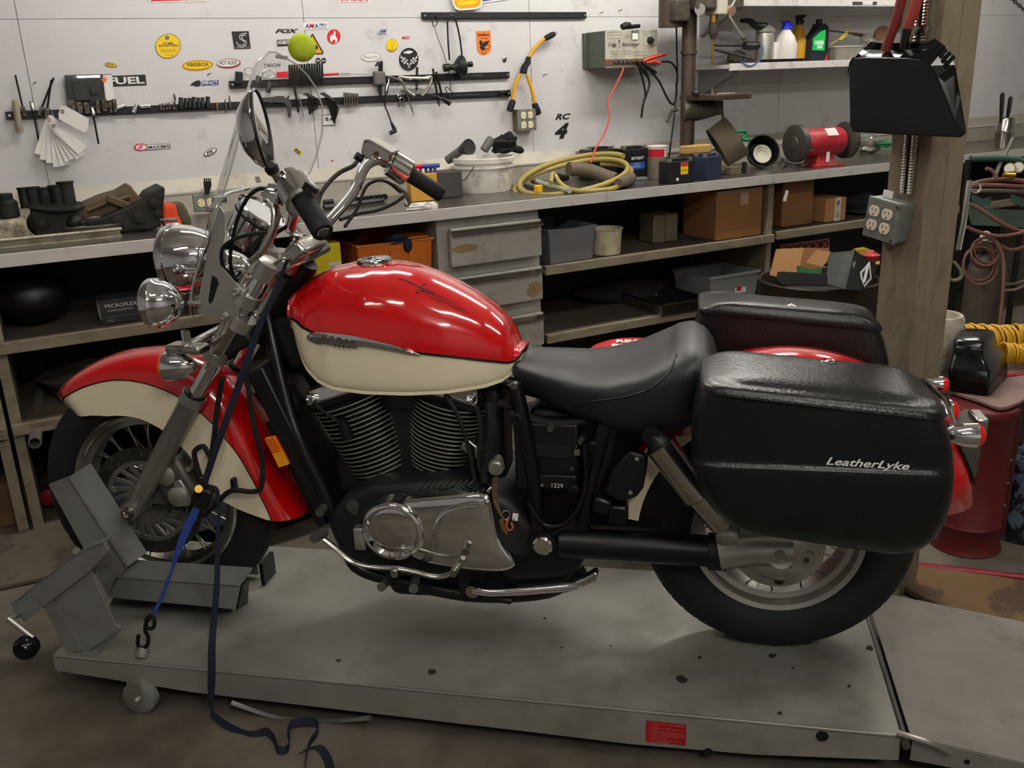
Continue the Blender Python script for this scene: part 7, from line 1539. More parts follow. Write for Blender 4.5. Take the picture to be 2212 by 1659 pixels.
solo('iron_stub', MB().lathe(T(1607, 374), V(0, 0, 1), [(0, .012), (.055, .012), (.056, .01)], 14), MT['darksteel'], 'short dark iron stub standing on the worktop', 'stub'); solo('grey_block', MB().box(T(1583, 368, .02), (.07, .05, .04)), MT['pangrey'], 'small grey metal block beside the dusty battery', 'block', smooth=0, bev=.004)
mk('grindred', '#a5222c', .45, var=.15, dirt='#6d5a50', dscale=9, damt=.6); mk('guard', '#4a4642', .5, metal=.4, var=.2)
gc = V(3.86, 3.72, ZB); mz = hgt(1790, 306, gc[0], gc[1])
t = thing('bench_grinder', 'worn red bench grinder with dark wheel guards on the worktop', 'bench grinder', gc, -.1); ga = rotz(-.1) @ V(1, 0, 0); gm_ = V(gc[0], gc[1], mz)
part('motor', MB().lathe(gm_-ga*.105, ga, [(-.02, .03), (-.016, .066), (.0, .074), (.21, .074), (.226, .066), (.23, .03)], 32), MT['grindred'], t)
part('name_plate', MB().box(gm_+V(.015, -.053, .052), (.07, .003, .05), rotz(-.1) @ rotx(-.75)), MT['paper'], t, smooth=0)
for s in (-1, 1):
    c = gm_+ga*s*.165; gd = part('wheel_guard', MB().lathe(c-ga*.02, ga, [(0, .03), (0, .09), (.004, .097), (.036, .097), (.04, .09), (.04, .03)], 32), MT['guard'], t)
    part('wheel', MB().lathe(c-ga*s*.0-ga*.012, ga, [(0, .01), (0, .07), (.024, .07), (.024, .01)], 28), MT['darksteel'], gd); part('guard_cap', MB().lathe(c+ga*s*.02, ga*s, [(0, .04), (.006, .036), (.012, .012)], 24), MT['guard'], gd)
    part('tool_rest', MB().box(c+V(0, -.085, -.03), (.05, .03, .006), rotz(-.1)), MT['alu_dark'], gd, smooth=0)
part('pedestal', MB().box(V(gc[0], gc[1], ZB+(mz-ZB-.045)/2), (.15, .12, mz-ZB-.045), rotz(-.1), .62), MT['grindred'], t, smooth=0, bev=.006); part('foot', MB().box(V(gc[0], gc[1], ZB+.006), (.2, .15, .012), rotz(-.1)), MT['grindred'], t, smooth=0, bev=.003)
part('switch_plate', MB().box(gc+rotz(-.1) @ V(-.0, -.058, 0)+V(0, 0, .048), (.02, .008, .055), rotz(-.1)), MT['paper'], t, smooth=0, bev=.003)
solo('green_cloth', MB().ell(ony(1910, 312, 4.0), (.05, .03, .02), fn=wob(.2, 5)), MT['cordgreen'], 'dark green cloth at the back of the worktop by the post', 'cloth'); solo('plastic_bag', MB().ell(ony(1880, 310, 4.05), (.07, .05, .05), fn=wob(.25, 5)), MT['galvcan'], 'crumpled grey plastic bag behind the grinder', 'bag')
# knives in a shaker at the far right
c = V(5.33, 3.68, ZB); z1 = hgt(2168, 255, c[0], c[1]); t = thing('steel_shaker', 'steel shaker holding two black handled knives at the far end', 'shaker', c)
h = z1-ZB; part('cup', MB().lathe(c, V(0, 0, 1), [(0, .045), (h*.5, .052), (h*.55, .055), (h*.6, .052), (h*.95, .05), (h, .044), (h, .04), (h*.2, .04)], 24), MT['chrome_dull'], t)
for i, (a, b, l) in enumerate((((2162, 258), (2166, 200), 'black handled knife leaning left in the steel shaker'), ((2176, 256), (2184, 208), 'riveted black handled knife leaning right in the steel shaker'))):
    A_, B_ = ony(*a, c[1]), ony(*b, c[1]); k = solo('knife', MB().tube([A_-V(0, 0, .02), A_, lerp(A_, B_, .3), lerp(A_, B_, .9), B_], [.006, .008, .014, .016, .008], 10, flat=.5), MT['black'], l, 'knife'); part('blade', MB().tube([A_-V(0, 0, .08), A_-V(0, 0, .01)], .009, 6, flat=.2), MT['chrome_dull'], k)
mb = MB()
p0, p1 = AT(2184, -4, 4.0), AT(2220, 28, 4.0); dv_ = nrm(p1-p0); i0 = int((3.2-p0[2])/(-dv_[2])/.0125)
u_, w_ = perp(dv_)
for i in range(-i0, 14):
    c = p0+dv_*.0125*i; mb.tube([c+dv_*.0105*math.cos(a)+(u_ if i % 2 else w_)*.0065*math.sin(a) for a in np.linspace(0, 6.28, 9)[:-1]], .0022, 5, closed=True)
solo('hanging_chain', mb, MT['darksteel'], 'dark chain hanging in the top right corner of the picture', 'chain')
# ================================================================== under the worktop
mk('cardboard', '#8c6038', .85, var=.06, vscale=4, bump=.1); mk('cardlight', '#b98a5c', .85, var=.06); mk('bintrans', '#7f8084', .4, trans=.25, var=.1); mk('boxyellow', '#d8c51e', .55); mk('tubclear', '#a7abad', .25, trans=.3)
def crate(name, label, cat, x0, x1, y0, y1, z0, z1, m, wall=.006, rim=.012, taper=.0):
    t = thing(name, label, cat, ((x0+x1)/2, (y0+y1)/2, z0)); cx_, cy_ = (x0+x1)/2, (y0+y1)/2
    part('bottom', MB().box((cx_, cy_, z0+.004), (x1-x0-2*taper, y1-y0-2*taper, .008)), MT[m], t, smooth=0)
    for nx, p0, p1, dv in (('side_wall', V(x0, y0, 0), V(x1, y0, 0), V(0, 1, 0)), ('side_wall', V(x0, y1, 0), V(x1, y1, 0), V(0, -1, 0)), ('side_wall', V(x0, y0, 0), V(x0, y1, 0), V(1, 0, 0)), ('side_wall', V(x1, y0, 0), V(x1, y1, 0), V(-1, 0, 0))):
        d = nrm(p1-p0); a, b = p0+d*taper+dv*taper, p1-d*taper+dv*taper
        part(nx, MB().add([V(a[0], a[1], z0), V(b[0], b[1], z0), V(p1[0], p1[1], z1), V(p0[0], p0[1], z1), *(q+dv*wall for q in (V(a[0], a[1], z0), V(b[0], b[1], z0), V(p1[0], p1[1], z1), V(p0[0], p0[1], z1)))], [(0, 1, 2, 3), (7, 6, 5, 4), (0, 4, 5, 1), (1, 5, 6, 2), (2, 6, 7, 3), (3, 7, 4, 0)]), MT[m], t, smooth=0)
    part('rim', MB().tube([V(x0, y0, z1), V(x1, y0, z1), V(x1, y1, z1), V(x0, y1, z1)], rim*.6, 6, closed=True), MT[m], t)
    return t
ZA = .736
t = crate('orange_crate', 'orange plastic tote with open flap lids under the worktop', 'crate', 1.18, 1.515, 3.6, 3.98, ZA, .915, 'crateorange', taper=.012)
for i in range(4): part('rib', MB().box((1.24+i*.085, 3.604, .85), (.008, .014, .07)), MT['crateorange'], t, smooth=0)
part('front_recess', MB().box((1.355, 3.607, .80), (.11, .012, .05)), MT['crateorange'], t, smooth=0)
part('flap_lid', MB().prism([V(1.36, 3.63, .918), V(1.51, 3.63, .918), V(1.50, 3.95, .945), V(1.37, 3.95, .945)], (0, 0, .008)), MT['crateorange'], t, smooth=0); part('flap_lid', MB().prism([V(1.19, 3.64, .918), V(1.23, 3.64, .97), V(1.23, 3.95, .97), V(1.19, 3.95, .918)], (.006, 0, .004)), mk('lidmaroon', '#4a2018', .7), t, smooth=0)
solo('navy_cloth', MB().ell((1.36, 3.63, .925), (.05, .04, .02), fn=wob(.2, 6)).ell((1.40, 3.595, .90), (.02, .012, .03)), MT['strapnavy'], 'navy cloth hanging out of the orange tote', 'cloth')
t = solo('yellow_box', MB().box((1.06, 3.72, .84), (.11, .22, .205)), MT['boxyellow'], 'yellow cardboard box with a white barcode label under the worktop', 'box', smooth=0, bev=.003); part('barcode_label', MB().box((1.085, 3.609, .82), (.05, .001, .09)), MT['paper'], t, smooth=0)
mb = MB()
for i in range(7): mb.box((1.068+i*.006, 3.608, .835), (.0025, .001, .03))
part('barcode', mb, MT['ink'], t, smooth=0)
crate('clear_bin', 'cloudy clear plastic bin on the shelf right of the drawers', 'bin', 2.07, 2.325, 3.58, 3.95, ZA, .888, 'bintrans', taper=.012)
c = V(2.43, 3.66, ZA); solo('white_tub', MB().lathe(c, V(0, 0, 1), [(0, .068), (.004, .072), (.115, .078), (.118, .084), (.122, .084), (.122, .075), (.01, .068)], 32), mk('tubwhite', '#c5bd9d', .55, dirt='#7b7158', dscale=14, damt=.6), 'small off white round tub beside the clear bin', 'tub')
t = thing('wooden_blocks', 'pair of grimy square blocks strapped together on the shelf', 'blocks', (2.84, 3.8, ZA))
for i in (0, 1): part('block', MB().box((2.80+i*.077, 3.79, ZA+.07), (.074, .12, .14), roty(.03)), MT['pangrey'], t, smooth=0, bev=.004)
t = thing('cardboard_box', 'large brown cardboard box sealed with clear tape on the shelf', 'box', (3.14, 3.72, ZA))
part('carton', MB().box((3.19, 3.72, ZA+.123), (.30, .26, .245)), MT['cardboard'], t, smooth=0, bev=.003)
part('tape', MB().box((3.19, 3.589, ZA+.235), (.29, .001, .02)).box((3.22, 3.5895, ZA+.2), (.05, .001, .07)), mk('tape', '#a98f78', .15), t, smooth=0)
# steel pan and clear tub on the low shelf
ZL_ = .416
t = crate('steel_pan', 'shallow stainless steel pan poking over the low shelf edge', 'pan', 2.655, 2.935, 3.51, 3.915, ZL_, .475, 'chrome_dull', wall=.002, rim=.012, taper=.02)
t = crate('clear_tub', 'clear plastic tub with a red and white label on the low shelf', 'tub', 3.01, 3.335, 3.585, 3.88, ZL_, .548, 'tubclear', wall=.003, rim=.018, taper=.012)
lb = part('label', MB().box((3.22, 3.592, .485), (.075, .001, .075)), MT['paper'], t, smooth=0); part('label_red', MB().box((3.22, 3.5912, .51), (.07, .0006, .018)).box((3.21, 3.5912, .475), (.03, .0006, .03)), MT['st_red'], lb, smooth=0)
solo('low_shelf_sack', MB().ell((2.75, 3.95, .46), (.3, .1, .05), fn=wob(.12, 4)), mk('sackdark', '#2c2a28', .9), 'dark sack at the back of the low shelf', 'sack')
# boxes right of the divider
t = thing('water_carton', 'brown spring water carton on the shelf right of the divider', 'box', (3.64, 3.75, .746)); part('carton', MB().box((3.645, 3.76, .746+.122), (.22, .22, .242)), MT['cardboard'], t, smooth=0, bev=.003); part('carton_end', MB().box((3.759, 3.76, .746+.122), (.004, .2, .24)), MT['cardlight'], t, smooth=0)
tm = MB(); text(tm, 'Zephyrhills', V(3.64, 3.6488, .79), UX, UY, w=.19, h=.03, lift=0); part('lettering', tm, mk('printgrey', '#6c6a64', .7), t, smooth=0)
tm = MB(); text(tm, 'SPRING', V(3.7615, 3.72, .87), V(0, 0, 1), V(0, -1, 0), w=.15, h=.022, lift=.0004); part('side_lettering', tm, MT['printgrey'], t, smooth=0)
t = thing('parcel_box', 'small parcel box with a printed white tape strip on the shelf', 'box', (3.9, 3.7, .746)); part('carton', MB().box((3.90, 3.72, .746+.063), (.155, .19, .126)), MT['cardlight'], t, smooth=0, bev=.003)
tp = part('tape_strip', MB().box((3.915, 3.6246, .746+.063), (.045, .001, .127)), MT['paper'], t, smooth=0)
for s, z, m in (('e', .848, 'st_red'), ('b', .835, 'st_blue'), ('a', .785, 'st_amber'), ('y', .770, 'labelgreen')): tm = MB(); text(tm, s, V(3.915, 3.6238, z), V(0, 0, -1), V(1, 0, 0), h=.022, lift=0, bold=.03); part('letter', tm, MT[m], tp, smooth=0)
solo('dark_bundle', MB().ell((4.25, 3.75, .80), (.17, .12, .055), fn=wob(.15, 5)), MT['sackdark'], 'dark folded bundle on the shelf behind the post', 'bundle')
solo('divider_tag', MB().box((3.445, 3.535, .93), (.02, .002, .055), roty(.3)), MT['paper'], 'small white tag hanging on the shelf divider', 'tag', smooth=0)
# open drum full of rubbish
DC = V(3.235, 3.08, 0); DR, DZ = .27, .605
t = thing('steel_drum', 'open brown steel drum stuffed with cartons behind the far saddlebag', 'drum', DC)
mk('drumbrown', '#3d332a', .55, metal=.3, var=.2, vscale=7); part('shell', MB().lathe(DC, V(0, 0, 1), [(0, DR), (.25, DR), (.255, DR+.008), (.265, DR+.008), (.27, DR), (DZ-.01, DR), (DZ, DR+.008), (DZ+.006, DR), (DZ, DR-.008), (.02, DR-.008)], 44), MT['drumbrown'], t)
solo('drum_filling', MB().lathe(DC+V(0, 0, .46), V(0, 0, 1), [(0, .01), (0, .255), (.06, .25), (.07, .01)], 24), MT['sackdark'], 'rubbish filling the open steel drum', 'rubbish')
def DD(px, py, d): return AT(px, py, d)
def slab(name, label, pts, d, th, m, cat='box', **k): return solo(name, MB().prism([AT(x, y, dd) for (x, y), dd in zip(pts, d if hasattr(d, '__len__') else [d]*len(pts))], fw*th), MT[m] if isinstance(m, str) else m, label, cat, smooth=0, **k)
dd = 4.05
t = thing('open_carton', 'open brown carton with flaps up inside the steel drum', 'box', AT(1720, 600, 4.1))
for pts, d0, m in (([(1677, 538), (1737, 535), (1728, 575), (1722, 588), (1680, 598), (1663, 594)], 4.12, 'cardlight'), ([(1737, 535), (1790, 536), (1798, 560), (1760, 585), (1728, 580)], 4.3, 'cardboard'), ([(1765, 540), (1796, 544), (1780, 573), (1776, 576), (1741, 567)], 4.05, 'cardlight')):
    part('flap', MB().prism([AT(x, y, d0) for x, y in pts], fw*.006), MT[m], t, smooth=0)
slab('green_packet', 'green printed packet inside the open carton', [(1724, 574), (1738, 578), (1750, 582), (1765, 580), (1776, 578), (1774, 592), (1727, 590)], 4.02, .02, mk('packgreen', '#1c6a35', .5), 'packet')
slab('black_tray', 'black plastic tray standing at the front of the drum', [(1680, 588), (1685, 586), (1783, 591), (1788, 596), (1788, 614), (1782, 618), (1690, 616), (1678, 606)], 3.93, .012, 'black', 'tray', bev=.003)
t = thing('black_carton', 'black printed carton with a white diamond leaning in the drum', 'box', AT(1840, 580, 4.0))
fa_ = [(1793, 546), (1846, 541), (1826, 625), (1782, 612)]; fb2 = [(1846, 541), (1896, 575), (1890, 600), (1862, 628), (1826, 625)]
part('printed_face', MB().prism([AT(x, y, d) for (x, y), d in zip(fa_, (4.05, 3.98, 3.93, 4.0))], fw*.01), MT['st_black'], t, smooth=0); ff = part('diamond_face', MB().prism([AT(x, y, d) for (x, y), d in zip(fb2, (3.98, 4.03, 4.02, 3.95, 3.93))], fw*.01), MT['st_black'], t, smooth=0)
part('top_face', MB().prism([AT(1793, 546, 4.06), AT(1846, 541, 3.99), AT(1896, 573, 4.05), AT(1850, 560, 4.2)], fw*.005), MT['sackdark'], t, smooth=0)
def FB(px, py): return AT(px, py, 3.962)
part('diamond', MB().prism([FB(x, y) for x, y in ((1879, 564), (1883, 602), (1863, 626), (1858, 588))], fw*.002), MT['whitetext'], ff, smooth=0); part('diamond_core', MB().prism([AT(x, y, 3.958) for x, y in ((1877, 572), (1880, 600), (1866, 616), (1862, 590))], fw*.001), MT['st_black'], ff, smooth=0); part('diamond_slash', MB().prism([AT(x, y, 3.954) for x, y in ((1871, 574), (1878, 572), (1870, 608), (1863, 614))], fw*.001), MT['whitetext'], ff, smooth=0)
part('red_stripe', MB().prism([FB(x, y) for x, y in ((1830, 611), (1856, 626), (1852, 628), (1828, 616))], fw*.002), MT['st_red'], ff, smooth=0); part('grey_patch', MB().prism([FB(x, y) for x, y in ((1843, 566), (1849, 564), (1843, 592), (1838, 593))], fw*.002), MT['st_grey'], ff, smooth=0)
pm = MB()
for i in range(11):
    f_ = i/10
    if i in (3, 7): continue
    a = lerp((1826, 551), (1806, 604), f_); b = lerp((1839, 553), (1824, 610), f_); pm.tube([AT(*a, 3.955-.01*f_), AT(*b, 3.94-.01*f_)], .0012, 4)
part('small_print', pm, MT['st_grey'], t)
slab('yellow_sack', 'yellow sack showing behind the black carton', [(1845, 536), (1868, 533), (1897, 545), (1899, 575), (1870, 570)], 4.22, .05, mk('sackyellow', '#9a7d2a', .7), 'sack', bev=.01); solo('red_packet', MB().ell(AT(1882, 556, 4.15), (.035, .03, .03), fn=wob(.15, 5)), MT['grindred'], 'crumpled red snack packet behind the black carton', 'packet')
slab('plastic_scrap', 'bright yellow plastic scrap beside the red packet', [(1893, 566), (1900, 563), (1900, 571), (1892, 571)], 4.08, .01, 'plastyellow', 'scrap')
# red lattice panel under the shelf
t = thing('lattice_panel', 'pink wire lattice panel stored under the right shelf', 'lattice', (3.62, 3.66, .69)); mk('latticepink', '#b98070', .5)
lp = lambda px, py: ony(px, py, 3.68)
lm = MB(); tp_, bt_ = [(1687, 530), (1790, 516)], [(1687, 548), (1790, 538)]
for l in (tp_, bt_, [(1687, 530), (1687, 548)], [(1790, 516), (1790, 538)]): lm.tube([lp(*q) for q in l], .004, 5)
for i in range(6):
    a, b = i/6, (i+1)/6; lm.tube([lp(*lerp(tp_[0], tp_[1], a)), lp(*lerp(bt_[0], bt_[1], b))], .003, 5); lm.tube([lp(*lerp(bt_[0], bt_[1], a)), lp(*lerp(tp_[0], tp_[1], b))], .003, 5)
part('wires', lm, MT['latticepink'], t); part('back_sheet', MB().prism([lp(*q)+V(0, .01, 0) for q in (*tp_, *bt_[::-1])], (0, .004, 0)), mk('latticered', '#6d2a22', .6), t, smooth=0)
# left shelves
t = thing('glove_box', 'black and white nitrile glove carton on the left shelf', 'box', (.31, 3.68, .736)); part('carton', MB().box((.315, 3.68, .736+.045), (.25, .12, .09)), mk('gbox', '#2b2b2c', .55), t, smooth=0, bev=.002)
part('white_end', MB().box((.1895, 3.68, .736+.045), (.001, .115, .055)), MT['paper'], t, smooth=0); tm = MB(); text(tm, 'MICROFLEX', V(.265, 3.6192, .736+.068), UX, UY, w=.11, h=.014, lift=0); part('lettering', tm, MT['paper'], t, smooth=0)
part('print_lines', MB().box((.26, 3.6192, .736+.05), (.09, .0006, .008)).box((.3, 3.6192, .736+.027), (.2, .0006, .0015)).box((.22, 3.6192, .736+.014), (.02, .0006, .006)), MT['st_grey'], t, smooth=0)
solo('round_lamp_shell', MB().ell((-.02, 3.80, .84), (.13, .12, .10)), MT['black'], 'big round black shell on the left shelf', 'shell')
solo('brown_plank', MB().box((.75, 3.85, .749), (.9, .2, .022)), mk('plankbrown', '#4b3c30', .8, var=.2), 'brown plank lying on the left shelf', 'plank', smooth=0, bev=.003); solo('dark_coat', MB().ell((.12, 3.82, .50), (.16, .14, .06), fn=wob(.2, 5)), mk('coatolive', '#3b362c', .9, var=.2), 'crumpled olive cloth on the lower left shelf', 'cloth')
solo('steel_pipe', MB().lathe(V(-.10, 3.50, .385), nrm(V(-.1, -1, -.15)), [(-.5, .02), (.0, .022), (.02, .022), (.02, .017), (-.1, .017)], 18), MT['fork'], 'open ended steel pipe sticking out below the left shelf', 'pipe'); solo('red_jack_arm', MB().box((.72, 3.5, .80), (.22, .06, .05), roty(.2)), MT['grindred'], 'dull red steel arm behind the lamp bar', 'arm', smooth=0, bev=.006)
solo('timber_block', MB().box((-.27, 3.74, .09), (.24, .1, .175), rotz(.1)), mk('oldtimber', '#5f4529', .85, var=.3, vscale=12, bump=.4), 'rough brown timber block on the floor under the bench', 'timber', smooth=0, bev=.006)
solo('black_bucket', MB().lathe((.06, 3.78, 0), V(0, 0, 1), [(0, .12), (.25, .14), (.26, .145), (.26, .135), (.02, .11)], 28), MT['black'], 'black bucket on the floor behind the front wheel', 'bucket'); solo('red_can', MB().lathe(AT(107, 1071, 3.62), nrm(V(-.2, -.9, .1)), [(-.1, .034), (0, .034), (.03, .032), (.035, .024)], 20), mk('capred', '#8a1226', .4), 'round dark red can lying beside the wheel chock', 'can')
solo('blue_tarp', MB().ell((.55, 3.3, .10), (.45, .3, .10), fn=wob(.2, 4)), mk('tarpblue', '#0c101b', .9), 'dark blue tarp heaped on the floor behind the lift', 'tarp')
# ================================================================== right hand side
drc = V(2.60, 1.755, 0); mk('drumred', '#571113', .5, var=.15, vscale=6, dirt='#3a2019', dscale=5, damt=.5)
t = thing('red_drum', 'narrow dark red steel drum standing behind the tail light', 'drum', drc)
part('shell', MB().lathe(drc, V(0, 0, 1), [(0, .108), (.004, .112), (.02, .105), (.09, .105), (.095, .109), (.10, .105), (.47, .105), (.475, .109), (.49, .109), (.50, .105)], 40), MT['drumred'], t)
part('strap', MB().tube([drc+V(.065, -.085, .49), drc+V(.06, -.088, .3), drc+V(.055, -.09, .05)], .012, 6, flat=.3), mk('strapmaroon', '#4a1c1a', .7), t)
for z in (.17, .25, .33): part('rivet', MB().ell(drc+V(.035, -.1, z), (.005, .004, .005)), MT['galv'], t)
lidp = [onz(x, y, .505) for x, y in ((2030, 835), (2060, 815), (2120, 800), (2180, 797), (2240, 815), (2230, 855), (2195, 878), (2158, 887), (2110, 870), (2060, 853))]
solo('lid_plate', MB().prism([np.asarray(p) for p in spline(lidp, 4, closed=True)], (0, 0, .012)), mk('lidpink', '#7d625c', .65, var=.15, dirt='#4e3b36', dscale=7, damt=.5), 'dusty reddish plate lying on the red drum as a lid', 'lid', smooth=0, bev=.003)
# glossy black moulded cover on the lid
t = thing('plastic_cover', 'glossy black moulded plastic cover resting on the drum lid', 'cover', onz(2110, 850, .518))
def BC(px, py, d): return AT(px, py, d)
d0, d1 = 2.72, 2.98
rb = [onz(x, y, .518) for x, y in ((2046, 842), (2052, 846), (2134, 857), (2143, 852), (2176, 815), (2172, 806), (2090, 800), (2062, 806))]
def lift(P, s, h, sh): c_ = sum(P)/len(P); return [c_+(p-c_)*s+V(0, 0, h)+sh for p in P]
sh = V(.01, .03, 0)
L_ = [rb, lift(rb, .99, .035, sh*.1), lift(rb, .95, .075, sh*.4), lift(rb, .86, .088, sh*.7), lift(rb, .74, .11, sh), lift(rb, .70, .135, sh*1.2), lift(rb, .66, .15, sh*1.3), lift(rb, .55, .157, sh*1.35), lift(rb, .1, .159, sh*1.35)]
part('shell', MB().rings(L_), MT['black_gloss'], t, smooth=45, bev=.006)
for s in (-1, 1):
    c_ = lerp(L_[5][1], L_[5][2], .22 if s < 0 else .8); part('recess', MB().box(c_+V(.0, 0, -.012), (.036, .02, .03), rotz(-.6)), MT['black'], t, smooth=0, bev=.006)
bkc = AT(2018, 760, 3.25); bkc[2] = 0; zt_ = hgt(2045, 680, bkc[0], bkc[1])
t = solo('white_jug', MB().lathe(bkc, V(0, 0, 1), [(0, .085), (.004, .09), (zt_-.06, .09), (zt_-.03, .088), (zt_-.01, .086), (zt_, .08), (zt_, .07), (zt_-.05, .07)], 32), mk('jugwhite', '#b9b1a2', .5, dirt='#7a6a56', dscale=9, damt=.6), 'tall grubby white plastic container half behind the post', 'container')
part('label', MB().lathe(bkc, V(0, 0, 1), [(zt_-.26, .0912), (zt_-.1, .0912)], 20, arc=(3.6, 5.9)), mk('juglabel', '#a39a8a', .7, dirt='#5c4f40', dscale=30, damt=.8), t)
# bench for the hoses: dark crate, coiled yellow and red hose
hb_ = AT(2150, 800, 3.35); zc_ = hb_[2]
solo('dark_crate', MB().box((hb_[0]+.16, hb_[1]+.08, zc_/2-.02), (.5, .34, zc_-.05), rotz(-.6)), MT['sackdark'], 'dark crate under the coiled air hoses', 'crate', smooth=0, bev=.006)
mk('hoseyellow', '#c99a1e', .45); mk('hosered', '#9c1f2a', .5)
def coil(name, label, a, b, r_, n, tr, m):
    a, b = np.asarray(a), np.asarray(b); d = nrm(b-a); u_, w_ = perp(d); pts = []
    for i in range(n*14+1): q = 2*math.pi*i/14; pts.append(lerp(a, b, i/(n*14))+(u_*math.cos(q)+w_*math.sin(q))*r_*(1+.08*math.sin(i*.31)))
    return solo(name, MB().tube(pts, tr, 6), MT[m], label, 'air hose')
coil('yellow_air_hose', 'yellow coiled air hose behind the black plastic cover', AT(2070, 735, 3.3), AT(2180, 738, 3.35), .055, 14, .0055, 'hoseyellow')
coil('yellow_air_hose', 'tighter yellow hose coil at the right edge of the picture', AT(2188, 728, 3.4), AT(2240, 735, 3.4), .045, 11, .005, 'hoseyellow')
coil('yellow_air_hose', 'small pale yellow hose coil in front of the tight coil', AT(2165, 762, 3.2), AT(2225, 768, 3.2), .033, 9, .0045, 'hoseyellow')
pts = []
for i in range(60): a = 2*math.pi*i/22; pts.append(AT(2145, 788, 3.3)+V(math.cos(a)*.22, math.sin(a)*.16, .008*(i//22)+.004*math.sin(a*3)))
solo('red_air_hose', MB().tube(pts, .010, 8), MT['hosered'], 'coil of dull red air hose below the yellow coils', 'air hose')
# welding gas bottle, hoses and cart
gcx = AT(2125, 640, 4.3); gb = V(gcx[0], gcx[1], 0); gz = hgt(2125, 545, gb[0], gb[1])
mk('gasgrey', '#4a4238', .6, var=.2, vscale=5, dirt='#2c2620', dscale=5, damt=.5); mk('hosebr', '#6a463c', .7); mk('cartgreen', '#2b4a40', .6, var=.15)
t = thing('gas_cylinder', 'tall dusty brown gas cylinder with a regulator on the right', 'gas cylinder', gb)
part('bottle', MB().lathe(gb, V(0, 0, 1), [(0, .08), (.01, .088), (gz-.1, .088), (gz-.05, .075), (gz-.01, .045), (gz+.01, .03), (gz+.05, .028)], 32), MT['gasgrey'], t)
rg = AT(2122, 530, 4.2); part('regulator', MB().lathe(rg, nrm(CAM-rg), [(-.04, .03), (0, .034), (.01, .02)], 20), MT['alu_dark'], t); gg = AT(2129, 510, 4.17); part('gauge', MB().lathe(gg, nrm(CAM-gg), [(-.02, .022), (0, .024), (.004, .022), (.005, .002)], 20), MT['paper'], t)
def loops(label, c, rad, n, m, r_=.006, squash=1.0, d=4.15, seed=1):
    rr = random.Random(seed); pts = []
    for k in range(n):
        cx_, cy_ = c[0]+rr.uniform(-9, 9), c[1]+rr.uniform(-10, 10)
        for i in range(18): a = 2*math.pi*i/18; s = rad*(1+.25*k/n); pts.append(AT(cx_+s*math.cos(a), cy_+s*squash*math.sin(a), d-.01*k))
    return solo('welding_hose', MB().tube(spline(pts, 2), r_, 7), MT[m], label, 'hose')
loops('reddish welding hose looped round the gas cylinder neck', (2128, 545), 26, 3, 'hosebr', squash=1.0)
loops('slack reddish hose loops hanging left of the gas cylinder', (2112, 565), 33, 2, 'hosebr', squash=1.1, seed=5)
def run(label, pts, d, r_, m): return solo('welding_hose', MB().tube(spline([AT(x, y, d) for x, y in pts], 5), r_, 7), MT[m], label, 'hose')
run('upper bundle hose lying across the green cart', [(2090, 400), (2130, 390), (2180, 388), (2225, 394)], 4.2, .011, 'hosebr'); run('second hose of the bundle across the green cart', [(2088, 402), (2140, 400), (2225, 404)], 4.15, .010, 'hosebr'); run('third dark hose of the bundle across the green cart', [(2092, 412), (2150, 412), (2225, 414)], 4.18, .010, 'raggrey')
run('brown hose slanting down across the green plate', [(2088, 440), (2110, 448), (2160, 480), (2200, 498), (2225, 497)], 4.12, .009, 'hosebr'); run('reddish hose sagging in front of the green plate', [(2088, 490), (2110, 500), (2160, 510), (2225, 500)], 4.1, .009, 'hosebr'); run('lower hose drooping to the right of the gauge', [(2160, 530), (2185, 540), (2225, 530)], 4.15, .009, 'hosebr')
run('hose dropping straight down beside the gas cylinder', [(2150, 520), (2168, 560), (2166, 640), (2160, 700), (2165, 740)], 4.1, .008, 'hosebr'); run('dark cable sagging right of the gas cylinder', [(2165, 628), (2195, 625), (2225, 610)], 4.15, .007, 'raggrey'); run('second dark cable sagging right of the gas cylinder', [(2165, 615), (2195, 612), (2225, 602)], 4.2, .007, 'raggrey'); run('thin loop of cable hanging beside the post', [(2060, 565), (2075, 585), (2075, 600), (2060, 606), (2050, 600)], 2.53, .005, 'raggrey')
t = thing('welding_cart', 'dark green welding cart frame on the right behind the post', 'cart', V(AT(2160, 400, 4.35)[0], AT(2160, 400, 4.35)[1], 0))
part('top_rail', MB().tube(spline([AT(2096, 343, 4.4), AT(2150, 342, 4.4), AT(2195, 345, 4.4), AT(2215, 352, 4.4)], 4), .016, 10), MT['cartgreen'], t); part('plate', MB().prism([AT(x, y, 4.3) for x, y in ((2088, 448), (2225, 455), (2225, 492), (2100, 486))], fw*.01), mk('plategreen', '#3c4a40', .6), t, smooth=0)
for x in (2120, 2205): part('hook', MB().sheet([[AT(x-22+6*i, y+(3*i if i < 4 else 12-2*(i-4)), 4.2) for i in range(8)] for y in (418, 428, 436)], .004), MT['cartgreen'], t)
for x in (2092, 2225): a = AT(x, 345, 4.4); part('upright', MB().cyl(V(a[0], a[1], 0), a, .014, n=12), MT['darksteel'], t)
part('diagonal', MB().tube([AT(2188, 300, 4.5), AT(2160, 355, 4.4), AT(2148, 385, 4.35)], .010, 8), mk('railgrey', '#55544f', .5), t)
for x, y in ((2181, 364), (2200, 362)): g = AT(x, y, 4.15); q = solo('pressure_gauge', MB().lathe(g, nrm(CAM-g+V(-.3, 0, .2)), [(-.025, .022), (0, .026), (.004, .024), (.005, .002)], 22), MT['brass'], 'brass rimmed pressure gauge, %s of the pair on the cart' % ('left' if x < 2190 else 'right'), 'gauge'); part('dial', MB().lathe(g, nrm(CAM-g+V(-.3, 0, .2)), [(.0055, .021), (.006, .021)], 20), MT['paper'], q)
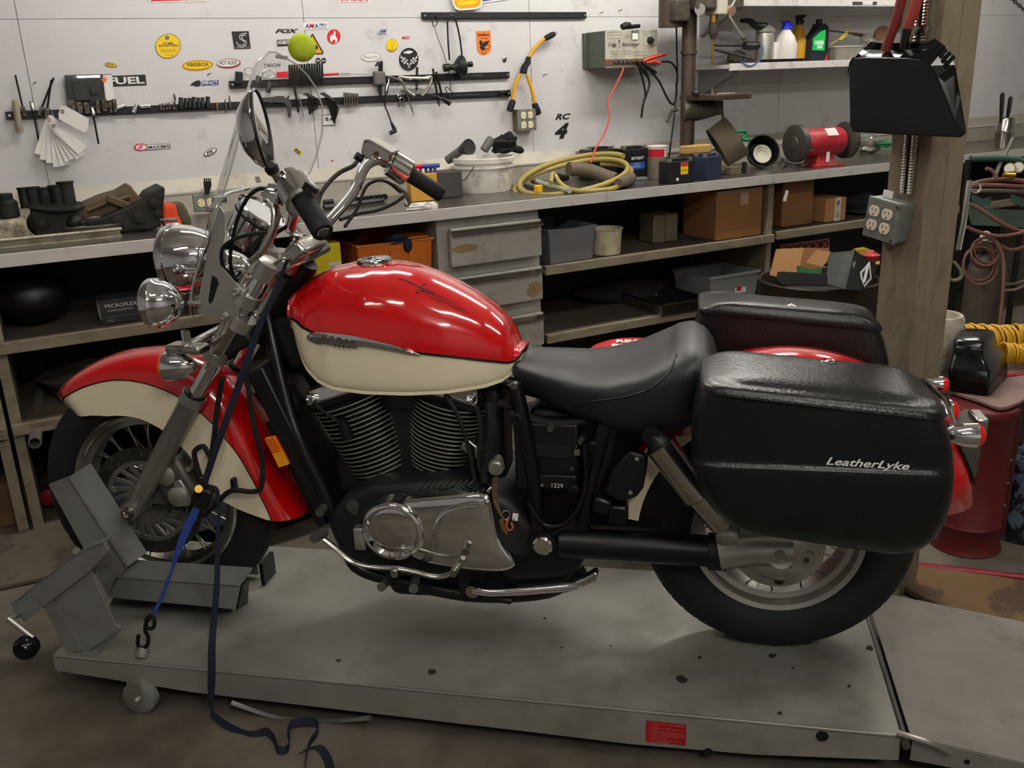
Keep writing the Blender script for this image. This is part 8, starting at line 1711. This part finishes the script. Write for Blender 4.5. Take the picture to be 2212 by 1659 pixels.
solo('regulator_body', MB().tube([AT(2168, 376, 4.15), AT(2190, 378, 4.15)], [.012, .02], 10), MT['brass'], 'brass regulator body under the two gauges', 'regulator'); solo('hand_torch', MB().tube(spline([AT(2130, 364, 4.15), AT(2142, 368, 4.15), AT(2150, 378, 4.15), AT(2152, 388, 4.15)], 4), .008, 8), MT['hosebr'], 'copper coloured torch tip standing on the cart', 'torch')
t = thing('tire_iron', 'grey flat steel bar hanging on the right side of the post', 'bar', AT(2080, 480, 3.0)); part('bar', MB().tube([AT(2094, 390, 2.52), AT(2082, 480, 2.52), AT(2070, 540, 2.52)], .009, 6, flat=.35), MT['fork'], t); part('loop_end', MB().tube([AT(2107+11*math.cos(a), 406+11*math.sin(a), 2.56) for a in np.linspace(0, 6.28, 17)[:-1]], .003, 6, closed=True), MT['fork'], t)
# canister at the edge, red bar and plywood on the floor
c = V(2.80, 1.69, 0); t = thing('patterned_canister', 'dark canister with a blue grey leaf pattern at the right edge', 'canister', c); part('body', MB().lathe(c, V(0, 0, 1), [(0, .07), (.004, .075), (.26, .075), (.27, .08), (.30, .08), (.31, .06), (.33, .058), (.34, .04)], 28), mk('leafpattern', '#16181c', .45, dirt='#5b6e80', dscale=14, damt=.9, dsharp=.03), t)
a, b = onz(1978, 1222, .014), onz(2260, 1254, .014); a = a+(a-b)*.6
solo('red_bar', MB().tube([a, b], .0125, 12), mk('barred', '#7d0f22', .4), 'dark red painted steel bar lying on the floor by the drum', 'bar')
pw = [onz(x, y, .012) for x, y in ((1930, 1262), (1990, 1300), (2060, 1328), (2140, 1347), (2230, 1360), (2300, 1355), (2300, 1300), (2230, 1268), (1985, 1235), (1940, 1240))]
solo('plywood_board', MB().prism([np.asarray(p) for p in spline(pw, 3, closed=True)], (0, 0, .02)), mk('plyworn', '#6d5436', .8, var=.2, vscale=3, dirt='#3f3128', dscale=3, damt=.8, dsharp=.05), 'worn rounded plywood board lying on the floor behind the ramp', 'board', smooth=0, bev=.004)
rc_ = AT(1368, 748, 2.95); rb_ = V(rc_[0], rc_[1], 0); zt_ = rc_[2]
t = thing('red_bucket', 'red lidded bucket with white lettering showing behind the seat', 'bucket', rb_)
part('pail', MB().lathe(rb_, V(0, 0, 1), [(0, .11), (zt_-.05, .13), (zt_-.045, .135), (zt_-.02, .135)], 32), MT['grindred'], t)
ld = part('lid', MB().lathe(rb_, V(0, 0, 1), [(zt_-.03, .139), (zt_-.012, .139), (zt_-.004, .12), (zt_+.006, .06), (zt_+.008, .002)], 36), mk('lidred', '#c21a1e', .4), t)
tm = MB(); vd_ = nrm(V(rc_[0], rc_[1], 0)); ux_ = np.cross(vd_, V(0, 0, 1))
for k, s in enumerate(('REAR', 'BRAKE')): text(tm, s, V(rc_[0], rc_[1], zt_+.0095)+vd_*(.03-.05*k), ux_, vd_, h=.036, lift=0, bold=.05)
part('lettering', tm, MT['whitetext'], ld, smooth=0)
fbp = [onz(x, y, .004) for x, y in ((-80, 1165), (135, 1123), (330, 1215), (105, 1252), (-80, 1292))]
solo('floor_board', MB().prism(fbp, (0, 0, .016)), mk('boardgrey', '#5f574b', .8, var=.2, vscale=4, dirt='#352d24', dscale=5, damt=.7), 'worn brown board lying on the floor left of the wheel chock', 'board', smooth=0, bev=.003)
# key ring hanging at the ignition
t = thing('key_fob', 'woven key fob with a white die and a salmon tag hanging at the ignition', 'keys', KK(1080, 1060, -.2))
part('woven_strap', ribbon([KK(1071, 1030, -.185), KK(1070, 1060, -.19), KK(1072, 1085, -.2), KK(1080, 1108, -.225), KK(1090, 1122, -.235)], [.012, .014, .012, .008, .006], rotz(BA) @ V(1, -.1, 0), .004), mk('braid', '#4a3a24', .8, var=.5, vscale=120), t)
part('split_ring', MB().tube([KK(1093+9*math.cos(a), 1113+10*math.sin(a), -.235) for a in np.linspace(0, 6.28, 17)[:-1]], .0012, 5, closed=True), MT['chrome'], t)
dz_ = part('die', MB().box(KK(1113, 1117, -.238), (.0135, .0135, .0135), rotz(BA+.15) @ roty(.15)), MT['white'], t, smooth=0, bev=.0015)
part('pips', MB().lathe(KK(1110, 1122, -.2455), rotz(BA) @ V(0, -1, 0), [(0, .0014), (.0006, .0014)], 8).lathe(KK(1116, 1113, -.2455), rotz(BA) @ V(0, -1, 0), [(0, .0014), (.0006, .0014)], 8), MT['ink'], dz_)
part('salmon_tag', MB().tube(spline([KK(1098, 1118, -.236), KK(1094, 1135, -.238), KK(1100, 1146, -.238), KK(1108, 1140, -.238), KK(1104, 1128, -.236)], 4), .004, 7, flat=.5), mk('salmon', '#c46a52', .5), t); part('key', MB().prism([KK(x, y, -.232) for x, y in ((1078, 1122), (1086, 1120), (1098, 1145), (1096, 1156), (1084, 1142))], rotz(BA) @ V(0, -.0025, 0)), MT['brassbit'], t, smooth=0)
